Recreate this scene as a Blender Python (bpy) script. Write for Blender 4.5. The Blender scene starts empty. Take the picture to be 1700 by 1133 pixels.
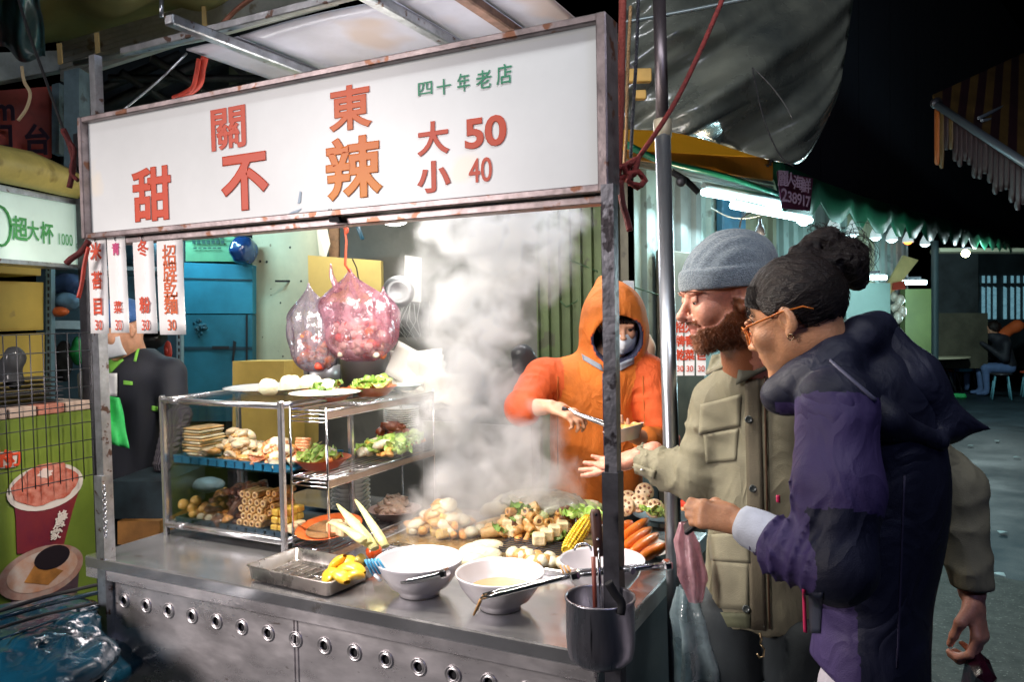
import bpy, bmesh, math, random
import numpy as np
from mathutils import Vector, Matrix, noise as mnoise

# ---------------------------------------------------------------- camera, world, exposure
SC = bpy.context.scene
COL = SC.collection
YAW, PIT, ROL, FP = .473, .0358, .0183, 1308.2
def _axes():
    cy, sy, cp, sp = math.cos(YAW), math.sin(YAW), math.cos(PIT), math.sin(PIT)
    f = Vector((-sy*cp, cy*cp, -sp)); r = Vector((cy, sy, 0)); u = r.cross(f)
    c, s = math.cos(ROL), math.sin(ROL)
    return f, c*r-s*u, s*r+c*u
CF, CR, CU = _axes()
EYE = Vector((0, 0, 1.65))
cam = bpy.data.cameras.new("camera"); camo = bpy.data.objects.new("camera", cam); COL.objects.link(camo)
cam.sensor_width = 36; cam.lens = 36*FP/1700; cam.clip_end = 300; cam.clip_start = .05
mw = Matrix((CR, CU, -CF)).transposed().to_4x4(); mw.translation = EYE
camo.matrix_world = mw
cam.dof.use_dof = True; cam.dof.focus_distance = 2.3; cam.dof.aperture_fstop = 9
SC.camera = camo

def at(px, py, x=None, y=None, z=None, d=None):
    """a point of the place seen at pixel (px, py) of the 1700x1133 photograph, on a known plane or at a known distance"""
    D = CF+(px-850)/FP*CR+(566.5-py)/FP*CU
    if d is not None: t = d
    elif z is not None: t = (z-EYE.z)/D.z
    elif y is not None: t = y/D.y
    else: t = x/D.x
    return EYE+D*t

world = bpy.data.worlds.new("World"); SC.world = world; world.use_nodes = True
wn = world.node_tree; bg = wn.nodes['Background']
sky = wn.nodes.new('ShaderNodeTexSky'); sky.sky_type = 'NISHITA'; sky.sun_disc = False
sky.sun_elevation = math.radians(-7); sky.sun_rotation = math.radians(200)
wn.links.new(sky.outputs[0], bg.inputs[0]); bg.inputs[1].default_value = .12
SC.view_settings.view_transform = 'Standard'; SC.view_settings.look = 'None'
SC.view_settings.exposure = 0; SC.view_settings.gamma = 1
SC.cycles.max_bounces = 8; SC.cycles.transparent_max_bounces = 24; SC.cycles.volume_bounces = 1
SC.cycles.volume_step_rate = 1.0; SC.cycles.volume_max_steps = 96
SC.cycles.use_denoising = True; SC.cycles.caustics_reflective = False; SC.cycles.caustics_refractive = False
SC.cycles.sample_clamp_indirect = 4

def lamp(name, loc, energy, color, size=.1, sy=None, target=None, parent=None, kind='AREA', spread=None):
    l = bpy.data.lights.new(name, kind); l.energy = energy; l.color = color
    if kind == 'AREA':
        l.shape = 'RECTANGLE' if sy else 'DISK'; l.size = size
        if sy: l.size_y = sy
    else: l.shadow_soft_size = size
    o = bpy.data.objects.new(name, l); COL.objects.link(o); o.location = loc
    if spread: l.spread = math.radians(spread)
    if target is not None:
        o.rotation_euler = (Vector(target)-Vector(loc)).to_track_quat('-Z', 'Y').to_euler()
    if parent: o.parent = parent; o.location = Vector(loc)-ORG.get(parent.name, Vector())
    return o
ORG = {}

# ---------------------------------------------------------------- materials
def M(name, col, rough=.5, metal=0, nz=None, bump=None, emit=None, spec=None, trans=0, coat=0, sss=0, sheen=0,
      col2=None, aniso=None, mapscale=(1, 1, 1), alpha=None, spots=None, rvar=0, zone=None, detail=6, fold=None):
    """nz=(scale, amount) tone mottling, col2 blends in by that noise; bump=(scale, strength[, 'wave'])"""
    m = bpy.data.materials.new(name); m.use_nodes = True
    nt = m.node_tree; N = nt.nodes; L = nt.links; P = N['Principled BSDF']
    def inp(k, v):
        if k in P.inputs: P.inputs[k].default_value = v
    c4 = (*col, 1)
    inp('Base Color', c4); inp('Roughness', rough); inp('Metallic', metal)
    if spec is not None: inp('Specular IOR Level', spec)
    if trans: inp('Transmission Weight', trans)
    if coat: inp('Coat Weight', coat); inp('Coat Roughness', .08)
    if sss: inp('Subsurface Weight', sss); inp('Subsurface Radius', (.9, .35, .2)); inp('Subsurface Scale', .01)
    if sheen: inp('Sheen Weight', sheen); inp('Sheen Roughness', .4)
    if alpha is not None: inp('Alpha', alpha)
    if emit: inp('Emission Color', (*emit[0], 1)); inp('Emission Strength', emit[1])
    tc = N.new('ShaderNodeTexCoord'); mp = N.new('ShaderNodeMapping'); mp.inputs['Scale'].default_value = mapscale
    L.new(tc.outputs['Object'], mp.inputs[0]); V = mp.outputs[0]
    out = None
    if nz:
        n = N.new('ShaderNodeTexNoise'); n.inputs['Scale'].default_value = nz[0]; n.inputs['Detail'].default_value = detail
        n.inputs['Roughness'].default_value = .62
        L.new(V, n.inputs['Vector'])
        mx = N.new('ShaderNodeMix'); mx.data_type = 'RGBA'
        rp = N.new('ShaderNodeMapRange'); rp.inputs[1].default_value = .32; rp.inputs[2].default_value = .68
        L.new(n.outputs['Fac'], rp.inputs[0]); L.new(rp.outputs[0], mx.inputs[0])
        a = nz[1]; c2 = col2 if col2 else tuple(min(1, v*(1+a)) for v in col)
        mx.inputs[6].default_value = (*[v*(1-a) for v in col], 1) if not col2 else c4
        mx.inputs[7].default_value = (*c2, 1)
        out = mx.outputs[2]
        if rvar:
            r2 = N.new('ShaderNodeMapRange'); r2.inputs[3].default_value = max(.02, rough-rvar); r2.inputs[4].default_value = min(1, rough+rvar)
            L.new(rp.outputs[0], r2.inputs[0]); L.new(r2.outputs[0], P.inputs['Roughness'])
    if spots:   # (scale, threshold, colour)
        v = N.new('ShaderNodeTexNoise'); v.inputs['Scale'].default_value = spots[0]; v.inputs['Detail'].default_value = 3
        L.new(V, v.inputs['Vector'])
        t = N.new('ShaderNodeMapRange'); t.inputs[1].default_value = spots[1]; t.inputs[2].default_value = spots[1]+.06
        L.new(v.outputs['Fac'], t.inputs[0])
        mx = N.new('ShaderNodeMix'); mx.data_type = 'RGBA'; L.new(t.outputs[0], mx.inputs[0])
        if out: L.new(out, mx.inputs[6])
        else: mx.inputs[6].default_value = c4
        mx.inputs[7].default_value = (*spots[2], 1); out = mx.outputs[2]
    if zone:    # list of (threshold, colour) on the vertex value 'zone'
        at_ = N.new('ShaderNodeAttribute'); at_.attribute_name = 'zone'
        for th, zc in zone:
            g = N.new('ShaderNodeMapRange'); g.inputs[1].default_value = th-.06; g.inputs[2].default_value = th+.06
            L.new(at_.outputs['Fac'], g.inputs[0])
            mx = N.new('ShaderNodeMix'); mx.data_type = 'RGBA'; L.new(g.outputs[0], mx.inputs[0])
            if out: L.new(out, mx.inputs[6])
            else: mx.inputs[6].default_value = c4
            mx.inputs[7].default_value = (*zc, 1); out = mx.outputs[2]
    if out: L.new(out, P.inputs['Base Color'])
    if bump:
        bm_ = N.new('ShaderNodeBump'); bm_.inputs['Strength'].default_value = bump[1]; bm_.inputs['Distance'].default_value = .01
        if len(bump) > 2 and bump[2] == 'wave':
            n = N.new('ShaderNodeTexWave'); n.inputs['Scale'].default_value = bump[0]; n.inputs['Distortion'].default_value = 1.5
        else:
            n = N.new('ShaderNodeTexNoise'); n.inputs['Scale'].default_value = bump[0]; n.inputs['Detail'].default_value = 5
        L.new(V, n.inputs['Vector']); L.new(n.outputs['Fac'], bm_.inputs['Height']); L.new(bm_.outputs[0], P.inputs['Normal'])
    if fold:   # (scale, strength, stretch): soft creases, seen only as relief
        mp2 = N.new('ShaderNodeMapping'); mp2.inputs['Scale'].default_value = fold[2]; mp2.inputs['Rotation'].default_value = (.3, .5, .2); L.new(tc.outputs['Object'], mp2.inputs[0])
        n2 = N.new('ShaderNodeTexNoise'); n2.inputs['Scale'].default_value = fold[0]; n2.inputs['Detail'].default_value = 2.5; n2.inputs['Distortion'].default_value = .9
        L.new(mp2.outputs[0], n2.inputs['Vector']); b2 = N.new('ShaderNodeBump'); b2.inputs['Strength'].default_value = fold[1]; b2.inputs['Distance'].default_value = .03
        ab = N.new('ShaderNodeMath'); ab.operation = 'PINGPONG'; ab.inputs[1].default_value = .16; L.new(n2.outputs['Fac'], ab.inputs[0]); L.new(ab.outputs[0], b2.inputs['Height'])
        if bump: L.new(bm_.outputs[0], b2.inputs['Normal'])
        L.new(b2.outputs[0], P.inputs['Normal'])
    if emit and len(emit) > 2 and out: L.new(out, P.inputs['Emission Color'])
    return m

def glassy(name, tint=(1, 1, 1), refl=.08, rough=.03, film=0.0, filmcol=(.8, .85, .9), nzs=0):
    """thin pane or film: lets light through, a weak reflection, optional milky share (varied by noise)"""
    m = bpy.data.materials.new(name); m.use_nodes = True; nt = m.node_tree; N = nt.nodes; L = nt.links
    N.clear(); o = N.new('ShaderNodeOutputMaterial')
    t = N.new('ShaderNodeBsdfTransparent'); t.inputs[0].default_value = (*tint, 1)
    g = N.new('ShaderNodeBsdfGlossy'); g.inputs['Roughness'].default_value = rough
    f = N.new('ShaderNodeLayerWeight'); f.inputs[0].default_value = .25
    a = N.new('ShaderNodeMath'); a.operation = 'MULTIPLY_ADD'; a.inputs[1].default_value = .6; a.inputs[2].default_value = refl
    L.new(f.outputs['Fresnel'], a.inputs[0]); s = N.new('ShaderNodeMixShader')
    L.new(a.outputs[0], s.inputs[0]); L.new(t.outputs[0], s.inputs[1]); L.new(g.outputs[0], s.inputs[2]); last = s.outputs[0]
    if nzs:
        tc = N.new('ShaderNodeTexCoord'); n = N.new('ShaderNodeTexNoise'); n.inputs['Scale'].default_value = nzs; n.inputs['Detail'].default_value = 4
        L.new(tc.outputs['Object'], n.inputs['Vector'])
        b = N.new('ShaderNodeBump'); b.inputs['Strength'].default_value = .6; b.inputs['Distance'].default_value = .02
        L.new(n.outputs['Fac'], b.inputs['Height']); L.new(b.outputs[0], g.inputs['Normal'])
    if film:
        d = N.new('ShaderNodeBsdfPrincipled'); d.inputs['Base Color'].default_value = (*filmcol, 1); d.inputs['Roughness'].default_value = .35
        tr = N.new('ShaderNodeBsdfTranslucent'); tr.inputs[0].default_value = (*filmcol, 1)
        dd = N.new('ShaderNodeMixShader'); dd.inputs[0].default_value = .4; L.new(d.outputs[0], dd.inputs[1]); L.new(tr.outputs[0], dd.inputs[2])
        s2 = N.new('ShaderNodeMixShader'); L.new(last, s2.inputs[1]); L.new(dd.outputs[0], s2.inputs[2])
        if nzs:
            r = N.new('ShaderNodeMapRange'); r.inputs[1].default_value = .3; r.inputs[2].default_value = .7
            r.inputs[3].default_value = film*.5; r.inputs[4].default_value = min(1, film*1.6)
            L.new(n.outputs['Fac'], r.inputs[0]); L.new(r.outputs[0], s2.inputs[0]); L.new(b.outputs[0], d.inputs['Normal'])
        else: s2.inputs[0].default_value = film
        last = s2.outputs[0]
    L.new(last, o.inputs[0]); return m

# ---------------------------------------------------------------- objects
def tag(o, label=None, cat=None, group=None, kind=None):
    if label: o['label'] = label
    if cat: o['category'] = cat
    if group: o['group'] = group
    if kind: o['kind'] = kind
    return o
def thing(name, label, cat, loc=(0, 0, 0), group=None):
    o = bpy.data.objects.new(name, None); COL.objects.link(o); o.location = loc; o.empty_display_size = .05
    ORG[o.name] = Vector(loc); return tag(o, label, cat, group)
def link_mesh(name, me, parent=None, loc=None):
    o = bpy.data.objects.new(name, me); COL.objects.link(o)
    if parent is not None:
        o.parent = parent; ORG[o.name] = ORG.get(parent.name, Vector())
    else:
        L_ = Vector(loc) if loc is not None else Vector(); o.location = L_; ORG[o.name] = L_
    off = ORG[o.name]
    if off.length > 0 and not me.get('local'): me.transform(Matrix.Translation(-off))
    return o
def Rz(a): return Matrix.Rotation(a, 3, 'Z')
def Rx(a): return Matrix.Rotation(a, 3, 'X')
def Ry(a): return Matrix.Rotation(a, 3, 'Y')
def frame(d):
    d = Vector(d).normalized(); a = Vector((0, 0, 1)) if abs(d.z) < .9 else Vector((1, 0, 0))
    u = a.cross(d).normalized(); return u, d.cross(u), d

class B:
    def __init__(s): s.bm = bmesh.new(); s.mi = 0; s.smooth = False
    def _f(s, vs):
        try: f = s.bm.faces.new(vs); f.material_index = s.mi; f.smooth = s.smooth; return f
        except ValueError: return None
    def box(s, c, size, R=None, bev=0):
        c = Vector(c); h = [v/2 for v in size]; R = R or Matrix.Identity(3); b = min(bev, min(h)*.9)
        if b <= 0:
            v = [s.bm.verts.new(c+R@Vector((x*h[0], y*h[1], z*h[2]))) for x in (-1, 1) for y in (-1, 1) for z in (-1, 1)]
            for q in ((0, 1, 3, 2), (4, 6, 7, 5), (0, 4, 5, 1), (2, 3, 7, 6), (0, 2, 6, 4), (1, 5, 7, 3)): s._f([v[i] for i in q])
            return s
        V = {}
        for x in (-1, 1):
            for y in (-1, 1):
                for z in (-1, 1):
                    for a in range(3):
                        p = [x*(h[0]-b), y*(h[1]-b), z*(h[2]-b)]; sg = (x, y, z); p[a] = sg[a]*h[a]
                        V[(x, y, z, a)] = s.bm.verts.new(c+R@Vector(p))
        for a in range(3):
            o1, o2 = [(1, 2), (2, 0), (0, 1)][a]
            for sg in (-1, 1):
                vs = []
                for q, w in ((-1, -1), (1, -1), (1, 1), (-1, 1)):
                    k = [0, 0, 0]; k[a] = sg; k[o1] = q; k[o2] = w; vs.append(V[(*k, a)])
                s._f(vs if sg > 0 else vs[::-1])
            for q in (-1, 1):
                for w in (-1, 1):
                    k1 = [0, 0, 0]; k1[o1] = q; k1[o2] = w; k1[a] = -1; k2 = list(k1); k2[a] = 1
                    vs = [V[(*k1, o1)], V[(*k2, o1)], V[(*k2, o2)], V[(*k1, o2)]]
                    s._f(vs if q*w < 0 else vs[::-1])
        for x in (-1, 1):
            for y in (-1, 1):
                for z in (-1, 1):
                    vs = [V[(x, y, z, a)] for a in range(3)]; s._f(vs if x*y*z > 0 else vs[::-1])
        return s
    def cyl(s, a, b, r, r2=None, seg=14, cap=True):
        return s.tube([a, b], [r, r if r2 is None else r2], seg, cap)
    def tube(s, pts, r, seg=8, cap=True, flat=1.0, up=None):
        pts = [Vector(p) for p in pts]; n = len(pts); rs = r if isinstance(r, (list, tuple)) else [r]*n
        u = None; rings = []
        for i in range(n):
            d = (pts[min(i+1, n-1)]-pts[max(i-1, 0)])
            if d.length < 1e-9: d = Vector((0, 0, 1))
            d.normalize()
            if u is None:
                u = frame(d)[0] if up is None else (Vector(up)-Vector(up).dot(d)*d).normalized()
            else: u = (u-u.dot(d)*d).normalized()
            v = d.cross(u)
            rings.append([s.bm.verts.new(pts[i]+rs[i]*(math.cos(2*math.pi*k/seg)*u+flat*math.sin(2*math.pi*k/seg)*v)) for k in range(seg)])
        sm = s.smooth; s.smooth = True
        for i in range(n-1):
            for k in range(seg): s._f([rings[i][k], rings[i][(k+1) % seg], rings[i+1][(k+1) % seg], rings[i+1][k]])
        s.smooth = sm
        if cap: s._f(rings[0][::-1]); s._f(rings[-1])
        return s
    def lathe(s, prof, c, seg=28, R=None, sx=1, sy=1):
        c = Vector(c); R = R or Matrix.Identity(3); rings = []
        for r, z in prof:
            if r < 1e-6: rings.append([s.bm.verts.new(c+R@Vector((0, 0, z)))])
            else: rings.append([s.bm.verts.new(c+R@Vector((r*sx*math.cos(2*math.pi*k/seg), r*sy*math.sin(2*math.pi*k/seg), z))) for k in range(seg)])
        sm = s.smooth; s.smooth = True
        for a, b in zip(rings, rings[1:]):
            for k in range(seg):
                if len(a) == 1 and len(b) == 1: continue
                if len(a) == 1: s._f([a[0], b[k], b[(k+1) % seg]])
                elif len(b) == 1: s._f([a[k], a[(k+1) % seg], b[0]])
                else: s._f([a[k], a[(k+1) % seg], b[(k+1) % seg], b[k]])
        s.smooth = sm; return s
    def ell(s, c, r, R=None, seg=14, rings=9):
        r = (r, r, r) if isinstance(r, (int, float)) else r
        pr = [(max(0, math.sin(math.pi*i/rings)), -math.cos(math.pi*i/rings)) for i in range(rings+1)]
        R = R or Matrix.Identity(3)
        return s.lathe([(a if 0 < i < rings else 0, b) for i, (a, b) in enumerate(pr)], c, seg, R@Matrix.Diagonal(r))
    def poly(s, pts): s._f([s.bm.verts.new(Vector(p)) for p in pts]); return s
    def prism(s, pts, vec):
        a = [s.bm.verts.new(Vector(p)) for p in pts]; b = [s.bm.verts.new(Vector(p)+Vector(vec)) for p in pts]; n = len(pts)
        s._f(a[::-1]); s._f(b)
        for i in range(n): s._f([a[i], a[(i+1) % n], b[(i+1) % n], b[i]])
        return s
    def sheet(s, fn, nu, nv, wrap=False):
        V = [[s.bm.verts.new(Vector(fn(i/nu, j/nv))) for j in range(nv+1)] for i in range(nu+(0 if wrap else 1))]
        sm = s.smooth; s.smooth = True; m = len(V)
        for i in range(nu):
            for j in range(nv): s._f([V[i][j], V[(i+1) % m][j], V[(i+1) % m][j+1], V[i][j+1]])
        s.smooth = sm; return s
    def jit(s, amt, sc, seed=0):
        s.bm.normal_update()
        for v in s.bm.verts:
            p = v.co*sc+Vector((seed*7.3, seed*3.1, 0)); v.co += mnoise.noise_vector(p)*amt
        return s
    def mesh(s, name, mats):
        bmesh.ops.recalc_face_normals(s.bm, faces=s.bm.faces)
        me = bpy.data.meshes.new(name); s.bm.to_mesh(me); s.bm.free()
        for m in (mats if isinstance(mats, (list, tuple)) else [mats]): me.materials.append(m)
        return me
    def obj(s, name, mats, parent=None, label=None, cat=None, group=None, kind=None, loc=None, solid=None):
        o = link_mesh(name, s.mesh(name, mats), parent, loc)
        if solid:
            md = o.modifiers.new('solid', 'SOLIDIFY'); md.thickness = solid; md.offset = 0
        return tag(o, label, cat, group, kind)

def dup(src, loc, R=None, label=None, group=None, scale=1):
    """a copy of a thing (one mesh or an Empty with parts and sub-parts) at loc, mesh data shared"""
    def cp(o, par):
        c = o.copy(); COL.objects.link(c)
        if par is not None: c.parent = par; c.matrix_parent_inverse = o.matrix_parent_inverse.copy()
        for ch in list(o.children): cp(ch, c)
        return c
    r = cp(src, None); M4 = (R or Matrix.Identity(3)).to_4x4(); M4.translation = Vector(loc)
    if scale != 1: M4 = M4@Matrix.Scale(scale, 4)
    r.matrix_world = M4; ORG[r.name] = Vector(loc)
    if label: r['label'] = label
    if group: r['group'] = group
    return r

class Kind:
    """first placement makes the object, later ones are copies sharing its mesh"""
    def __init__(s, name, mesh_fn, cat, group=None): s.name, s.fn, s.cat, s.group, s.o = name, mesh_fn, cat, group, None
    def put(s, loc, R=None, label=None, scale=1, group=None):
        M4 = (R or Matrix.Identity(3)).to_4x4(); M4.translation = Vector(loc)
        if scale != 1: M4 = M4@Matrix.Scale(scale, 4)
        if s.o is None:
            me = s.fn(); o = bpy.data.objects.new(s.name, me); COL.objects.link(o); s.o = o; o['category'] = s.cat
        else: o = s.o.copy(); COL.objects.link(o)
        o.matrix_world = M4; ORG[o.name] = Vector(loc)
        if label: o['label'] = label
        g = group or s.group
        if g: o['group'] = g
        return o

def text_mesh(body, size, bold=0, depth=.002, sx=1, align='CENTER'):
    """lettering as a mesh in its own x/z plane, facing -y; bold rounds and thickens the strokes"""
    parts = []
    for mode in ((0, 1) if bold else (0,)):
        c = bpy.data.curves.new('t', 'FONT'); c.body = body; c.size = 1; c.align_x = align; c.align_y = 'CENTER'; c.resolution_u = 4
        if mode: c.fill_mode = 'NONE'; c.bevel_depth = bold; c.bevel_resolution = 1
        o = bpy.data.objects.new('t', c); COL.objects.link(o)
        bpy.context.view_layer.update()
        me = bpy.data.meshes.new_from_object(o.evaluated_get(bpy.context.evaluated_depsgraph_get()))
        bpy.data.objects.remove(o); bpy.data.curves.remove(c); parts.append((me, mode))
    bm = bmesh.new()
    for me, mode in parts:
        k = len(bm.verts); bm.from_mesh(me); bm.verts.ensure_lookup_table()
        for v in bm.verts[k:]:
            x, y, z = v.co
            zz = (-depth*1.0 if not mode else -depth*.86+(z/max(bold, 1e-6))*depth*.12)
            v.co = Vector((x*size*sx, zz, y*size))
        bpy.data.meshes.remove(me)
    me = bpy.data.meshes.new('lettering'); bm.to_mesh(me); bm.free(); me['local'] = 1
    return me
def text(name, body, size, mat, parent, loc, R=None, bold=0, depth=.002, sx=1, align='CENTER'):
    me = text_mesh(body, size, bold, depth, sx, align); me.materials.clear(); me.materials.append(mat)
    for p in me.polygons: p.material_index = 0
    M4 = (R or Matrix.Identity(3)).to_4x4(); M4.translation = Vector(loc); me.transform(M4)
    me['local'] = 0; del me['local']
    return link_mesh(name, me, parent)

# ---------------------------------------------------------------- signed-distance modelling (bodies, clothes, hair)
def smin(a, b, k): 
    h = np.maximum(k-np.abs(a-b), 0)/k; return np.minimum(a, b)-h*h*k*.25
def smax(a, b, k): return -smin(-a, -b, k)
class S:
    """a soft union of shapes evaluated on arrays of points"""
    def __init__(s, X, Y, Z): s.X, s.Y, s.Z = X, Y, Z; s.d = np.full(X.shape, 9., np.float32)
    def _e(s, c, r, R=None):
        x, y, z = s.X-c[0], s.Y-c[1], s.Z-c[2]
        if R is not None:
            R = R.transposed(); x, y, z = [R[i][0]*x+R[i][1]*y+R[i][2]*z for i in range(3)]
        k0 = np.sqrt((x/r[0])**2+(y/r[1])**2+(z/r[2])**2); k1 = np.sqrt((x/r[0]**2)**2+(y/r[1]**2)**2+(z/r[2]**2)**2)+1e-6
        return k0*(k0-1)/k1
    def _c(s, a, b, ra, rb=None, flat=None):
        """tapered capsule; flat=(axis, factor) squeezes it across an axis"""
        rb = ra if rb is None else rb; a, b = Vector(a), Vector(b); d = b-a; L2 = max(d.length_squared, 1e-9)
        x, y, z = s.X-a.x, s.Y-a.y, s.Z-a.z
        t = np.clip((x*d.x+y*d.y+z*d.z)/L2, 0, 1); x, y, z = x-t*d.x, y-t*d.y, z-t*d.z
        if flat:
            ax = Vector(flat[0]).normalized(); q = x*ax.x+y*ax.y+z*ax.z; e = (1/flat[1]-1)*q; x, y, z = x+ax.x*e, y+ax.y*e, z+ax.z*e
        return np.sqrt(x*x+y*y+z*z)-(ra+(rb-ra)*t)
    def e(s, c, r, R=None, k=.02): s.d = smin(s.d, s._e(c, r if not isinstance(r, (int, float)) else (r, r, r), R), k); return s
    def c(s, a, b, ra, rb=None, k=.02, flat=None): s.d = smin(s.d, s._c(a, b, ra, rb, flat), k); return s
    def sub(s, c, r, R=None, k=.01): s.d = smax(s.d, -s._e(c, r if not isinstance(r, (int, float)) else (r, r, r), R), k); return s
    def subc(s, a, b, ra, rb=None, k=.01, flat=None): s.d = smax(s.d, -s._c(a, b, ra, rb, flat), k); return s
    def chain(s, pts, rs, k=.02, flat=None):
        for i in range(len(pts)-1): s.c(pts[i], pts[i+1], rs[i], rs[i+1], k, flat)
        return s
def vnoise(x, y, z, seed=0):
    """smooth value noise in -1..1 on arrays"""
    xi, yi, zi = np.floor(x).astype(np.int64), np.floor(y).astype(np.int64), np.floor(z).astype(np.int64)
    fx, fy, fz = x-xi, y-yi, z-zi; fx, fy, fz = [f*f*(3-2*f) for f in (fx, fy, fz)]
    def h(a, b, c):
        n = (a*374761393+b*668265263+c*2147483647+seed*974711) & 0xffffffff
        n = ((n ^ (n >> 13))*1274126177) & 0xffffffff
        return ((n ^ (n >> 16)) & 0xffff)/32767.5-1
    r = 0
    for i in (0, 1):
        for j in (0, 1):
            for k in (0, 1):
                r = r+h(xi+i, yi+j, zi+k)*(fx if i else 1-fx)*(fy if j else 1-fy)*(fz if k else 1-fz)
    return r
def sdf_mesh(name, fn, lo, hi, h, mats, zone=None, smooth_it=1, origin=None):
    """surface nets over fn(X, Y, Z)"""
    n = [max(3, int(math.ceil((hi[i]-lo[i])/h))+1) for i in range(3)]
    ax = [np.float32(lo[i])+h*np.arange(n[i], dtype=np.float32) for i in range(3)]
    X, Y, Z = np.meshgrid(*ax, indexing='ij'); v = np.asarray(fn(X, Y, Z), dtype=np.float32)
    for a in range(3):   # close the surface at the border
        sl = [slice(None)]*3; sl[a] = 0; v[tuple(sl)] = np.maximum(v[tuple(sl)], h*.3); sl[a] = -1; v[tuple(sl)] = np.maximum(v[tuple(sl)], h*.3)
    ins = v < 0
    c8 = np.zeros([k-1 for k in n], np.int8)
    for i in (0, 1):
        for j in (0, 1):
            for k in (0, 1): c8 += ins[i:n[0]-1+i, j:n[1]-1+j, k:n[2]-1+k]
    act = (c8 > 0) & (c8 < 8); I = np.argwhere(act); idx = np.full(act.shape, -1, np.int64); idx[act] = np.arange(len(I))
    P = np.zeros((len(I), 3)); cnt = np.zeros(len(I)); cor = [(i, j, k) for i in (0, 1) for j in (0, 1) for k in (0, 1)]
    for a in cor:
        for ax_ in range(3):
            if a[ax_]: continue
            b = list(a); b[ax_] = 1
            va = v[I[:, 0]+a[0], I[:, 1]+a[1], I[:, 2]+a[2]]; vb = v[I[:, 0]+b[0], I[:, 1]+b[1], I[:, 2]+b[2]]
            m = (va < 0) != (vb < 0); t = np.where(m, va/np.where(m, va-vb, 1), 0)
            q = np.tile(np.array(a, float), (len(I), 1)); q[:, ax_] += t; P += q*m[:, None]; cnt += m
    P = (I+P/cnt[:, None])*h+np.array(lo)
    quads = []
    for a in range(3):
        s0 = [slice(None)]*3; s1 = [slice(None)]*3; s0[a] = slice(0, -1); s1[a] = slice(1, None)
        d = ins[tuple(s0)] != ins[tuple(s1)]; E = np.argwhere(d); b, c = (a+1) % 3, (a+2) % 3
        E = E[(E[:, b] > 0) & (E[:, c] > 0) & (E[:, b] < n[b]-1) & (E[:, c] < n[c]-1)]
        def g(db, dc):
            q = E.copy(); q[:, b] -= db; q[:, c] -= dc; return idx[q[:, 0], q[:, 1], q[:, 2]]
        Q = np.stack([g(1, 1), g(0, 1), g(0, 0), g(1, 0)], 1); inn = ins[E[:, 0], E[:, 1], E[:, 2]]
        Q[~inn] = Q[~inn][:, ::-1]; quads.append(Q)
    Q = np.concatenate(quads); Q = Q[(Q >= 0).all(1)]
    for _ in range(smooth_it):
        acc = np.zeros_like(P); c = np.zeros(len(P))
        for i in range(4):
            np.add.at(acc, Q[:, i], P[Q[:, (i+1) % 4]]); np.add.at(c, Q[:, i], 1)
        P = np.where(c[:, None] > 0, P*.5+.5*acc/np.maximum(c, 1)[:, None], P)
    me = bpy.data.meshes.new(name); me.vertices.add(len(P)); me.vertices.foreach_set('co', P.astype(np.float32).ravel())
    me.loops.add(len(Q)*4); me.loops.foreach_set('vertex_index', Q.astype(np.int32).ravel())
    me.polygons.add(len(Q)); me.polygons.foreach_set('loop_start', np.arange(0, len(Q)*4, 4, dtype=np.int32))
    me.polygons.foreach_set('use_smooth', np.ones(len(Q), bool)); me.update(calc_edges=True)
    if zone is not None:
        at_ = me.attributes.new('zone', 'FLOAT', 'POINT'); at_.data.foreach_set('value', np.asarray(zone(P[:, 0], P[:, 1], P[:, 2]), np.float32))
    for m in (mats if isinstance(mats, (list, tuple)) else [mats]): me.materials.append(m)
    return me
random.seed(7)
# ---------------------------------------------------------------- materials of the place
steel = M('brushed_steel', (.68, .68, .70), .20, .9, nz=(4, .08), bump=(8, .04), rvar=.08, mapscale=(1, 2.5, 1), spots=(7, .68, (.42, .38, .35)))
steel_front = M('worn_steel', (.74, .70, .71), .31, .8, nz=(3.5, .28), bump=(25, .07), rvar=.12, mapscale=(1, 1, 2.5), spots=(16, .70, (.34, .29, .27)))
frame_m = M('sign_frame_metal', (.30, .25, .25), .42, .7, nz=(18, .35), bump=(60, .1), spots=(22, .6, (.22, .1, .06)))
tube_m = M('galvanised_tube', (.42, .44, .47), .32, .9, nz=(20, .3), bump=(90, .08), spots=(30, .62, (.16, .1, .08)))
chrome = M('chrome_wire', (.7, .7, .72), .16, 1, nz=(30, .15))
dark_metal = M('dark_metal', (.06, .06, .07), .45, .6, nz=(20, .4))
white_paint = M('white_panel', (.72, .74, .76), .35, 0, nz=(3, .12), bump=(8, .05), spots=(2.2, .6, (.5, .45, .42)))
orange_red = M('red_print', (.52, .05, .015), .5)
green_print = M('green_print', (.02, .26, .13), .5)
black_m = M('black_void', (.006, .006, .008), .8)
rope_red = M('red_cord', (.09, .008, .008), .8, bump=(300, .5), nz=(40, .4))
ribbon_m = M('red_ribbon', (.38, .03, .012), .55, nz=(20, .3))
white_card = M('white_card', (.78, .76, .74), .45, nz=(9, .05), emit=((.9, .88, .88), .12))

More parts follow.
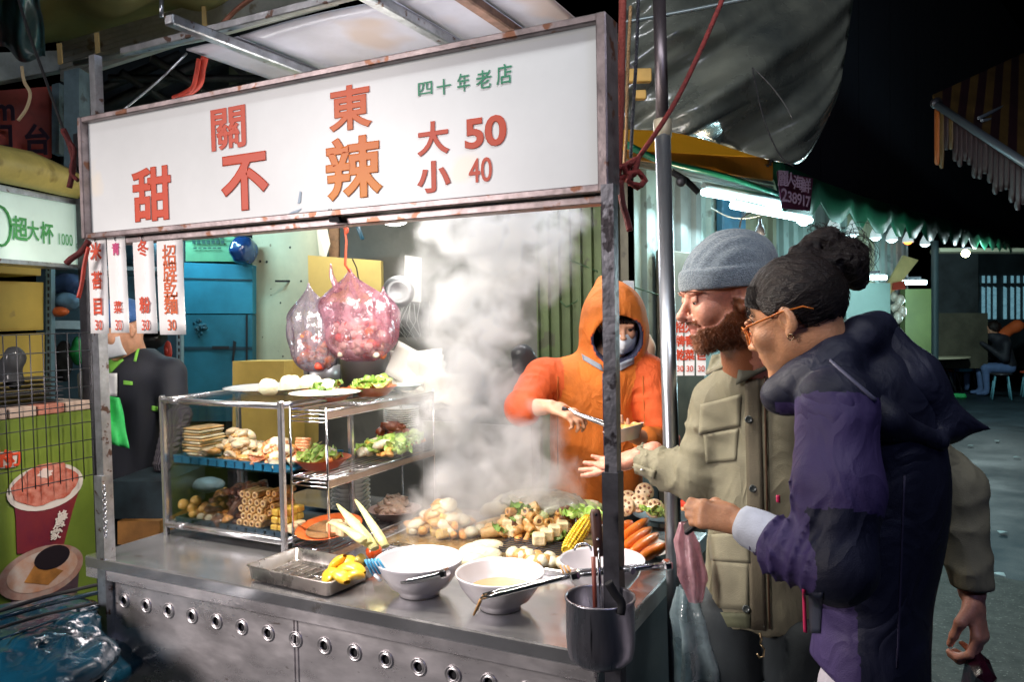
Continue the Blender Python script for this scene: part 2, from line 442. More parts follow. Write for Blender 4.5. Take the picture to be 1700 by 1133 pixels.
# ---------------------------------------------------------------- ground
asphalt = M('asphalt', (.011, .024, .032), .6, nz=(1.3, .45), bump=(120, .3), rvar=.15, spots=(55, .68, (.07, .09, .095)))
def gz(x, y): return .004*mnoise.noise(Vector((x*.5, y*.5, 0)))
b = B(); b.sheet(lambda u, v: (-60+120*u, -30+120*v, gz(-60+120*u, -30+120*v)), 100, 100)
b.obj('ground', asphalt, kind='structure')
b = B(); b.box(at(1640, 1010, z=.01)+Vector((.9, -.8, -.035)), (3.2, 2.2, .1), Rz(-.25)).obj('pavement', M('concrete_patch', (.05, .052, .045), .8, nz=(14, .4), bump=(60, .6), spots=(70, .62, (.16, .16, .14))), kind='structure')
litter = M('pale_paper', (.4, .5, .5), .7)
def scrap():
    b = B(); p = [(-.03, -.02, 0), (.02, -.025, .006), (.035, .01, 0), (.0, .022, .008), (-.03, .012, .002)]
    return b.prism(p, (0, 0, .003)).mesh('scrap', litter)
K = Kind('paper_scrap', scrap, 'litter', 'paper scraps on the street')
for i, (px, py) in enumerate([(1612, 741), (1655, 733), (1620, 810), (1665, 885), (1660, 955), (1688, 760)]):
    K.put(at(px, py, z=.016), Rz(i*1.3), ['pale paper scrap on the asphalt nearest the dark hood of the jacket', 'flat white paper scrap lying on the far asphalt', 'small pale scrap on asphalt beside the olive sleeve', 'pale scrap of paper on the mid asphalt by the frame edge', 'crumpled scrap on asphalt above the paler paving', 'pale scrap at the right frame edge on dark asphalt'][i], scale=1.1)

# ---------------------------------------------------------------- the cart
XL, XR, YF, YB, ZC = -2.515, -.665, 1.693, 2.80, .85
cart = thing('food_cart', 'long stainless steel street food cart with a row of ringed vent holes', 'food cart', (-1.59, 2.25, 0))
b = B(); b.box(((XL+XR)/2, (YF+YB)/2, ZC-.02), (XR-XL, YB-YF, .04), bev=.004)
b.obj('countertop', steel, cart)
b = B(); b.box(((XL+XR)/2, YF+.012, ZC-.0375), (XR-XL+.006, .016, .073), bev=.003); b.obj('front_lip', steel_front, cart)
b = B(); b.box((XR-.004, (YF+YB)/2, ZC-.03), (.012, YB-YF, .058), bev=.003); b.obj('side_lip', steel_front, cart)
# front panel with real round holes
holes_px = [(207, 997), (241, 1004), (279, 1014), (317, 1023), (357, 1033), (399, 1042), (444, 1052), (490, 1063), (538, 1074), (587, 1085), (640, 1097), (697, 1109), (752, 1118), (812, 1129)]
YP = YF+.03
hc = [at(px, py, y=YP) for px, py in holes_px]; hx = [p.x for p in hc]
hz = sum(p.z for p in hc)/len(hc); dx = (hx[-1]-hx[0])/(len(hx)-1)
hx = [hx[0]+dx*i for i in range(16)]
b = B(); hr, hh = .0125, dx/2*.98; zt, zb_ = hz+hh, hz-hh; Z1, Z0 = ZC-.045, .12
xl, xr = XL+.025, XR-.01
def wall(x0, x1, z0, z1):
    if x1 > x0+1e-5: b.poly([(x0, YP, z0), (x1, YP, z0), (x1, YP, z1), (x0, YP, z1)])
def front_strip(z0, z1):
    n = 12; L_ = xr-xl
    for i in range(n): wall(xl+L_*i/n, xl+L_*(i+1)/n, z0, z1)
front_strip(zt, Z1); front_strip(Z0, zb_)
wall(xl, hx[0]-hh, zb_, zt); wall(hx[-1]+hh, xr, zb_, zt)
for i, x in enumerate(hx):
    if i and hx[i]-hh-(hx[i-1]+hh) > 1e-5: wall(hx[i-1]+hh, x-hh, zb_, zt)
    n = 24
    def sq(a):
        c, s_ = math.cos(a), math.sin(a); m = max(abs(c), abs(s_)); return (x+hh*c/m, YP, hz+hh*s_/m)
    for k in range(n):
        a0, a1 = 2*math.pi*k/n, 2*math.pi*(k+1)/n
        ci = lambda a, r=hr, y=YP: (x+r*math.cos(a), y, hz+r*math.sin(a))
        b.poly([ci(a0), ci(a1), sq(a1), sq(a0)]); b.poly([ci(a0), ci(a0, y=YP+.03), ci(a1, y=YP+.03), ci(a1)])
bmesh.ops.remove_doubles(b.bm, verts=b.bm.verts, dist=1e-5)
b.obj('front_panel', steel_front, cart)
ring_me = None
for x in hx:
    if ring_me is None:
        b = B(); b.mi = 1; b.lathe([(.0116, .006), (0, .006)], (0, 0, 0), 24, Rx(-math.pi/2)); b.lathe([(.0122, -.001), (.0116, .006)], (0, 0, 0), 24, Rx(-math.pi/2)); b.mi = 0; b.lathe([(.0128, 0), (.0135, -.0035), (.0165, -.0045), (.018, -.0015), (.0205, -.0015), (.022, -.0045), (.0245, -.003), (.0255, .001)], (0, 0, 0), 24, Rx(-math.pi/2))
        ring_me = b.mesh('vent_ring', [M('ring_steel', (.55, .53, .54), .4, .85, nz=(60, .2)), black_m]); ring_me['local'] = 1
    o = bpy.data.objects.new('vent_ring', ring_me); COL.objects.link(o); o.parent = cart; o.location = Vector((x, YP-.001, hz))-ORG[cart.name]
b = B(); b.box(((XL+XR)/2, (YP+YB)/2+.02, .46), (XR-XL-.1, YB-YP-.1, .66)); b.obj('inner_box', black_m, cart)
xs = at(490, 1040, y=YP).x
b = B(); b.box((xs-.006, YP-.002, .47), (.006, .004, .66), bev=.001); b.box((xs+.008, YP-.002, .47), (.006, .004, .66), bev=.001); b.obj('seam_strip', steel_front, cart)
b = B(); b.box((XR-.02, (YP+YB)/2, .46), (.02, YB-YP-.02, .69), bev=.004); b.obj('side_panel', M('side_steel', (.2, .21, .25), .38, 1, nz=(5, .4), bump=(20, .1), rvar=.1), cart, 'dark dented right side panel')
b = B(); b.box((XL+.03, (YP+YB)/2, .46), (.02, YB-YP-.02, .69)); b.obj('side_panel', steel_front, cart)
b = B(); b.box((XL+.02, YP-.008, .635), (.02, .02, .05), bev=.003); b.cyl((XL+.02, YP-.012, .6), (XL+.02, YP-.012, .67), .005); b.obj('latch', tube_m, cart)
for sx in (XL+.12, XR-.12):
    for sy in (YP+.1, YB-.1):
        b = B(); b.lathe([(0, -.05), (.045, -.05), (.055, -.03), (.055, .03), (.045, .05), (0, .05)], (sx, sy, .057), 18, Rx(math.pi/2).to_3x3()@Matrix.Identity(3)); b.box((sx, sy, .1), (.05, .05, .05)); b.obj('caster', dark_metal, cart)
# grease line under the lip
b = B(); rnd = random.Random(3)
for i in range(46):
    x = XL+.1+rnd.random()*(XR-XL-.2); b.ell((x, YF+.028, ZC-.076+rnd.uniform(-.002, .002)), (rnd.uniform(.004, .02), .004, rnd.uniform(.001, .003)), seg=6, rings=4)
b.obj('grime', M('grime', (.08, .05, .04), .7), cart, kind='stuff')
# posts
def sqpost(name, x, y, z0, z1, w, m=tube_m, parent=cart, lean=0):
    b = B(); b.tube([(x, y, z0), (x+lean*(z1-z0), y, z1)], w/2*1.32, 4, up=(1, 1, 0)); o = b.obj(name, m, parent)
    for p in o.data.polygons: p.use_smooth = False
    return o
px0 = at(163, 700, y=1.70); sqpost('post', -2.43, 1.72, .3, 2.0, .036)
b = B(); b.tube([(-2.43, 1.713, .40), (-2.43, 1.713, 1.13)], .028, 4, up=(1, 1, 0)); o = b.obj('post_sleeve', tube_m, cart)
for p in o.data.polygons: p.use_smooth = False
PX = at(1014, 600, y=1.66).x
sqpost('post', PX, 1.665, .5, 1.93, .031, M('worn_post', (.17, .17, .19), .4, .75, nz=(14, .4), spots=(24, .56, (.04, .035, .04)), bump=(60, .15)))
b = B(); b.tube([(PX, 1.662, .45), (PX, 1.662, 1.29)], .0265, 4, up=(1, 1, 0)); o = b.obj('post_sleeve', dark_metal, cart)
for p in o.data.polygons: p.use_smooth = False
b = B(); b.cyl((PX+.01, 1.66, 1.075), (PX+.045, 1.65, 1.075), .004); b.cyl((PX+.045, 1.65, 1.075), (PX+.05, 1.648, 1.075), .008); b.obj('bolt', tube_m, cart)
# chain on the left post
b = B(); cx = at(186, 850, y=1.69)
for i in range(11):
    z = cx.z+.075-i*.0155; a = (i % 2)*math.pi/2
    pts = [Vector((-2.395+.0055*math.cos(t)*math.cos(a), 1.69+.0055*math.cos(t)*math.sin(a), z+.011*math.sin(t))) for t in [2*math.pi*k/10 for k in range(11)]]
    b.tube(pts, .0022, 5)
tag(b.obj('chain', tube_m, None, loc=(-2.395, 1.69, cx.z)), 'short steel chain hanging on the left post of the cart', 'chain')

# ---------------------------------------------------------------- sign
SX0, SX1, SY, SZ0, SZ1 = -2.41, -.602, 1.673, 1.915, 2.307
sign = thing('stall_sign', 'long white lightbox sign with orange red characters above the food cart', 'sign', ((SX0+SX1)/2, SY, SZ0))
face = M('sign_face', (.62, .63, .62), .35, 0, nz=(1.6, .10), bump=(6, .03), spots=(3.1, .68, (.74, .66, .52)), emit=((.92, .94, .96), .15))
nt = face.node_tree
b = B(); b.box(((SX0+SX1)/2, SY+.03, (SZ0+SZ1)/2), (SX1-SX0-.04, .05, SZ1-SZ0-.03)); b.obj('panel', face, sign)
fr = .018
for nm, c, s_ in (('frame_bar', ((SX0+SX1)/2, SY+.02, SZ1-fr/2), (SX1-SX0-2*fr, .075, fr)), ('frame_bar', ((SX0+SX1)/2, SY+.02, SZ0+fr/2), (SX1-SX0-2*fr, .075, fr)),
                  ('frame_bar', (SX0+fr/2, SY+.02, (SZ0+SZ1)/2), (fr*1.1, .08, SZ1-SZ0)), ('frame_bar', (SX1-fr/2-.003, SY+.02, (SZ0+SZ1)/2), (fr*1.35, .08, SZ1-SZ0))):
    B().box(c, s_, bev=.003).obj(nm, frame_m, sign)
B().box(((SX0+SX1)/2, SY+.035, SZ0-.012), (SX1-SX0-.01, .05, .02), bev=.003).obj('lower_rail', frame_m, sign)
SF = SY+.0035
grad = M('orange_gradient', (.62, .09, .03), .5); nt = grad.node_tree; N = nt.nodes; L = nt.links
tc = N.new('ShaderNodeTexCoord'); sp = N.new('ShaderNodeSeparateXYZ'); L.new(tc.outputs['Object'], sp.inputs[0])
mr = N.new('ShaderNodeMapRange'); L.new(sp.outputs['Z'], mr.inputs[0])
mxg = N.new('ShaderNodeMix'); mxg.data_type = 'RGBA'; L.new(mr.outputs[0], mxg.inputs[0])
zc = at(586, 275, y=SF).z
mr.inputs[1].default_value = zc-.09-SZ0; mr.inputs[2].default_value = zc+.22-SZ0
mxg.inputs[6].default_value = (.74, .26, .02, 1); mxg.inputs[7].default_value = (.58, .07, .02, 1); L.new(mxg.outputs[2], N['Principled BSDF'].inputs['Base Color'])
for m_ in (grad, orange_red):
    m_.node_tree.nodes['Principled BSDF'].inputs['Emission Strength'].default_value = .10
    m_.node_tree.nodes['Principled BSDF'].inputs['Emission Color'].default_value = (.9, .12, .03, 1)
def schar(ch, x0, y0, x1, y1, mat, bold, depth=.002):
    """a character on the sign filling the pixel box of the photograph"""
    c = at((x0+x1)/2, (y0+y1)/2, y=SF); w = abs(at(x1, (y0+y1)/2, y=SF).x-at(x0, (y0+y1)/2, y=SF).x)
    h = abs(at((x0+x1)/2, y1, y=SF).z-at((x0+x1)/2, y0, y=SF).z)
    me = text_mesh(ch, 1, bold, depth/1.0); xs_ = [v.co.x for v in me.vertices]; zs_ = [v.co.z for v in me.vertices]
    cx_, cz_ = (min(xs_)+max(xs_))/2, (min(zs_)+max(zs_))/2; kx, kz = w/(max(xs_)-min(xs_)), h/(max(zs_)-min(zs_))
    for v in me.vertices: v.co = Vector((c.x+(v.co.x-cx_)*kx, SF+v.co.y*.6, c.z+(v.co.z-cz_)*kz))
    me.materials.clear(); me.materials.append(mat); me['local'] = 0; del me['local']
    for p in me.polygons: p.material_index = 0
    return link_mesh('character', me, sign)
for a in [('甜', 219, 277, 284, 368, orange_red, .036), ('不', 366, 255, 446, 350, orange_red, .042), ('關', 350, 178, 408, 248, orange_red, .022), ('東', 545, 141, 617, 216, grad, .033),
          ('辣', 540, 225, 634, 332, grad, .034), ('大', 692, 201, 746, 258, orange_red, .030), ('小', 692, 267, 748, 320, orange_red, .036),
          ('50', 771, 193, 841, 245, orange_red, .036), ('40', 778, 262, 817, 303, orange_red, .012),
          ('四', 694, 136, 718, 158, green_print, .014), ('十', 725, 131, 749, 157, green_print, .014), ('年', 759, 121, 780, 152, green_print, .012), ('老', 790, 116, 816, 147, green_print, .012), ('店', 824, 106, 850, 140, green_print, .012)]:
    schar(*a)
# scuffs and brown residue along the lower edge of the sign: tape left-overs
b = B(); q = at(497, 338, y=SF); b.prism([q+Vector(v) for v in ((-.006, -.001, 0), (.004, -.001, .002), (.008, -.001, .03), (.003, -.001, .034))], (0, .001, 0))
q = at(485, 355, y=SF); b.prism([q+Vector(v) for v in ((-.015, -.001, 0), (.02, -.001, .003), (.035, -.001, .012), (.0, -.001, .006))], (0, .001, 0)); b.obj('tape_residue', M('grey_tape', (.35, .45, .55), .5), sign)

# black bulldog clip on the lower rail
c = at(553, 362, y=SY-.012); clip = thing('binder_clip', 'black binder clip gripping the lower edge of the lightbox sign', 'clip', c)
B().prism([c+Vector(v) for v in ((-.014, 0, -.01), (.022, 0, -.012), (.016, 0, .004), (-.014, 0, .004))], (0, .012, 0)).obj('jaw', black_m, clip)
b = B(); b.tube([c+Vector(v) for v in ((-.012, -.002, .002), (-.01, -.004, .024), (-.002, -.004, .024), (.0, -.002, .002))], .0012, 5); b.tube([c+Vector(v) for v in ((.004, -.002, .002), (.005, -.004, .02), (.011, -.004, .02), (.013, -.002, .002))], .0012, 5); b.obj('wire_handle', black_m, clip)

# hanging price strips
strips = [('米苔目', (148, 398, 178, 554), ['米', '苔', '目'], [420, 468, 511], 'white price strip reading rice noodles, the leftmost of four under the sign', 25, orange_red, .03),
          ('青菜', (181, 394, 211, 553), ['青', '菜'], [415, 512], 'narrow white price strip with pink top character, second from the left', 17, orange_red, .03),
          ('冬粉', (224, 393, 258, 554), ['冬', '粉'], [414, 509], 'white price strip with two widely spaced red characters, third from the left', 22, orange_red, .03),
          ('招牌乾麵', (263, 390, 306, 556), ['招', '牌', '乾', '麵'], [426, 453, 480, 508], 'widest white price strip with four dense orange characters beside the blue boxes', 28, M('orange_print', (.62, .11, .02), .5), .014)]
pinkm = M('pink_print', (.6, .06, .2), .5)
for k, (nm, (x0, y0, x1, y1), chs, ys, lab, cw, mat, bold) in enumerate(strips):
    yy = SY+.006+.004*k; q0, q1 = at(x0, (y0+y1)/2, y=yy), at(x1, (y0+y1)/2, y=yy); zt_ = at((x0+x1)/2, y0, y=yy).z; zb2 = at((x0+x1)/2, y1, y=yy).z
    cx_ = (q0.x+q1.x)/2; w = q1.x-q0.x; root = thing('price_strip', lab, 'price tag', (cx_, yy, zt_), 'price strips hanging under the sign')
    b = B(); b.sheet(lambda u, v: (cx_+(u-.5)*w, yy+.002*math.sin(v*3+k), zb2+(zt_-zb2)*v), 2, 8); b.obj('card', white_card, root, solid=.0012)
    for ch, py in zip(chs, ys):
        c_ = at((x0+x1)/2, py, y=yy-.003); me_ = text('character', ch, cw*2.6/FP*1.22, pinkm if ch == '青' else mat, root, (cx_, yy-.0035, c_.z), bold=bold, depth=.0006, sx=.95)
    c_ = at((x0+x1)/2, 541, y=yy-.003); text('character', '30', .046, mat, root, (cx_, yy-.0035, c_.z), bold=.012, depth=.0006, sx=.75 if k == 1 else .88)
    b = B(); b.tube([(cx_, yy-.004, zt_-.012), (cx_-.005, yy-.006, zt_+.004), (cx_-.004, yy-.008, zt_+.018), (cx_+.004, yy-.008, zt_+.018), (cx_+.004, yy-.006, zt_-.004)], .0013, 5); b.obj('hook', dark_metal, root)

# ---------------------------------------------------------------- canopy over the cart
can = thing('canopy', 'white panelled canopy on steel rails above the food cart', 'canopy', (-1.6, 2.3, 2.5))
ZR = 2.5
pc = at(308, 82, z=ZR+.03)
roofp = M('roof_panel', (.36, .36, .42), .28, 0, nz=(1.5, .4), bump=(5, .1), spots=(1.9, .6, (.42, .35, .34)))
xs_r = [pc.x, at(560, 0, z=ZR+.03).x-.1, at(760, 20, z=ZR+.03).x, .1]
railx = [at(400, 78, z=ZR).x, at(690, 38, z=ZR).x, at(815, 25, z=ZR).x]
edges = [pc.x, railx[0], railx[1], railx[2], at(925, 20, z=ZR).x]
for i in range(4):
    x0, x1 = edges[i]+.004, edges[i+1]-.004
    b = B(); b.sheet(lambda u, v: (x0+(x1-x0)*u, pc.y+(3.0-pc.y)*v, ZR+.03+.012*math.sin(u*math.pi)*math.sin(v*5+i)), 10, 14); b.obj('roof_panel', roofp, can, solid=.006)
for i, x in enumerate(railx):
    b = B(); b.box((x, (1.58+3.0)/2, ZR), (.036, 3.0-1.58, .03), bev=.004); b.obj('rail', M('rust_rail', (.22, .13, .1), .6, .5, nz=(20, .4)) if i == 2 else tube_m, can)
b = B(); b.box((-1.75, 2.95, ZR-.03), (1.3, .04, .03)); b.obj('rail', tube_m, can)
b = B(); b.box((-1.72, 1.80, ZR+.05), (1.3, .025, .025), bev=.003); b.obj('cross_bar', tube_m, can)
b = B(); b.tube([at(268, 0, y=1.62), at(268, 28, y=1.62)], .006, 8); b.obj('hanger', tube_m, can)
for x in (-2.40,):
    sqpost('canopy_post', x, 1.72, 2.31, ZR+.02, .03, tube_m, can)
# unseen tubes added under the canopy to brighten cart, wall and boxes
fill_tube_glow = M('fill_tube_glow', (.9, .95, 1), .4, emit=((1, .96, .9), 6))
for i, (x0, x1, y, en, cl) in enumerate(((-2.2, -.95, 1.80, 47, (1, .90, .78)), (-2.0, -1.1, 3.05, 16, (.98, .97, 1.0)), (-3.1, -2.3, 3.45, 13, (1.0, .95, .85)), (-4.3, -3.6, 3.3, 11, (.45, .85, 1.0)))):
    ZL = 2.24 if i == 0 else ZR-.03; t = thing('fluorescent_lamp', ['long added fill tube, unseen behind the lightbox sign', 'added fill tube, unseen under the canopy above the cook side', 'added fill tube, unseen above the hanging bags', 'cool added fill tube, unseen above the rack and the blue boxes'][i], 'lamp', ((x0+x1)/2, y, ZL), 'added fill tubes under the canopy')
    B().cyl((x0, y, ZL-.04), (x1, y, ZL-.04), .013).obj('tube', fill_tube_glow, t)
    B().box(((x0+x1)/2, y, ZL-.01), (x1-x0+.06, .05, .03), bev=.004).obj('housing', white_paint, t)
    lamp('tube_light', ((x0+x1)/2, y, ZL-.06), en, cl, x1-x0, .04, target=((x0+x1)/2, y+(0 if i < 2 else .5), 0), parent=t)
lamp('canopy_fill_light', (-1.5, 1.95, 2.30), 2.5, (1, .97, .95), 1.3, .05, target=(-1.5, 2.3, 3.0))  # added light that brightens the canopy underside
# round bulb seen through the opening
c = at(655, 362, d=2.95); t = thing('bulb_lamp', 'glowing round white bulb lamp hanging in the steam under the sign', 'lamp', c)
b = B(); b.ell(c, (.055, .055, .03)); b.obj('bulb', M('bulb_glow', (1, 1, 1), .4, emit=((1, .97, .9), 14)), t)
B().cyl(c+Vector((0, 0, .02)), c+Vector((0, 0, .14)), .018).obj('socket', white_paint, t)
lamp('bulb_light', c-Vector((0, 0, .07)), 4, (1, .93, .82), .06, kind='POINT', parent=t)
# ---------------------------------------------------------------- added fill lights from behind the camera, no lamps of the market
lamp('front_fill_light', (-3.4, -1.5, 2.6), 30, (1.0, .90, .88), 1.2, target=(-1.7, 1.8, .8), spread=62)
lamp('blue_fill_light', (2.4, -.6, 3.6), 15, (.40, .45, 1.0), .6, target=(.2, 1.9, 1.0))

def slab(pts, depth=.02):
    """four photo points with distances -> a board with thickness away from the eye; pts = [(px, py, d), ...]"""
    P = [at(a, b_, d=d) for a, b_, d in pts]; n = (P[1]-P[0]).cross(P[2]-P[0]).normalized()
    c = sum(P, Vector())/len(P)
    if n.dot(c-EYE) < 0: n = -n
    return P, n*depth

# ---------------------------------------------------------------- wall behind the cart: pieces side by side
wallm = M('mouldy_concrete', (.17, .17, .15), .85, nz=(2.2, .5), bump=(12, .4), spots=(3, .62, (.12, .125, .11)), col2=(.13, .135, .12))
YW = 4.3
def W_(px): return at(px, 520, y=YW).x
b = B(); xa, xb = W_(520), W_(950); b.sheet(lambda u, v: (xa+(xb-xa)*u, YW+.02*mnoise.noise(Vector((u*9, v*7, 0))), 3.2*v), 40, 40)
b.obj('concrete_wall', wallm, None, 'grey mould stained concrete wall behind the steam', 'wall', loc=(xa, YW, 0), solid=.05)
greenc = M('green_sheet_metal', (.10, .14, .055), .55, .2, nz=(3, .3), bump=(20, .1), spots=(6, .6, (.08, .09, .05)))
brownc = M('brown_sheet_metal', (.15, .14, .10), .5, .3, nz=(3, .35), spots=(8, .6, (.06, .06, .05)))
def corrug(name, P0, P1, z0, z1, n, mat, label, depth=.025, cat='wall'):
    P0, P1 = Vector(P0), Vector(P1); d = P1-P0; nn = Vector((-d.y, d.x, 0)).normalized()
    root = thing(name, label, cat, (P0.x, P0.y, z0)); wdt = d.length/n
    for i in range(n):    # each pressed sheet of the wall is a piece
        a = P0+d*(i/n); e = P0+d*((i+1)/n-.0006); dd = e-a; b = B()
        ks = [0, .06, .10, .30, .34, .56, .60, .80, .84, 1]; hs = [0, 0, 1, 1, 0, 0, 1, 1, 0, 0]
        pr = [a+dd*k+nn*(h_*depth) for k, h_ in zip(ks, hs)]
        for q, r in zip(pr, pr[1:]): b.poly([(q.x, q.y, z0), (r.x, r.y, z0), (r.x, r.y, z1), (q.x, q.y, z1)])
        b.obj('sheet', mat if not isinstance(mat, list) else mat[i % len(mat)], root)
    return root
corrug('green_metal_wall', (W_(905), YW-.12, 0), (W_(1012), YW-.12, 0), .05, 3.2, 3, greenc, 'olive green corrugated metal wall between the steam and the cook')
corrug('brown_metal_wall', (W_(1012)+.004, YW-.08, 0), (W_(1052), YW-.08, 0), .05, 3.2, 1, brownc, 'narrow brown corrugated metal wall right behind the cook')
# alley wall that runs away to the right
creamA = M('cream_sheet_metal', (.34, .33, .22), .5, .1, nz=(3, .25), spots=(7, .62, (.16, .15, .09)))
creamB = M('pale_teal_sheet_metal', (.30, .38, .35), .5, .1, nz=(3, .25), spots=(7, .62, (.15, .18, .16)))
creamC = M('grey_sheet_metal', (.20, .21, .20), .5, .2, nz=(3, .3))
W0 = Vector((W_(1052)+.01, YW, 0)); WD = Vector((.24, .97, 0)).normalized()
r = corrug('alley_wall', W0, W0+WD*5.6, .05, 2.62, 14, [creamB, creamC, creamB, creamA, creamA, creamB], 'long pale corrugated metal wall under the green awning, running down the alley', .03)
corrug('upper_dark_wall', W0+Vector((-.03, .05, 0)), W0+WD*14, 2.63, 6.5, 14, M('night_wall', (.008, .008, .02), .9), 'dark upper wall above the green awning', .002)
# darker service doors and boxes on the wall
def on_wall(t, z, off=.04): return W0+WD*t+Vector((WD.y, -WD.x, 0))*off+Vector((0, 0, z))
AW = Matrix((WD, Vector((-WD.y, WD.x, 0)), Vector((0, 0, 1)))).transposed()
for nm, t, w, z0, z1, m, lab, cat in [('metal_door', .45, .5, .05, 2.0, M('brown_door', (.10, .085, .06), .5, .2, nz=(6, .3)), 'dull brown metal door in the wall between the post and the pole', 'door'),
                             ('meter_box', 1.15, .35, 2.15, 2.45, M('blue_box', (.03, .13, .22), .5, nz=(8, .3)), 'blue painted box below the fluorescent tubes on the pale wall', 'box')]:
    o = thing(nm, lab, cat, on_wall(t, z0)); b = B(); b.box(on_wall(t, (z0+z1)/2), (w, .05, z1-z0), AW, bev=.008); b.obj('panel', m, o)
    b = B(); b.box(on_wall(t+w*.32, (z0+z1)/2, .075), (.02, .03, .1), AW, bev=.004); b.obj('handle', tube_m, o)

# ---------------------------------------------------------------- beige board, cartons, boxes left of the steam
boardm = M('beige_board', (.56, .53, .36), .6, nz=(2.5, .16), spots=(26, .7, (.25, .2, .12)), bump=(9, .08))
P, n = slab([(419, 385, 5.1), (419, 660, 5.1), (530, 660, 4.75), (530, 365, 4.75)], .03)
bo = thing('leaning_board', 'tall beige board with small dark holes standing beside the blue boxes', 'board', P[1])
B().prism(P, n).obj('board_sheet', boardm, bo)
b = B()
for px, py, r in [(482, 411, 5), (432, 434, 5), (443, 435, 5), (466, 503, 4), (500, 467, 4), (470, 592, 4), (494, 580, 4), (450, 490, 2), (450, 480, 2), (436, 560, 2), (512, 520, 2)]:
    dd = 5.1-(px-419)/111*.35; c = at(px, py, d=dd-.004); b.ell(c, (r/FP*dd*.6, .004, r/FP*dd*.45), seg=8, rings=4)
b.box(at(478, 467, d=4.9), (.16, .006, .012), CRm := Matrix((CR, CU, -CF)).transposed()@Rx(-math.pi/2)); b.obj('hole', black_m, bo)
P, n = slab([(525, 375, 4.72), (530, 424, 4.72), (541, 428, 4.7), (548, 405, 4.7), (541, 372, 4.7)], .004)
b = B(); b.prism(P, n); b.obj('torn_paper', M('torn_paper', (.62, .6, .5), .8), bo)
P, n = slab([(546, 355, 4.8), (546, 432, 4.8), (562, 432, 4.8), (562, 355, 4.8)], .04)
B().prism(P, n).obj('wood_post', M('brown_wood', (.16, .09, .045), .7, nz=(20, .4)), None, 'brown wooden post above the yellow board', 'post', loc=P[0])
P, n = slab([(511, 424, 4.5), (513, 500, 4.5), (634, 505, 4.45), (632, 433, 4.45)], .05)
B().prism(P, n).obj('yellow_board', M('yellow_board', (.58, .46, .15), .6, nz=(4, .12)), None, 'square yellow board behind the hanging pink bags', 'board', loc=P[0])
card = M('carton', (.55, .40, .10), .75, nz=(5, .14), bump=(3, .08))
def carton(name, pts, dep, mat, label, group=None, extra=None, cat='carton'):
    P, n = slab(pts, dep); o = thing(name, label, cat, P[1], group); B().prism(P, n).obj('box_body', mat, o)
    m1, m2 = (P[0]+P[3])/2, (P[1]+P[2])/2; w = (P[3]-P[0])*.04
    q = -n.normalized()*.003
    B().prism([P[0]+(P[1]-P[0])*.30+q, P[0]+(P[1]-P[0])*.33+q, P[3]+(P[2]-P[3])*.33+q, P[3]+(P[2]-P[3])*.30+q], q*.5).obj('flap_seam', extra or M('carton_seam', (.3, .2, .05), .8), o)
    return o, P, n
carton('yellow_carton', [(386, 600, 4.15), (386, 745, 4.15), (472, 745, 4.1), (472, 600, 4.1)], .3, card, 'left yellow carton standing behind the glass food cabinet', 'yellow cartons')
carton('yellow_carton', [(474, 601, 4.2), (474, 745, 4.2), (506, 745, 4.2), (506, 601, 4.2)], .3, card, 'narrow right yellow carton behind the glass food cabinet', 'yellow cartons')
blue = M('teal_box', (.02, .14, .20), .45, nz=(3, .3), spots=(6, .66, (.02, .10, .15)), bump=(6, .08))
seam = M('dark_seam', (.01, .04, .06), .6)
o, P, n = carton('blue_box', [(305, 523, 5.0), (305, 700, 5.0), (419, 700, 5.0), (419, 523, 5.0)], .5, blue, 'large teal box with a dark slot at the bottom of the stack', 'teal boxes stacked by the board', seam, 'box')
q = -n.normalized()*.006
b = B(); P2, n2 = slab([(352, 575, 4.985), (352, 580, 4.985), (380, 580, 4.985), (380, 575, 4.985)], .004); b.prism(P2, n2)
P2, n2 = slab([(387, 566, 4.985), (385, 600, 4.985), (388, 600, 4.985), (392, 568, 4.985)], .004); b.prism(P2, n2); P2, n2 = slab([(408, 523, 4.985), (408, 700, 4.985), (411, 700, 4.985), (411, 523, 4.985)], .004); b.prism(P2, n2); b.obj('slot', black_m, o)
b = B(); rnd = random.Random(5)
for i in range(16):
    a = rnd.random()*6.28; c = at(330+15*math.cos(a)*rnd.random(), 545+14*math.sin(a)*rnd.random(), d=4.985); b.ell(c, (.02, .004, .012), Rz(rnd.random()*3), seg=6, rings=4)
b.obj('printed_emblem', M('faded_print', (.01, .07, .10), .6), o)
carton('blue_box', [(305, 436, 5.0), (305, 521, 5.0), (419, 521, 5.0), (419, 440, 5.0)], .5, M('teal_box_light', (.02, .20, .30), .5, nz=(3, .25)), 'bright blue box in the middle of the stack beside the beige board', 'teal boxes stacked by the board', seam, 'box')
o, P, n = carton('green_carton', [(308, 384, 5.0), (308, 434, 5.0), (389, 434, 5.0), (389, 384, 5.0)], .4, M('green_carton', (.11, .32, .17), .6, nz=(4, .2)), 'green printed carton on top of the blue boxes', None, M('g2', (.06, .2, .1), .7))
rnd = random.Random(8); dkp = M('dark_print', (.01, .05, .04), .6)
for i, py in enumerate((394, 402, 412)):
    for k in range(7):
        if i == 2 and k > 5: continue
        c = at(320+k*8+i*2, py, d=4.985); B().box(c, (.02, .004, .022 if i < 2 else .008), Rz(.45)).obj('printed_mark', dkp, o)
c = at(405, 416, d=4.95)
def dome(X, Y, Z):
    s = S(X, Y, Z); s.e(c, (.07, .1, .09)); s.d += .008*vnoise(X*30, Y*30, Z*30); return s.d
tag(link_mesh('plastic_bag', sdf_mesh('bag', dome, c-Vector((.12, .14, .13)), c+Vector((.12, .14, .13)), .01, M('navy_bag', (.01, .04, .14), .2, coat=1)), None, c), 'shiny navy plastic bag stuffed beside the green carton', 'bag')

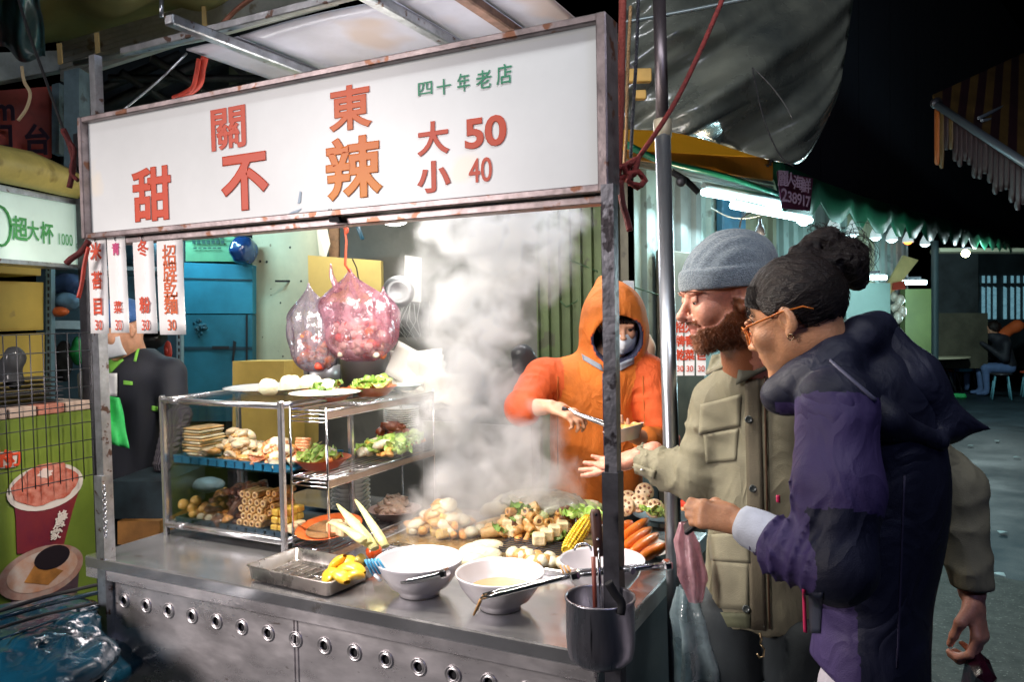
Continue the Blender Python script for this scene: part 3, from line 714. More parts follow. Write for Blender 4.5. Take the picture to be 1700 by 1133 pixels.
# shelf unit with uprights
shelfm = M('blue_grey_rack', (.16, .27, .33), .5, .3, nz=(8, .25))
sh = thing('storage_rack', 'blue grey slotted steel rack behind the worker', 'rack', at(190, 700, d=4.7))
def upright(px, y0, y1, d, w=9):
    P, n = slab([(px, y0, d), (px, y1, d), (px+w, y1, d), (px+w, y0, d)], .035); B().prism(P, n).obj('upright', shelfm, sh)
    b = B(); k = int((y1-y0)/11)
    for i in range(k): b.box(at(px+w/2, y0+(i+.5)*11, d=d-.002), (.006, .006, .02))
    b.obj('slot_row', black_m, sh)
upright(76, 375, 720, 4.0); upright(293, 400, 700, 4.3, 8)
for y0, y1 in ((532, 546), (440, 447)):
    P, n = slab([(84, y0, 4.1), (84, y1, 4.1), (300, y1+4, 4.45), (300, y0+4, 4.45)], .5); B().prism(P, n).obj('shelf_board', shelfm, sh)
P, n = slab([(60, 380, 5.3), (60, 760, 5.3), (310, 760, 5.3), (310, 380, 5.3)], .05)
B().prism(P, n).obj('back_panel', M('dark_back', (.035, .06, .075), .8, nz=(4, .6)), sh)
def lump(name, cx, cy, d, rx, ry, mat, label, cat='bag', seed=1, amp=.25, rz=None, h=.012):
    c = at(cx, cy, d=d); rx, ry = rx/FP*d, ry/FP*d; rz = rz or rx*.7
    def f(X, Y, Z):
        s = S(X, Y, Z); s.e(c, (rx, rz, ry)); a = min(rx, ry)
        s.d += a*amp*vnoise(X/a*1.1, Y/a*1.1, Z/a*1.1, seed)+a*amp*.45*vnoise(X/a*2.7, Y/a*2.7, Z/a*2.7, seed+1); return s.d
    m = Vector((rx*1.4+.02, rz*1.4+.02, ry*1.4+.02))
    return tag(link_mesh(name, sdf_mesh(name, f, c-m, c+m, h, mat), None, c), label, cat)
navy = M('navy_cloth', (.02, .05, .13), .8, nz=(9, .4)); blk = M('black_cloth', (.015, .017, .02), .75, nz=(9, .4), coat=.3)
lump('folded_cloth', 115, 472, 4.15, 34, 18, navy, 'navy cloth bundle on the upper shelf of the rack', 'cloth', 3)
lump('folded_cloth', 112, 500, 4.1, 30, 14, M('grey_blue_cloth', (.10, .22, .34), .8, nz=(9, .4)), 'light blue folded cloth on the rack under the navy bundle', 'cloth', 4)
lump('orange_helmet', 98, 518, 4.05, 19, 9, M('orange_plastic', (.55, .12, .03), .35), 'small orange plastic lid on the rack shelf', 'lid', 5, .05)
lump('stored_bag', 105, 600, 4.4, 20, 34, blk, 'black bag on the lower shelf of the rack', 'bag', 6)
lump('green_basin', 128, 585, 4.2, 13, 26, M('green_plastic', (.02, .28, .08), .4, nz=(20, .5)), 'bright green perforated plastic item on the rack', 'basin', 7, .2)
lump('stored_bag', 140, 640, 4.1, 13, 26, M('grey_white_bag', (.35, .38, .38), .5), 'pale grey bag behind the wire grid beside the left post', 'bag', 8)
lump('stored_bag', 250, 560, 4.6, 30, 20, blk, 'dark bag on the rack above the worker shoulder', 'bag', 9)
lump('stored_bag', 225, 420, 4.6, 60, 26, M('slate_cloth', (.05, .14, .2), .7, nz=(9, .5)), 'slate blue bag behind the price strips', 'bag', 10)
b = B(); c = at(279, 583, d=4.2); b.ell(c, (.03, .01, .055), seg=14); b.ell(c-Vector((0, .01, 0)), (.012, .008, .018), seg=10); tag(b.obj('red_bracket', M('red_plastic', (.3, .03, .02), .4), None, loc=c), 'small dark red oval bracket on the rack upright', 'bracket')

# dark niche and things on the mouldy wall
P, n = slab([(640, 500, 4.55), (640, 560, 4.55), (712, 560, 4.55), (712, 500, 4.55)], .08)
o = thing('wall_niche', 'dark slab standing for a shaded cluttered niche behind the pink bags', 'shelf', P[1]); B().prism(P, n).obj('shelf_board', M('niche_dark', (.03, .035, .03), .8, nz=(12, .8)), o)  # the shade of the niche is put into this slab's dark colour
b = B(); rnd = random.Random(9)
for i in range(12):
    a = at(645+rnd.random()*60, 500+rnd.random()*10, d=4.5); b.tube([a, a+Vector((rnd.uniform(-.05, .05), -.02, -.1)), a+Vector((rnd.uniform(-.08, .08), 0, -.2))], .002, 5)
b.obj('cable', M('pale_cable', (.3, .32, .3), .6), o)
P, n = slab([(672, 424, 4.5), (672, 500, 4.5), (699, 502, 4.5), (699, 428, 4.5)], .01)
B().prism(P, n).obj('paper_sheet', M('pinned_paper', (.6, .6, .56), .8), None, 'white paper sheet pinned on the mouldy wall', 'paper', loc=P[0])
c = at(662, 485, d=4.4); b = B(); b.lathe([(0, 0), (.05, .004), (.088, .02), (.09, .024), (.05, .01), (0, .006)], c, 24, Rz(.5)@Rx(math.pi/2)); tag(b.obj('round_pan', M('dull_lid', (.4, .42, .44), .35, .8), None, loc=c), 'round grey pan hung on the wall beside the paper sheet', 'pan')
P, n = slab([(700, 435, 4.6), (700, 510, 4.6), (720, 500, 4.6), (722, 440, 4.6)], .02)
# bucket, straws, white paper packs
c = at(608, 640, d=3.9); bu = thing('white_bucket', 'white plastic bucket under the hanging pink bags', 'bucket', c)
B().lathe([(0, 0), (.11, 0), (.13, .20), (.137, .205), (.137, .22), (.125, .22), (.105, .01), (0, .01)], c, 28).obj('bucket_body', M('white_plastic', (.62, .64, .64), .45, sss=.1), bu)
c = at(535, 642, d=3.7); rnd = random.Random(4)
hold = thing('chopstick_bundle', 'bundle of black and white wrapped chopsticks in a holder behind the plates', 'chopsticks', c)
B().lathe([(0, 0), (.08, 0), (.085, .1), (.078, .1), (.07, .01), (0, .01)], c, 20).obj('holder', M('grey_tin', (.4, .4, .4), .4, .7), hold)
stick_w, stick_b = M('stick_white', (.65, .65, .6), .5), M('stick_black', (.03, .03, .035), .5)
me_ = None
for i in range(34):
    a = rnd.random()*6.28; r_ = .072*math.sqrt(rnd.random())
    b = B(); lo = c+Vector((r_*math.cos(a), r_*math.sin(a), .01)); b.tube([lo, lo+Vector((r_*.5*math.cos(a), r_*.5*math.sin(a), .17+rnd.random()*.03))], .005, 5); b.obj('chopstick', stick_w if i % 2 else stick_b, hold)
def sheets(px, py, d, n_, w, h, label, seed, name='paper_pack'):
    c = at(px, py, d=d); o = thing(name, label, 'paper bags', c); rnd = random.Random(seed)
    for i in range(n_):
        R = Rz(.4+rnd.uniform(-.35, .35))@Ry(rnd.uniform(-.2, .5))@Rx(rnd.uniform(-.5, -.1)); b = B()
        b.sheet(lambda u, v: c+R@Vector(((u-.5)*w, .012*math.sin(u*5+i)+.01*math.sin(v*4), (v-.5)*h))+Vector((0, 0, .008*i)), 6, 6); b.obj('paper_sheet', M('white_paper', (.7, .68, .6), .7, nz=(6, .1)) if i == 0 else bpy.data.materials['white_paper'], o, solid=.002)
sheets(690, 628, 3.5, 7, .24, .16, 'heap of white paper bags behind the rack, half in the steam', 2)
sheets(745, 655, 3.3, 4, .2, .12, 'second heap of white paper bags, deeper in the steam', 6)

# ---------------------------------------------------------------- hanging pink bags
pinkf = glassy('pink_film', (1, .80, .86), .20, .14, .26, (.90, .46, .58), 24)
clearf = glassy('clear_film', (1, .97, .98), .26, .10, .26, (.66, .58, .72), 18)
def hung_bag(name, label, cx, y0, y1, w, d, mat, seed, tip=None, fillm=(None,), n_=26, dep=.09):
    top = at(cx if tip is None else tip, y0, d=d); bot = at(cx, y1, d=d); hgt = top.z-bot.z; wid = w/FP*d/2
    o = thing(name, label, 'plastic bag', top, 'plastic bags hanging behind the cabinet'); b = B()
    def f(u, v):
        a = 2*math.pi*u; k = min(1, v/.40); r = (.04+.96*k*k*(3-2*k))*(1 if v < .75 else math.sqrt(max(.02, 1-((v-.75)/.27)**2)))
        fold = 1+.10*math.sin(a*9+seed+v*2)*(1-v*.6)+.05*math.sin(a*23+v*9)+.12*mnoise.noise(Vector((math.cos(a)*2, math.sin(a)*2, v*4+seed)))
        c = top.lerp(bot, v); return c+Vector((math.cos(a)*r*wid*fold, math.sin(a)*r*dep*fold, 0))
    b.sheet(f, 60, 26, wrap=True); b.obj('film', mat, o)
    rnd = random.Random(seed)
    for i in range(n_):
        a, k = rnd.random()*6.28, math.sqrt(rnd.random()); v = .58+.36*rnd.random(); c = top.lerp(bot, v)+Vector((math.cos(a)*k*wid*.78, math.sin(a)*k*dep*.7, 0))
        b = B(); s_ = rnd.uniform(.014, .026); b.ell(c, (s_, s_*.8, s_*.75), Rz(rnd.random()*3)@Rx(rnd.random()), 9, 6); b.jit(.006, 60, i); b.obj('filling', fillm[i % len(fillm)], o)
    return o, top
f_or = M('orange_food', (.72, .20, .06), .5, nz=(30, .3)); f_wh = M('white_food', (.8, .7, .58), .5, nz=(30, .15)); f_rd = M('red_food', (.55, .06, .03), .45, nz=(30, .3))
hung_bag('hanging_bag', 'large pink plastic bag of red and white fish cakes hanging from a red string', 598, 446, 600, 134, 3.35, pinkf, 1, 580, (f_wh, f_wh, f_or, f_wh, f_rd), 80)
hung_bag('hanging_bag', 'clear lilac plastic bag of orange snacks hanging left of the pink bag', 524, 470, 618, 86, 3.42, clearf, 5, 512, (f_or, f_or, f_rd), 30, .07)
hung_bag('hanging_bag', 'small red plastic bag hanging right of the pink bag', 634, 476, 585, 58, 3.4, pinkf, 9, 636, (f_rd, f_or), 10, .05)
b = B()
def handle(px0, py0, px1, py1, d, m):
    b = B(); a, e = at(px0, py0, d=d), at(px1, py1, d=d); mid = (a+e)/2+Vector((0, -.02, .01)); b.tube([a, mid, e], [.005, .016, .03], 8, flat=.35); return b
handle(549, 438, 562, 485, 3.3, None).obj('bag_handle', pinkf, None, 'pink twisted bag handle rising left of the red string', 'bag handle', loc=at(549, 438, d=3.3))
b = B(); b.tube([at(571, 372, d=3.3), at(575, 400, d=3.3), at(573, 440, d=3.32), at(581, 452, d=3.34)], [.004, .005, .006, .004], 6); b.ell(at(575, 382, d=3.3), (.012, .01, .018), seg=8, rings=5)
b.obj('hanging_string', M('red_string', (.7, .12, .06), .5), None, 'knotted red string holding the pink bags', 'string', loc=at(575, 380, d=3.3))
b = B(); b.tube([at(590, 366, d=3.2), at(602, 398, d=3.2)], .014, 6, flat=.4); b.obj('clip_strip', M('navy_strip', (.01, .05, .08), .4), None, 'dark blue strip hanging under the sign right of the clip', 'strip', loc=at(595, 380, d=3.2))
b = B(); b.tube([at(585, 430, d=3.5), at(592, 445, d=3.5), at(598, 480, d=3.5)], .003, 5); b.obj('thin_cable', black_m, None, 'thin black cable crossing the yellow board', 'cable', loc=at(590, 445, d=3.5))
b = B(); pts = [(955, 372), (960, 420), (966, 470), (958, 500), (940, 510), (930, 500)]
b.tube([at(x, y, d=4.5) for x, y in pts], .004, 5); b.tube([at(930, 425, d=4.5), at(990, 450, d=4.45), at(1030, 470, d=4.35), at(1100, 492, d=4.3)], .004, 5)
b.obj('wall_cable', M('green_cable', (.03, .09, .03), .5), None, 'loose cable looping on the green metal wall above the cook', 'cable', loc=at(955, 450, d=4.5))
c = at(1043, 485, d=4.25); o = thing('wall_socket', 'small white socket box behind the hood of the cook', 'socket', c); B().box(c, (.06, .03, .12), CRm, bev=.004).obj('socket_cover', white_paint, o)
b = B(); b.tube([c+Vector((.02, -.03, .03)), c+Vector((.05, -.05, -.01)), c+Vector((.03, -.04, -.08))], .004, 6); b.obj('plug_cord', white_paint, o)
P, n = slab([(1048, 555, 4.0), (1040, 640, 4.0), (1072, 690, 4.0), (1087, 560, 4.0), (1065, 545, 4.0)], .03)
lump('paper_lantern', 1066, 590, 4.0, 22, 48, M('peach_bag', (.62, .38, .24), .6, nz=(5, .3)), 'pale peach plastic bag hanging right of the cook shoulder', 'bag', 12, .12)
# second set of strips seen behind the man's beard
for i, (x0, x1, chs) in enumerate([(1124, 1134, '招牌乾'), (1137, 1153, '火青菜'), (1156, 1172, '米目巨')]):
    d = 2.9; P, n = slab([(x0, 520, d), (x0, 624, d), (x1, 624, d), (x1, 520, d)], .002); root = thing('price_strip', ['narrow white price strip just right of the round pole behind the beard', 'white price strip reading greens behind the bearded man chin', 'white price strip nearest the khaki collar of the man'][i], 'price tag', P[0], 'price strips behind the bearded man')
    B().prism(P, n).obj('card', white_card, root)
    for ch, py in zip(chs, (545, 568, 591)): text('character', ch, .042, strips[0][6], root, at((x0+x1)/2, py, d=d-.004), Rz(.47), bold=.03, depth=.0006, sx=.9)
    text('character', '30', .03, strips[0][6], root, at((x0+x1)/2, 613, d=d-.004), Rz(.47), bold=.01, depth=.0006, sx=.9)
# ---------------------------------------------------------------- neighbouring drinks stall at the left
XN = -2.95
def onp(px, py, off=0): return at(px, py, x=XN+off)
A0, A1 = onp(-60, 700), onp(152, 700)
y0n, y1n = A0.y-.5, A1.y
stall = thing('drinks_stall', 'drinks stall panel with a green poster of red iced cups at the left edge', 'market stall', (XN, y1n, 0))
zt = onp(76, 690).z; zb0 = -.0
gp = M('poster_green', (.16, .22, .03), .35, nz=(1.3, .5), col2=(.05, .09, .015), bump=(4, .02))
B().box((XN-.02, (y0n+y1n)/2, zt/2), (.035, y1n-y0n, zt), bev=.002).obj('poster_panel', gp, stall)
B().box((XN-.03, y1n+.02, 1.2), (.05, .035, 2.4), bev=.003).obj('edge_post', dark_metal, stall)
ledge = M('ledge_tile', (.36, .27, .22), .6, nz=(9, .4)); ledge2 = M('ledge_tile_red', (.42, .16, .11), .6, nz=(9, .4))
for i in range(9):
    L_ = (y1n-y0n)/9; B().box((XN-.10, y0n+L_*(i+.5), zt+.021), (.2, L_-.006, .038), bev=.003).obj('tile', ledge2 if i in (4, 7) else ledge, stall)
# flat print of the poster: cup, ice, second cup, lettering
def disc(cx, cy, rx, ry, off, mat, name, n=30, seed=0, wob=0, y_=1):
    c = onp(cx, cy, off); e = onp(cx+rx, cy, off); kx = (e-c).length; kz = ry/rx*kx*0+abs(onp(cx, cy-ry, off).z-c.z); b = B(); pts = []
    for i in range(n):
        a = 2*math.pi*i/n; w = 1+wob*mnoise.noise(Vector((math.cos(a)*2+seed, math.sin(a)*2, seed))); pts.append(c+Vector((0, kx*math.cos(a)*w, kz*math.sin(a)*w)))
    b.prism(pts, (.0008, 0, 0)); return b.obj(name, mat, stall)
def ppoly(pts, off, mat, name): B().prism([onp(x, y, off) for x, y in pts], (.0008, 0, 0)).obj(name, mat, stall)
cupm = M('print_red_drink', (.18, .02, .02), .4, nz=(9, .6), col2=(.10, .01, .03)); icem = M('print_red_ice', (.38, .06, .03), .4, nz=(40, .5), col2=(.60, .24, .18)); rimm = M('print_rim', (.62, .55, .50), .4)
ppoly([(20, 812), (134, 806), (120, 850), (104, 912), (78, 921), (28, 920), (26, 860)], .002, cupm, 'printed_cup')
disc(77, 809, 60, 38, .004, rimm, 'printed_rim'); disc(77, 806, 53, 31, .006, icem, 'printed_ice', wob=.12); disc(78, 788, 36, 18, .008, icem, 'printed_ice', wob=.3, seed=4)
disc(75, 786, 12, 8, .0095, M('print_pale', (.75, .6, .55), .4), 'printed_highlight', wob=.5, seed=2)
for i, ch in enumerate('蜂蜜公家'): text('character', ch, .042, rimm, stall, onp(104-i*4, 858+i*10.5, .008), Rz(math.pi/2), bold=.03, depth=.0006)
ppoly([(14, 946), (132, 940), (126, 1010), (20, 1015)], .004, M('print_dark_drink', (.05, .03, .04), .4, nz=(9, .5)), 'printed_cup')
disc(70, 950, 66, 42, .006, M('print_cream', (.34, .28, .25), .4, nz=(10, .5), col2=(.25, .08, .05)), 'printed_rim'); disc(72, 948, 55, 33, .0075, M('print_pale2', (.42, .36, .33), .4, nz=(14, .5), col2=(.4, .18, .1)), 'printed_drink')
ppoly([(60, 935), (105, 948), (80, 972), (40, 968)], .009, M('print_amber', (.28, .12, .03), .4, nz=(12, .5)), 'printed_syrup'); disc(87, 926, 28, 19, .0105, M('print_black', (.012, .008, .012), .35), 'printed_straw')
ppoly([(-5, 752), (30, 749), (26, 776), (-5, 779)], .003, rimm, 'printed_label'); text('character', '的', .07, orange_red, stall, onp(6, 766, .006), Rz(math.pi/2), bold=.04, depth=.0006); text('character', '勺', .06, orange_red, stall, onp(22, 764, .006), Rz(math.pi/2), bold=.04, depth=.0006)
# wire grid in front
grid_t = thing('wire_grid', 'black wire grid panel in front of the drinks stall', 'wire grid', onp(76, 555, .06))
gx = XN+.05; gy0, gy1 = y0n, onp(152, 640, .05).y; gz1, gz0 = onp(40, 556, .05).z, onp(40, 812, .05).z
n = 8
for i in range(n+1):
    z = gz1+(gz0-gz1)*i/n; B().cyl((gx, gy0, z), (gx, gy1, z), .0022, seg=5).obj('wire', dark_metal, grid_t)
k = int((gy1-gy0)/.048)
for i in range(k+1):
    y = gy1-.048*i; B().cyl((gx+.004, y, gz0-.01), (gx+.004, y, gz1), .0022, seg=5).obj('wire', dark_metal, grid_t)
# black shopping basket and helmet behind the grid
c = at(30, 655, d=3.05); bas = thing('wire_basket', 'small black wire basket with a dark bag behind the grid', 'basket', c)
for i in range(7): B().box(c+Vector((0, 0, -.05+i*.018)), (.16, .26, .003)).obj('basket_wire', dark_metal, bas)
B().box(c-Vector((0, 0, .07)), (.17, .27, .02), bev=.003).obj('basket_base', M('grey_mauve', (.25, .2, .24), .5), bas)
lump('stored_bag', 18, 610, 3.0, 26, 34, blk, 'black bag lying in the wire basket behind the grid', 'bag', 15)
yel = M('yellow_cabinet', (.56, .40, .07), .5, nz=(3, .16), spots=(9, .68, (.4, .28, .07)))
def cab(pts, label):
    P, n = slab(pts, .25); o = thing('yellow_cabinet', label, 'cabinet', P[1], 'yellow cabinets of the drinks stall'); B().prism(P, n).obj('cabinet_body', yel, o)
    q = -n.normalized()*.004; i_ = [P[k].lerp(sum(P, Vector())/4, .08)+q for k in range(4)]; B().prism(i_, q).obj('cabinet_door', yel, o)
cab([(-40, 466, 3.7), (-40, 552, 3.7), (72, 548, 4.0), (72, 469, 4.0)], 'upper yellow cabinet below the white drinks sign')
cab([(-40, 558, 3.7), (-40, 668, 3.7), (74, 655, 4.0), (74, 553, 4.0)], 'lower yellow cabinet behind the wire grid')
cab([(-40, 425, 3.6), (-40, 452, 3.6), (68, 458, 3.9), (68, 437, 3.9)], 'narrow yellow cabinet directly below the drinks sign')
# its sign
sgn = thing('drinks_sign', 'white and green lit drinks sign with green characters under a yellow hood', 'sign', at(70, 440, d=3.0))
S0, S1 = Vector(at(-60, 427, d=2.62)), Vector(at(138, 443, d=3.23))
def sp(px, py): # on the face of the drinks sign
    D = (at(px, py, d=1)-EYE); nrm = (S1-S0).cross(Vector((0, 0, 1))).normalized(); t = (S0-EYE).dot(nrm)/D.dot(nrm); return EYE+D*t
SN = (S1-S0).cross(Vector((0, 0, 1))).normalized(); SN = SN if SN.dot(EYE-S0) > 0 else -SN
def spl(pts, off, dep, mat, name): B().prism([sp(x, y)+SN*off for x, y in pts], -SN*dep).obj(name, mat, sgn)
spl([(-60, 300), (-60, 424), (138, 441), (138, 338)], 0, .1, M('drinks_sign_face', (.55, .68, .62), .35, nz=(2, .15), emit=((.6, .9, .8), .22)), 'panel')
spl([(-60, 296), (-60, 306), (139, 343), (139, 335)], .012, .12, tube_m, 'frame_bar'); spl([(-60, 425), (-60, 433), (139, 447), (139, 441)], .012, .12, tube_m, 'frame_bar')
SR = Matrix(((S1-S0).normalized().to_tuple(), ((-SN).to_tuple()), (0, 0, 1))).transposed()
sdir = Vector((S1.x-S0.x, S1.y-S0.y, 0)).normalized(); SR = Matrix((sdir, -SN, Vector((0, 0, 1)))).transposed()
for ch, px, py, w in (('超', 31, 383, 27), ('大', 53, 386, 22), ('杯', 76, 390, 25)): text('character', ch, w/FP*3.1*1.45, M('sign_green', (.05, .30, .08), .5) if ch == '超' else bpy.data.materials['sign_green'], sgn, sp(px, py)+SN*.004, SR, bold=.024, depth=.002, sx=.85)
text('character', '1000', .064, bpy.data.materials['sign_green'], sgn, sp(106, 399)+SN*.004, SR, depth=.002, sx=.72); text('character', 'cc', .05, bpy.data.materials['sign_green'], sgn, sp(128, 407)+SN*.004, SR, depth=.002, sx=.7)
b = B(); c = sp(-2, 375); pts = [c+SN*.006+sdir*(.05*math.cos(a))+Vector((0, 0, .07*math.sin(a))) for a in [6.28*i/16 for i in range(17)]]; b.tube(pts, .005, 5); b.obj('printed_fruit', bpy.data.materials['sign_green'], sgn)
hood = M('yellow_hood', (.60, .50, .15), .5, nz=(4, .3), spots=(7, .6, (.35, .27, .07)))
hp0 = [sp(-60, 236), sp(-10, 244), sp(40, 254), sp(90, 276), sp(138, 300)]; hp1 = [sp(-60, 294), sp(-10, 303), sp(40, 313), sp(90, 324), sp(138, 333)]
def hf(u, v):
    k = u*4; i = min(3, int(k)); t = k-i; a, e = hp0[i].lerp(hp0[i+1], t), hp1[i].lerp(hp1[i+1], t); return a.lerp(e, v)+SN*(.03+.05*math.sin(v*math.pi))
b = B(); b.sheet(hf, 16, 8); b.obj('hood', hood, sgn, solid=.01)
# red banner behind
P, n = slab([(-20, 152, 4.0), (-20, 262, 4.0), (86, 262, 4.2), (86, 143, 4.2)], .02)
ban = thing('red_banner', 'dark red banner with black characters above the yellow hood', 'banner', P[0]); B().prism(P, n).obj('panel', M('banner_red', (.24, .025, .015), .6, nz=(4, .4)), ban)
for ch, px, py, s_ in (('m', 8, 183, .16), ('口', 2, 232, .16), ('台', 62, 236, .16)): text('character', ch, s_, M('banner_ink', (.035, .02, .035), .5) if ch == 'm' else bpy.data.materials['banner_ink'], ban, at(px, py, d=3.99), Rz(.47), bold=.03, sx=.9)

# ---------------------------------------------------------------- structures above, upper left
slatm = M('aluminium_slat', (.42, .43, .38), .4, .4, nz=(5, .3), spots=(9, .62, (.25, .22, .15)))
def bar(name, pts, dep, mat, label, cat, kind=None, group=None):
    P, n = slab(pts, dep); return B().prism(P, n).obj(name, mat, None, label, cat, group, kind, loc=P[0])
shut = thing('roller_shutter', 'row of pale aluminium slats of a raised roller shutter at the upper left', 'shutter', at(300, 70, d=3.9))
for i in range(7):
    y0, y1 = 40+i*9.3, -60+i*7.0
    P, n = slab([(100, y0+30, 4.1), (100, y0+38, 4.1), (560, y1+6, 3.7), (560, y1-2, 3.7)], .03); B().prism([P[0], P[1], P[2], P[3]], n).obj('slat', slatm, shut)
b = B(); b.tube([at(124, 106, d=3.9), at(335, 64, d=3.75), at(560, 4, d=3.6)], .014, 8); b.obj('bottom_tube', M('bright_alu', (.66, .72, .68), .35, .5), shut)
for px, py in ((98, 90), (160, 72), (338, 28)):
    P, n = slab([(px-4, py-18, 3.66), (px-2, py+16, 3.66), (px+5, py+14, 3.66), (px+3, py-19, 3.66)], .01); B().prism(P, n).obj('strap', M('tan_strap', (.45, .33, .14), .7) if px == 98 else bpy.data.materials['tan_strap'], shut)
tarpg = M('olive_tarp', (.16, .17, .06), .55, nz=(2.5, .5), bump=(6, .3), col2=(.30, .26, .09)); darkt = M('dark_teal_tarp', (.015, .05, .055), .35, nz=(3, .6), bump=(9, .4), coat=.3)
def cloth(name, corners, mat, label, amp=.03, nu=24, nv=14, seed=0, cat='tarpaulin', fr=3, solid=.004, **k):
    C4 = [at(a, b_, d=d) for a, b_, d in corners]; n = (C4[1]-C4[0]).cross(C4[3]-C4[0]).normalized(); b = B()
    def f(u, v):
        p = C4[0].lerp(C4[3], u).lerp(C4[1].lerp(C4[2], u), v); return p+n*(amp*mnoise.noise(Vector((u*fr, v*fr*.6, seed)))+amp*.4*math.sin(u*fr*4+v*2+seed))
    b.sheet(f, nu, nv); return b.obj(name, mat, None, label, cat, loc=C4[0], solid=solid, **k)
cloth('tarpaulin', [(55, -60, 3.2), (65, 75, 4.6), (330, 45, 4.6), (420, -60, 3.2)], tarpg, 'olive yellow tarpaulin roof above the aluminium slats', .07, seed=2)
cloth('tarpaulin', [(-40, -60, 2.9), (-40, 92, 3.6), (75, 95, 3.6), (60, -60, 2.9)], darkt, 'dark teal crumpled plastic sheet in the upper left corner', .10, seed=5)
bar('overhead_beam', [(-30, 88, 3.9), (-30, 140, 3.9), (140, 108, 4.2), (140, 82, 4.2)], .1, M('grey_beam', (.20, .24, .24), .5, nz=(8, .4)), 'grey beam running from the left frame edge to the slats', 'beam')
bar('pillar', [(106, 118, 3.8), (106, 300, 3.8), (131, 300, 3.8), (131, 112, 3.8)], .1, M('blue_grey_pillar', (.16, .24, .28), .5, nz=(8, .35), spots=(10, .6, (.08, .1, .11))), 'blue grey metal pillar behind the left end of the sign', 'pillar')
bar('pillar', [(86, 140, 4.1), (86, 255, 4.1), (98, 255, 4.1), (98, 137, 4.1)], .06, bpy.data.materials['blue_grey_pillar'], 'thin blue grey pillar beside the red banner', 'pillar')
# dark roof space with beams
rs = thing('roof_frame', 'dark steel roof frame seen between the slats and the sign', 'roof frame', at(280, 130, d=4.8))
beamm = M('dark_beam', (.05, .055, .055), .6, .3, nz=(10, .5))
for a, e, w in (((150, 190), (430, 60), .04), ((200, 120), (330, 200), .03), ((250, 95), (400, 190), .03), ((180, 130), (480, 130), .025), ((140, 160), (300, 90), .03), ((345, 60), (420, 140), .03), ((330, 110), (500, 20), .05)):
    b = B(); b.tube([at(a[0], a[1], d=4.9), at(e[0], e[1], d=5.3)], w, 4); b.obj('beam', beamm, rs)
P, n = slab([(380, 100, 5.4), (380, 140, 5.4), (450, 120, 5.4), (450, 85, 5.4)], .02); B().prism(P, n).obj('ceiling_sheet', M('olive_sheet', (.10, .12, .07), .7), rs)
P, n = slab([(100, 30, 5.8), (100, 420, 5.8), (560, 420, 5.8), (560, 30, 5.8)], .05); B().prism(P, n).obj('back_sheet', M('roof_back', (.02, .03, .035), .8, nz=(5, .5)), rs)
# cords and ribbons at the upper left
def cord(name, pts, d, r, mat, label, cat='rope', seg=6):
    P = [at(*p, d=(d if not isinstance(d, (list, tuple)) else d[i])) for i, p in enumerate(pts)]
    Q = []
    for i in range(len(P)-1):
        for k in range(4):
            t = k/4; p0, p1, p2, p3 = P[max(i-1, 0)], P[i], P[i+1], P[min(i+2, len(P)-1)]
            Q.append(.5*((2*p1)+(p2-p0)*t+(2*p0-5*p1+4*p2-p3)*t*t+(3*p1-p0-3*p2+p3)*t*t*t))
    Q.append(P[-1]); b = B(); b.tube(Q, r, seg); return b.obj(name, mat, None, label, cat, loc=P[0])
cord('black_cord', [(28, -10), (50, 60), (75, 130), (98, 195), (108, 225), (120, 262), (140, 300)], 2.6, .005, black_m, 'black cord hanging from the upper left corner to the sign end')
cord('ribbon', [(105, 215), (118, 245), (122, 275), (115, 312)], 2.58, .010, rope_red, 'dark red ribbon knotted on the black cord left of the sign', 'ribbon')
cord('ribbon', [(104, 218), (112, 232), (124, 250), (118, 285), (130, 300)], 2.57, .007, rope_red, 'second dark red ribbon loop left of the sign', 'ribbon')
cord('rope', [(310, 88), (262, 135), (200, 186)], [2.7, 2.65, 2.55], .004, tube_m, 'thin taut wire from the canopy to the top of the sign', 'wire')
cord('ribbon', [(340, 95), (335, 115), (330, 140), (305, 158), (288, 165)], 2.62, .013, ribbon_m, 'bright red plastic ribbon tied between canopy and sign top', 'ribbon')
cord('ribbon', [(330, 98), (326, 122), (318, 148), (292, 163)], 2.6, .008, ribbon_m, 'thin strand of red ribbon beside the wider one above the sign', 'ribbon')
cord('cord', [(36, 110), (40, 135), (50, 155), (44, 180), (30, 200)], 2.8, .006, M('tan_cord', (.42, .33, .2), .8), 'frayed tan cord hanging at the upper left before the banner', 'cord')
cord('rope', [(420, -5), (390, 18), (362, 48)], [2.7, 2.75, 2.8], .009, M('rusty_rod', (.28, .12, .08), .5, .5, nz=(20, .4)), 'rusty rod crossing above the first canopy rail', 'rod')
cord('ribbon', [(148, 400), (135, 418), (118, 430), (110, 438)], 2.52, .010, rope_red, 'dark red ribbon end sticking out left of the first price strip', 'ribbon')
cord('ribbon', [(147, 410), (140, 440), (136, 470), (130, 495)], 2.52, .007, ribbon_m, 'red ribbon hanging down left of the first price strip', 'ribbon')

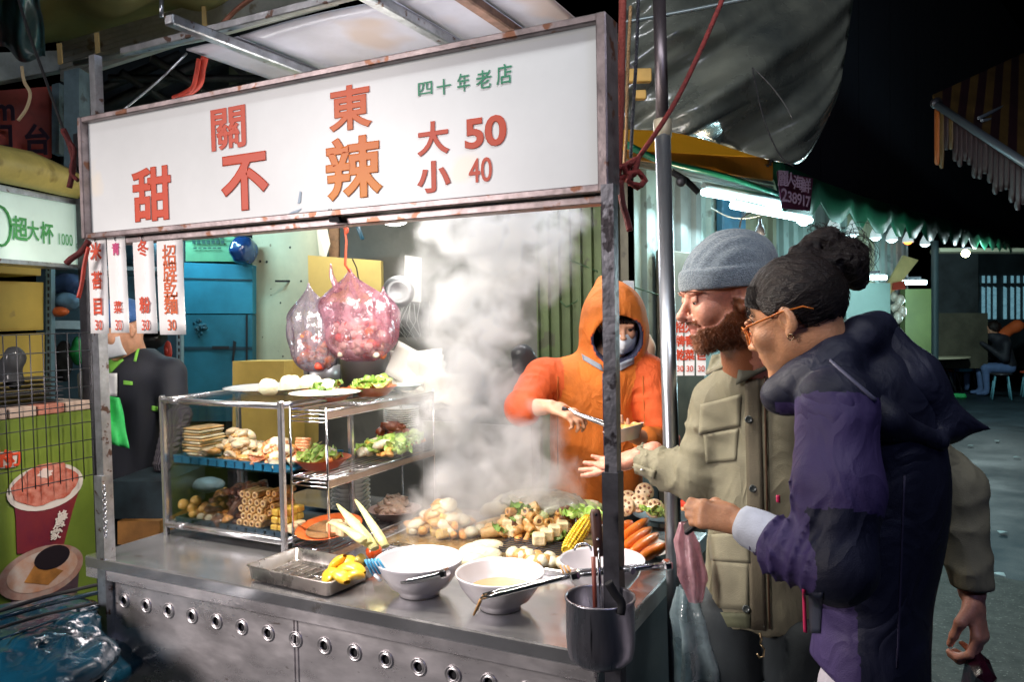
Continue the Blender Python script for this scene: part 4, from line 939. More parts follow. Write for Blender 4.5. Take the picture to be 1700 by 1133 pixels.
# ---------------------------------------------------------------- right of the cart: pole, ropes, chains
pole_b, pole_t = at(1124, 1133, d=2.28), at(1094, -20, d=2.42)
pd = (pole_t-pole_b)/(pole_t.z-pole_b.z); p0 = pole_b-pd*pole_b.z
pole = thing('round_pole', 'tall round galvanised pole standing at the right end of the cart', 'pole', p0)
zj = at(1102, 205, d=2.4).z
B().cyl(p0, p0+pd*zj, .0235, seg=20).obj('lower_tube', M('pole_steel', (.36, .38, .42), .3, .9, nz=(6, .35), bump=(40, .08), mapscale=(1, 1, .15), spots=(30, .66, (.1, .09, .08))), pole)
B().cyl(p0+pd*(zj+.0), pole_t, .0195, seg=18).obj('upper_tube', M('pole_upper', (.12, .10, .11), .4, .8, nz=(9, .5), mapscale=(1, 1, .3), spots=(12, .6, (.04, .02, .02))), pole)
B().lathe([(.0245, -.045), (.0275, -.04), (.028, 0), (.026, .01), (.0205, .012)], p0+pd*zj, 20).obj('coupling', M('coupling', (.42, .36, .26), .5, .4, nz=(20, .3)), pole)
for py in (318, 395): 
    q = at(1106, py, d=2.36); b = B(); b.ell(q, (.006, .006, .006), seg=8, rings=5); b.obj('bolt_hole', black_m, pole)
cord('rope', [(1203, -10), (1160, 90), (1115, 180), (1060, 262)], [2.0, 1.98, 1.95, 1.9], .0062, M('red_rope', (.16, .014, .012), .8, bump=(200, .6), nz=(60, .4)), 'long red rope running diagonally from the top to the knot at the post')
redr = bpy.data.materials['red_rope']
rnd = random.Random(11)
k = thing('rope_knot', 'bulky knot of dark red rope at the right end of the sign', 'knot', at(1045, 290, d=1.88))
for pts, r in (([(1022, 282), (1040, 275), (1060, 262), (1052, 290), (1030, 296), (1022, 282)], .008), ([(1040, 292), (1060, 285), (1072, 300), (1058, 312), (1042, 300), (1048, 285)], .007), ([(1050, 268), (1040, 285), (1046, 305), (1066, 308), (1070, 298)], .006), ([(1020, 290), (1030, 300), (1042, 296), (1036, 276), (1024, 280)], .007)):
    P = [at(x, y, d=1.86+rnd.random()*.03) for x, y in pts]; Q = [P[i].lerp(P[i+1], t/3) for i in range(len(P)-1) for t in range(3)]+[P[-1]]; b = B(); b.tube(Q, r, 7); b.obj('loop', redr, k)
cord('ribbon', [(1030, 300), (1033, 335), (1040, 360), (1046, 384)], 1.85, .008, rope_red, 'flat dark red ribbon end hanging under the knot by the post', 'ribbon')
cord('rope', [(1034, -10), (1032, 90), (1030, 190), (1026, 290)], 1.87, .009, M('maroon_rope', (.20, .03, .02), .8, bump=(200, .5)), 'thick maroon rope hanging straight beside the sign end')
cord('beaded_rope', [(1060, -10), (1056, 100), (1050, 200), (1047, 262)], 1.95, .0045, M('beaded_black', (.03, .03, .04), .4, .5, bump=(180, 1)), 'beaded black cord hanging between the sign and the pole', 'cord')
cord('beaded_rope', [(1047, 10), (1042, 120), (1040, 220), (1036, 280)], 1.97, .0045, M('brass_cord', (.30, .18, .08), .5, .3, bump=(180, 1)), 'thin brass coloured cord beside the maroon rope', 'cord')
b = B(); 
for py, w in ((118, 38), (150, 20)):
    c = at(1062, py+8, d=2.7); B().box(c, (w/FP*2.7, .03, .045 if py == 118 else .03), Rz(.47), bev=.003).obj('wood_block', M('ochre_block', (.50, .30, .07), .6, nz=(6, .2)) if py == 118 else bpy.data.materials['ochre_block'], None, 'ochre wooden block between sign and pole, '+('upper of two' if py == 118 else 'lower of two'), 'block', loc=c)

# dark glossy tarpaulin
tm = M('black_glossy_tarp', (.035, .043, .043), .26, 0, nz=(2.0, .6), bump=(50, .12), coat=.6, col2=(.15, .16, .13), rvar=.08)
def tarp_pt(u, v):
    # u left-right, v top-bottom; lower edge sags to a rounded corner at the right
    xr = 1425-40*v-22*max(0, (v-.7)/.3)**2; x = 1028+(xr-1028)*u
    yb = 215+58*math.sin(min(1, u*1.08)*math.pi/2)**3; yb -= 60*max(0, (u-.86)/.14)**2.2
    y = -60+(yb+60)*v
    d = 2.95+.45*u-.20*math.sin(u*math.pi)*math.sin(v*2.6)+.06*math.sin((u*1.2+v*.9)*9)*(.3+v)*(1-.4*u)+.045*math.sin((u*1.0+v*.8)*15+1.5*math.sin(v*3))*(.4+v*.6)+.02*math.sin((u*.9+v*1.0)*37+2*u)*(.5+v*.4)+.07*mnoise.noise(Vector((u*3, v*4, 2)))
    return at(x, y, d=d)
b = B(); b.sheet(tarp_pt, 60, 50); tp = b.obj('tarpaulin', tm, None, 'big dark glossy plastic tarpaulin bulging above the two customers', 'tarpaulin', loc=at(1200, 100, d=3.1), solid=.003)
cord('hem_wire', [(1249, 112), (1262, 175), (1278, 225), (1298, 262), (1318, 276)], 2.86, .003, black_m, 'thin black wire bent over the dark tarpaulin', 'wire')
cord('hem_wire', [(1249, 112), (1278, 140), (1302, 172), (1316, 198)], 2.86, .0025, M('grey_wire', (.05, .05, .05), .5), 'second thin wire forking from the point on the tarpaulin', 'wire')
lamp('tarp_fill_light', at(1310, 40, d=2.0)+Vector((.2, -1.0, .9)), 34, (.95, .97, 1.0), 2.2, .08, target=at(1320, 130, d=3.1))  # added strip light that draws bright streaks on the tarpaulin
# grey hem bar above
cord('top_bar', [(1030, 38), (1150, 16), (1300, -15)], 2.75, .008, M('dull_bar', (.2, .24, .24), .4, .6), 'thin grey bar along the top of the tarpaulin', 'bar')

# ---------------------------------------------------------------- yellow awning, green valance, tubes
aw = thing('green_awning', 'yellow awning with dark green scalloped valance along the alley', 'awning', at(1285, 290, d=4.8))
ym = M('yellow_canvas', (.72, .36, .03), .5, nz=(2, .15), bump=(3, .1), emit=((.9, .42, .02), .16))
C0, C1, C2, C3 = at(1030, 208, d=4.3), at(1240, 222, d=4.9), at(1282, 262, d=4.8), at(1030, 248, d=3.9)
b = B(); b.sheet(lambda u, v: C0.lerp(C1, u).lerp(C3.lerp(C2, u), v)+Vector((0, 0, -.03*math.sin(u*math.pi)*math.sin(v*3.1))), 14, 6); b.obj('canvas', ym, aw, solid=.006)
P, n = slab([(1040, 248, 3.95), (1040, 262, 3.95), (1283, 300, 4.78), (1283, 262, 4.8)], .02); B().prism(P, n).obj('canvas_edge', M('orange_canvas', (.55, .22, .02), .6, nz=(5, .2)), aw)
for i in range(5):
    y0 = 252+i*4.5; P, n = slab([(1030, y0-4, 4.1), (1030, y0-.5, 4.1), (1285, y0+47+i*3.5, 4.85), (1285, y0+43+i*3.2, 4.85)], .02); B().prism(P, n).obj('shutter_rail', M('rail_grey', (.36, .38, .36), .4, .5) if i == 0 else bpy.data.materials['rail_grey'], aw)
c = at(1273, 268, d=4.75); b = B(); b.lathe([(0, -.03), (.02, -.03), (.022, -.01)], c, 12, Rz(.5)@Rx(math.pi/2))
for i in range(9):
    a = 6.28*i/9; u_ = Vector((math.cos(.47), math.sin(.47), 0)); b.box(c+u_*.028*math.cos(a)+Vector((0, 0, .028*math.sin(a))), (.012, .03, .012))
b.obj('gear_cap', black_m, aw)
gm = M('green_canvas', (.012, .14, .06), .5, nz=(2, .6), bump=(4, .1), col2=(.006, .06, .035))
# valance follows the awning edge
vt = [(1240, 222, 4.9), (1290, 268, 4.8), (1360, 300, 5.3), (1440, 330, 6.3), (1520, 352, 7.9), (1600, 372, 10.2), (1700, 398, 14), (1800, 415, 20)]
vb = [(1285, 300, 4.82), (1300, 350, 4.82), (1362, 362, 5.3), (1440, 385, 6.3), (1520, 397, 7.9), (1600, 410, 10.2), (1700, 424, 14), (1800, 434, 20)]
vt3, vb3 = [at(a, b_, d=d) for a, b_, d in vt], [at(a, b_, d=d) for a, b_, d in vb]
notch = [1362, 1407, 1440, 1473, 1500, 1527, 1551, 1571, 1590, 1606, 1621, 1634, 1646, 1657, 1667, 1677, 1686, 1694]
import bisect
def interp(seq, key, px):
    ks = [s_[0] for s_ in key]; i = max(0, min(len(ks)-2, bisect.bisect(ks, px)-1)); t = (px-ks[i])/(ks[i+1]-ks[i]); return seq[i].lerp(seq[i+1], t)
def vlow(px):
    h = 0
    for n_ in notch:
        w = 16 if n_ < 1420 else (11 if n_ < 1500 else (8 if n_ < 1560 else 5))
        h = max(h, 1-abs(px-n_)/w)
    return h
xs_ = sorted(set([1300+4*i for i in range(int(500/4))]+notch))
b = B(); row = []
for px in xs_:
    t_, lo = interp(vt3, vt, px), interp(vb3, vb, px); hgt = (t_.z-lo.z); lo2 = Vector(lo); lo2 = lo.lerp(t_, vlow(px)*.42); mid = t_.lerp(lo2, .5)+Vector((.03*math.sin(px*.1), 0, 0)); row.append([b.bm.verts.new(v) for v in (t_, mid, lo2)])
b.smooth = True
for r0, r1 in zip(row, row[1:]):
    b._f([r0[0], r1[0], r1[1], r0[1]]); b._f([r0[1], r1[1], r1[2], r0[2]])
b.smooth = False; b.obj('valance', gm, aw, solid=.01)
P, n = slab([(1242, 222, 4.88), (1285, 300, 4.8), (1302, 352, 4.8), (1308, 300, 4.85), (1295, 268, 4.85)], .02)
B().prism(P, n).obj('valance_end', gm, aw)
for i in range(13):   # top canvas beyond, dark from outside
    pass
b = B(); tk = [vt3[i] for i in range(1, 8)]; bk = [p+Vector((-1.3, .1, .55)) for p in tk]
for i in range(6): b.poly([tk[i], tk[i+1], bk[i+1], bk[i]])
b.obj('top_canvas', gm, aw)
sp_ = thing('awning_notice', 'maroon print of pale characters and phone digits on the green valance', 'sign', at(1322, 318, d=4.78))
P, n = slab([(1290, 284, 4.76), (1298, 346, 4.72), (1345, 350, 4.86), (1350, 296, 4.92)], .004); B().prism(P, n).obj('panel', M('maroon_print', (.07, .012, .04), .6, nz=(9, .4)), sp_)
cm = M('pale_violet_print', (.30, .22, .34), .6)
for ch, px, py, s_ in (('麗', 1300, 298, .10), ('人', 1313, 300, .09), ('海', 1325, 305, .09), ('鮮', 1338, 310, .09), ('2', 1302, 325, .11), ('3', 1311, 328, .09), ('8', 1319, 330, .09), ('9', 1327, 332, .09), ('1', 1334, 334, .09), ('7', 1341, 336, .09)):
    text('character', ch, s_, cm, sp_, at(px, py, d=4.70), Rz(.9), bold=.02, depth=.002, sx=.9)
# tubes under the awning
cyan_glow = M('cool_tube_glow', (.8, .95, 1), .4, emit=((.62, .93, 1.0), 16))
for i, (a, e, d0, d1, lab) in enumerate([((1168, 319), (1300, 343), 4.3, 4.9, 'upper bright fluorescent tube under the yellow awning'), ((1216, 341), (1345, 366), 4.5, 5.2, 'lower bright fluorescent tube just left of the scalloped valance')]):
    p, q = at(*a, d=d0), at(*e, d=d1); t = thing('fluorescent_lamp', lab, 'lamp', p, 'fluorescent tubes under the awning'); b = B(); b.cyl(p, q, .020, seg=10); b.obj('tube', cyan_glow, t)
    b = B(); m_ = (p+q)/2; b.tube([p+Vector((0, 0, .035)), q+Vector((0, 0, .035))], .022, 4); b.obj('housing', M('lamp_housing', (.4, .5, .5), .4) if i == 0 else bpy.data.materials['lamp_housing'], t)
    lamp('tube_light', m_-Vector((0, 0, .05)), 15, (.62, .92, 1.0), (q-p).length*.8, .05, target=m_+Vector((.1, -.3, -2)), parent=t)
cord('green_tube', [(1040, 240), (1100, 268), (1200, 292), (1290, 322)], [3.9, 4.1, 4.4, 4.8], .018, M('green_pipe', (.02, .30, .17), .3, coat=.5), 'shiny green tube running under the awning', 'pipe')
t = thing('spot_lamp', 'small black spot lamp on a short arm above the beanie', 'lamp', at(1131, 301, d=3.85)); B().tube([at(1115, 285, d=3.9), at(1140, 300, d=3.9), at(1160, 320, d=3.9)], .016, 6).obj('lamp_arm', black_m, t)
B().ell(at(1131, 301, d=3.85), .028, seg=10, rings=6).obj('lamp_head', dark_metal, t)
cord('loose_wire', [(1180, 345), (1210, 360), (1245, 362), (1290, 352), (1330, 360)], 4.4, .003, M('white_cord', (.6, .65, .62), .6), 'slack white wire under the fluorescent tubes', 'wire')
cord('loose_wire', [(1228, 378), (1232, 362), (1248, 352)], 4.4, .005, black_m, 'short curved black cable behind the beanie', 'cable')
# warm bulb behind the beanie
c = at(1262, 405, d=4.4); t = thing('bulb_lamp', 'warm glowing bulb lamp between the beanie and the dark haired head', 'lamp', c)
B().lathe([(0, -.055), (.03, -.05), (.05, -.02), (.045, .01), (.02, .04), (0, .045)], c, 16).obj('bulb', M('warm_bulb_glow', (1, .9, .7), .4, emit=((1, .86, .6), 16)), t)
B().lathe([(.02, .04), (.03, .05), (.022, .09), (.01, .11), (.008, .14), (0, .14)], c, 14).obj('socket', dark_metal, t); lamp('bulb_light', c-Vector((0, .1, .02)), 8, (1, .85, .6), .05, kind='POINT', parent=t)
# lamps deeper in the alley
for (px, py, d, r, col, lab, e) in [(1603, 421, 11.5, .055, (1, .92, .55), 'round yellow bulb glowing far down the alley', 150), (1447, 461, 6.1, .02, (.6, .95, 1), 'pale cyan tube lamp beside the hair bun', 26), (1517, 469, 7.2, .02, (.6, .95, 1), 'small cyan tube lamp above the hanging clutter in the alley', 34)]:
    c = at(px, py, d=d); t = thing('alley_lamp', lab, 'lamp', c, 'lamps down the alley'); g = M('alley_glow', (1, 1, 1), .4, emit=(col, 22))
    b = B()
    if r > .04: b.ell(c, r)
    else: b.cyl(c-CR*.11, c+CR*.11, r)
    b.obj('bulb', g, t); b = B(); b.box(c+Vector((0, 0, r+.02)), (.12, .06, .02)); b.obj('fitting', dark_metal, t)
    lamp('alley_lamp_light', c+Vector((.15, -.35, -.25)), e, (.6, .95, 1.0) if r < .04 else (.75, .98, 1.0), .1, kind='POINT', parent=t)
# added glow caps standing for the lit wall behind the first notches
for i, px in enumerate(notch[:7]):
    lo = interp(vb3, vb, px); c = lo+Vector((-.12, .12, .0)); t = thing('notch_glow', 'added glow cap in a light gap of the green valance, '+['first and nearest', 'second', 'third', 'fourth', 'fifth', 'sixth', 'seventh and farthest'][i]+' of the row', 'lamp', c, 'added glow caps under the valance')
    k_ = .05 if i < 4 else .055; b = B(); b.lathe([(k_, -.01), (k_*.9, .03), (k_*.3, .10), (0, .12)], c, 12); b.obj('glow_cap', M('pale_glow_cap', (.7, .75, .7), .4, emit=((.75, .95, 1.0), .5)) if i == 0 else bpy.data.materials['pale_glow_cap'], t)
    b = B(); b.ell(c-Vector((0, 0, .005)), (k_*.75, k_*.75, .03), seg=10, rings=6); b.obj('bulb', cyan_glow if i != 5 else M('amber_glow', (1, .4, .1), .4, emit=((1, .3, .05), 4)), t)

# striped awning at the right edge
st = thing('striped_awning', 'folding awning with yellow and dark red stripes at the upper right', 'awning', at(1560, 170, d=4.6))
T0, T1 = at(1548, 158, d=4.6), at(1760, 60, d=5.8)      # rear edge rising to the right
F0, F1 = at(1552, 172, d=4.55), at(1790, 330, d=3.6)    # front bar
ys_, ds_ = M('stripe_yellow', (.085, .05, .012), .6, nz=(4, .4)), M('stripe_maroon', (.018, .005, .008), .6, nz=(4, .4))
ns = 16
for i in range(ns):
    u0, u1 = i/ns, (i+1)/ns; b = B(); b.poly([T0.lerp(T1, u0), T0.lerp(T1, u1), F0.lerp(F1, u1), F0.lerp(F1, u0)]); b.obj('stripe', ys_ if i % 2 == 0 else ds_, st, solid=.006)
b = B(); b.tube([F0, F1], .022, 8); b.obj('front_bar', M('awning_bar', (.16, .20, .24), .4, .6), st)
for (a, e) in (((1625, 196), (1700, 160)), ((1630, 200), (1710, 190))):
    b = B(); b.tube([at(*a, d=4.3), at(*e, d=4.8)], .009, 6); b.obj('folding_arm', bpy.data.materials['awning_bar'], st)
b = B(); b.lathe([(0, 0), (.03, 0), (.03, .03), (0, .03)], F0, 12, Rz(.5)@Rx(math.pi/2)); b.obj('end_cap', dark_metal, st)
n_ = 26
for i in range(n_):
    u0, u1 = i/n_, (i+1)/n_; a, e = F0.lerp(F1, u0), F0.lerp(F1, u1); dz = .30 if i < 2 else .20+.03*math.sin(i*1.7)
    b = B(); b.sheet(lambda u, v: a.lerp(e, u)-Vector((0, 0, dz*v*(1+.15*math.sin(u*math.pi))))+CF*(.012*math.sin(u*math.pi*2)), 5, 4); b.obj('fringe_flap', (M('orange_flap', (.30, .08, .012), .6) if i == 0 else ys_) if i in (0, 1, 3) else ds_, st, solid=.004)

# ---------------------------------------------------------------- far end of the alley
def farbox(name, px0, py0, px1, py1, d, dep, mat, label, cat):
    P, n = slab([(px0, py0, d), (px0, py1, d), (px1, py1, d), (px1, py0, d)], dep); return P, n, B().prism(P, n).obj(name, mat, None, label, cat, loc=P[1])
farbox('lit_wall_panel', 1405, 470, 1478, 660, 6.3, .1, M('cyan_lit_wall', (.13, .19, .17), .6, nz=(2, .2)), 'wall panel with cyan light in its colour, right behind the hair bun', 'wall')  # cyan lamplight on the wall is put into the panel colour
farbox('green_wall_panel', 1503, 480, 1546, 640, 7.45, .1, M('yellow_green_wall', (.08, .10, .03), .6, nz=(2, .25)), 'yellow green wall panel under the cyan tube lamp', 'wall')
farbox('dark_wall_panel', 1558, 420, 1624, 560, 14.5, .2, M('far_dark_wall', (.035, .045, .05), .7, nz=(2, .5)), 'dark wall between the drain pipe and the gate', 'wall')
farbox('low_wall', 1558, 520, 1640, 612, 14.2, .2, M('brownish_wall', (.08, .075, .05), .7, nz=(2, .4)), 'low brown wall behind the far table', 'wall')
cord('drain_pipe', [(1552, 400), (1552, 520), (1552, 640)], 8.3, .04, M('grey_pipe', (.10, .14, .15), .5), 'dark vertical drain pipe at the wall corner in the alley', 'pipe')
P, n = slab([(1466, 486, 6.8), (1478, 492, 6.8), (1525, 432, 6.8), (1500, 424, 6.8)], .03); B().prism(P, n).obj('tilted_board', M('tan_board', (.55, .43, .18), .6, nz=(5, .2)), None, 'tilted tan board above the hanging clutter in the alley', 'board', loc=P[0])
P, n = slab([(1483, 470, 6.75), (1483, 482, 6.75), (1503, 480, 6.75), (1503, 466, 6.75)], .03); B().prism(P, n).obj('red_sign', M('small_red', (.35, .04, .02), .6), None, 'small red plate under the tilted tan board', 'plate', loc=P[0])
rnd = random.Random(21)
for i in range(9):
    lump('hanging_packet', 1480+rnd.random()*22, 492+i*4.6, 6.7, 7, 9, M('packet_film', (.6, .5, .4), .3, nz=(20, .4)) if i == 0 else bpy.data.materials['packet_film'], 'pale plastic packet below the tan board, '+['topmost', 'second highest', 'third highest', 'upper middle', 'middle', 'lower middle', 'third lowest', 'second lowest', 'lowest'][i], 'packet', 30+i, .3, h=.02)['group'] = 'packets hanging below the tan board'
gate = thing('metal_gate', 'dark metal gate with painted glowing light streaks at the far right', 'gate', at(1620, 620, d=16))
P, n = slab([(1622, 415, 16), (1622, 612, 16), (1760, 612, 16), (1760, 415, 16)], .1); B().prism(P, n).obj('gate_leaf', M('gate_dark', (.02, .03, .035), .5, nz=(2, .5)), gate)
sl = M('glint', (.35, .6, .7), .3, nz=(9, .8), emit=((.3, .7, .9), .25))  # streaks of light on the gate, put in as a faint glow
for px in (1633, 1642, 1652, 1669, 1681, 1691, 1702):
    P, n = slab([(px-2.5, 476, 15.95), (px-2.5, 530, 15.95), (px+2.5, 530, 15.95), (px+2.5, 478, 15.95)], .02); B().prism(P, n).obj('light_streak', sl, gate)
    P, n = slab([(px-2, 458, 15.95), (px-2, 470, 15.95), (px+2, 470, 15.95), (px+2, 458, 15.95)], .02); B().prism(P, n).obj('light_streak', sl, gate)
b = B(); b.tube([at(1618, 445, d=15.5), at(1622, 490, d=15.5), at(1612, 540, d=15.5)], .06, 6); b.obj('gate_frame', beamm, gate)
farbox('canopy_edge', 1560, 412, 1760, 418, 13, .3, M('pale_edge', (.4, .42, .30), .6), 'pale horizontal canopy edge above the far gate', 'canopy')
farbox('night_backdrop', 1380, -200, 2000, 420, 40, 1, M('night_building', (.012, .013, .03), .9), 'dark building rising above the alley', 'building')

# folding tables and stools far down the alley
def table(px, py, d, w, label, mat):
    c = at(px, py, d=d); t = thing('folding_table', label, 'table', (c.x, c.y, 0), 'tables down the alley'); z = c.z
    b = B(); b.lathe([(0, -.02), (w, -.02), (w+.01, -.01), (w, 0), (0, 0)], c, 28); b.obj('tabletop', mat, t)
    for a in range(4): 
        q = Vector((math.cos(a*1.57+.5), math.sin(a*1.57+.5), 0)); b = B(); b.tube([c+q*w*.3-Vector((0, 0, .02)), Vector((c.x, c.y, .02))+q*w*.75], .015, 6); b.obj('leg', dark_metal, t)
    return c
tt = M('pale_tabletop', (.55, .52, .36), .4, nz=(6, .1))
t1 = table(1565, 580, 15.4, .85, 'round pale folding table with bowls and plastic bags in front of the seated pair', tt)
t2 = table(1548, 592, 14.2, .6, 'lower pale round table closest to the dark hood', tt)
b = B(); b.lathe([(0, 0), (.06, .01), (.13, .08), (.125, .08), (.05, .02), (0, .02)], t1+Vector((.15, -.1, 0)), 20); b.obj('soup_bowl', M('peach_bowl', (.7, .5, .35), .4), None, 'peach bowl on the round table far down the alley', 'bowl', loc=t1+Vector((.15, -.1, 0)))
for i, (px, py, rx) in enumerate(((1552, 564, 13), (1574, 567, 11), (1532, 570, 9))):
    lump('takeaway_bag', px, py, 15.0, rx, 11, M('white_bag_far', (.55, .62, .6), .35, nz=(9, .3)) if i == 0 else bpy.data.materials['white_bag_far'], ['large white plastic bag on the far table', 'smaller white plastic bag right of the large one on the far table', 'low white bag at the left end of the far table'][i], 'plastic bag', 40+i, .3, h=.02)
def stool(px, py, d, h_, label, seatm, legm):
    g = at(px, py, z=0); t = thing('stool', label, 'stool', (g.x, g.y, 0), 'stools down the alley'); b = B(); b.lathe([(0, h_-.03), (.17, h_-.03), (.175, h_-.01), (.16, h_), (0, h_)], (g.x, g.y, 0), 20); b.obj('seat', seatm, t)
    for a in range(4):
        q = Vector((math.cos(a*1.57+.8), math.sin(a*1.57+.8), 0)); b = B(); b.tube([Vector((g.x, g.y, h_-.03))+q*.13, Vector((g.x, g.y, .01))+q*.2], .014, 6); b.obj('leg', legm, t)
bl = M('pale_blue_leg', (.15, .42, .5), .4); rs_ = M('red_seat', (.5, .07, .02), .4)
stool(1662, 664, 11.0, .46, 'stool with pale blue legs under the person in black', dark_metal, bl)
stool(1572, 652, 11.8, .44, 'red seated stool under the round table', rs_, dark_metal); stool(1606, 648, 12.6, .44, 'second red seated stool, farther back between tables', rs_, dark_metal); stool(1712, 660, 12.5, .46, 'stool half cut by the right frame edge', rs_, bl)
# ---------------------------------------------------------------- glass food cabinet
CX0, CX1, CY0, CY1, CZ0, CZT = -2.478, -1.90, 1.995, 2.36, .888, 1.35
cabi = thing('food_cabinet', 'glass food display cabinet with rounded aluminium edges and two filled shelves', 'display cabinet', (CX0, CY0, .85))
alu = M('aluminium_tube', (.62, .62, .64), .26, .9, nz=(14, .15), mapscale=(1, 1, 1)); alu_d = M('aluminium_joint', (.36, .36, .38), .35, .8)
def tubeb(p, q, r=.011, m=None, name='frame_tube', seg=10): B().cyl(p, q, r, seg=seg).obj(name, m or alu, cabi)
for y in (CY0, CY1):
    tubeb((CX0, y, CZT), (CX1, y, CZT)); tubeb((CX0, y, CZ0), (CX1, y, CZ0), .012)
    for x in (CX0, CX1): B().box((x, y, (CZ0+CZT)/2-.01), (.020, .020, CZT-CZ0+.055), bev=.004).obj('frame_post', alu, cabi)
for x in (CX0, CX1):
    for z in (CZ0, CZT): tubeb((x, CY0, z), (x, CY1, z))
for p in ((CX0+.07, CY0, CZT), (CX0+.08, CY0, CZ0)): B().cyl(Vector(p)-Vector((.02, 0, 0)), Vector(p)+Vector((.02, 0, 0)), .0125, seg=12).obj('joint', alu_d, cabi)
pane = glassy('cabinet_glass', (1, 1, 1), .0, .02)
B().box(((CX0+CX1)/2, CY0+.004, (CZ0+CZT)/2), (CX1-CX0-.02, .003, CZT-CZ0-.02)).obj('glass_pane', pane, cabi)
B().box((CX0+.002, (CY0+CY1)/2, (CZ0+CZT)/2), (.003, CY1-CY0-.02, CZT-CZ0-.02)).obj('glass_pane', pane, cabi)
B().box(((CX0+CX1)/2, (CY0+CY1)/2, CZT+.006), (CX1-CX0-.01, CY1-CY0-.01, .005)).obj('glass_top', pane, cabi)
ZM = 1.125
B().box(((CX0+CX1)/2, (CY0+CY1)/2, ZM-.012), (CX1-CX0-.03, CY1-CY0-.03, .004)).obj('shelf', pane, cabi)
B().box(((CX0+CX1)/2, (CY0+CY1)/2, CZ0), (CX1-CX0-.03, CY1-CY0-.03, .008)).obj('base_sheet', alu_d, cabi)
bluet = M('blue_tray', (.012, .16, .30), .35, nz=(20, .2)); navt = M('dark_blue_tray', (.015, .05, .08), .4, nz=(20, .2))
def food_tray(z, mat, label, h=.028):
    o = thing('food_tray', label, 'tray', (CX0+.03, CY0+.02, z)); x0, x1, y0, y1 = CX0+.03, CX1-.015, CY0+.02, CY1-.03
    B().box(((x0+x1)/2, (y0+y1)/2, z+.003), (x1-x0, y1-y0, .006)).obj('tray_base', mat, o)
    n = 12; w = (x1-x0)/n
    for i in range(n):  # ribbed rim, block by block
        B().box((x0+w*(i+.5), y0, z+h/2+.001), (w*.86, .012 if i % 2 else .007, h), bev=.002).obj('rim_block', mat, o)
    B().box(((x0+x1)/2, y1, z+h/2), (x1-x0, .008, h)).obj('tray_rim', mat, o); B().box((x0, (y0+y1)/2, z+h/2), (.008, y1-y0, h)).obj('tray_rim', mat, o); B().box(((x0+x1)/2, y0, z+h-.001), (x1-x0, .014, .004)).obj('tray_rim', mat, o)
food_tray(ZM-.008, bluet, 'bright blue ribbed tray on the middle shelf of the glass cabinet'); food_tray(CZ0+.006, navt, 'dark blue ribbed tray on the bottom of the glass cabinet', .02)

# ---------------------------------------------------------------- food pieces
def fm(name, c, r=.45, c2=None, ns=60, b=.3, sss=.15, coat=.2): return M(name, c, r, nz=(ns, .25), col2=c2, bump=(90, b*1.5), sss=sss, coat=coat+.25)
tan = fm('fried_tan', (.58, .34, .11), c2=(.40, .18, .04)); pale = fm('fishcake_pale', (.74, .54, .27), c2=(.58, .34, .12)); brown = fm('brown_braised', (.20, .09, .04), .35, c2=(.10, .04, .02))
dkb = fm('dark_skewer_food', (.09, .035, .02), .35, c2=(.25, .09, .04)); tofu = fm('yellow_egg_tofu', (.72, .50, .08), c2=(.62, .38, .05)); white = fm('white_radish', (.76, .73, .58), c2=(.66, .58, .36), ns=20)
orn = fm('orange_cake', (.74, .30, .06), c2=(.80, .46, .14)); mush = fm('mushroom_tan', (.40, .30, .16), c2=(.60, .52, .38)); leafm = fm('lettuce_green', (.25, .46, .06), .45, c2=(.50, .66, .20), ns=25)
leafd = fm('leaf_dark_green', (.10, .22, .03), .45, c2=(.20, .32, .05), ns=25); carr = fm('carrot_orange', (.78, .22, .025), .35, c2=(.70, .16, .015), ns=20, b=.15)
cornm = fm('corn_yellow', (.78, .56, .04), .35); lotus_m = fm('lotus_cream', (.70, .58, .40), c2=(.55, .36, .20)); shrimpm = fm('crab_orange', (.75, .22, .06), c2=(.8, .5, .3)); bamb = fm('bamboo_cream', (.76, .70, .40), c2=(.60, .58, .20), ns=12)
wing = fm('roast_red_brown', (.30, .07, .02), .25, c2=(.16, .03, .01), coat=.6); mouss = fm('noodle_grey_brown', (.25, .18, .14), c2=(.40, .28, .2)); pota = fm('pale_green_cabbage', (.45, .58, .25), c2=(.65, .70, .42), ns=20)
def m_ball(mat, s=.017, sq=.85):
    def f(): b = B(); b.ell((0, 0, s*sq), (s, s, s*sq), seg=10, rings=7); b.jit(s*.12, 50, 1); return b.mesh('ball', mat)
    return f
def m_cube(mat, s=.03, h=.024):
    def f(): b = B(); b.box((0, 0, h/2), (s, s*1.05, h), bev=.004); b.jit(.001, 60); return b.mesh('cube', mat)
    return f
def m_ring(mat, r=.014, l=.085):
    def f():
        b = B(); b.lathe([(r*.45, -l/2), (r*.9, -l/2), (r, -l/2+.004), (r*1.03, 0), (r, l/2-.004), (r*.9, l/2), (r*.45, l/2), (r*.45, -l/2)], (0, 0, r), 12, Rx(math.pi/2)); b.mi = 1
        b.lathe([(r*.44, -l/2+.002), (0, -l/2+.002)], (0, 0, r), 10, Rx(math.pi/2)); b.lathe([(r*.44, l/2-.002), (0, l/2-.002)], (0, 0, r), 10, Rx(math.pi/2)); return b.mesh('tube', [mat, brown])
    return f
def m_chunk(mat, s=(.024, .018, .014), amp=.006, seed=0):
    def f(): b = B(); b.ell((0, 0, s[2]*.8), s, seg=10, rings=7); b.jit(amp, 45, seed); b.jit(amp*.5, 120, seed+3); return b.mesh('chunk', mat)
    return f
def m_mush():
    b = B(); b.lathe([(0, .0), (.007, 0), (.008, .018), (.020, .018), (.024, .024), (.020, .033), (.008, .038), (0, .039)], (0, 0, 0), 14); b.jit(.002, 60, 2); return b.mesh('mushroom', mush)
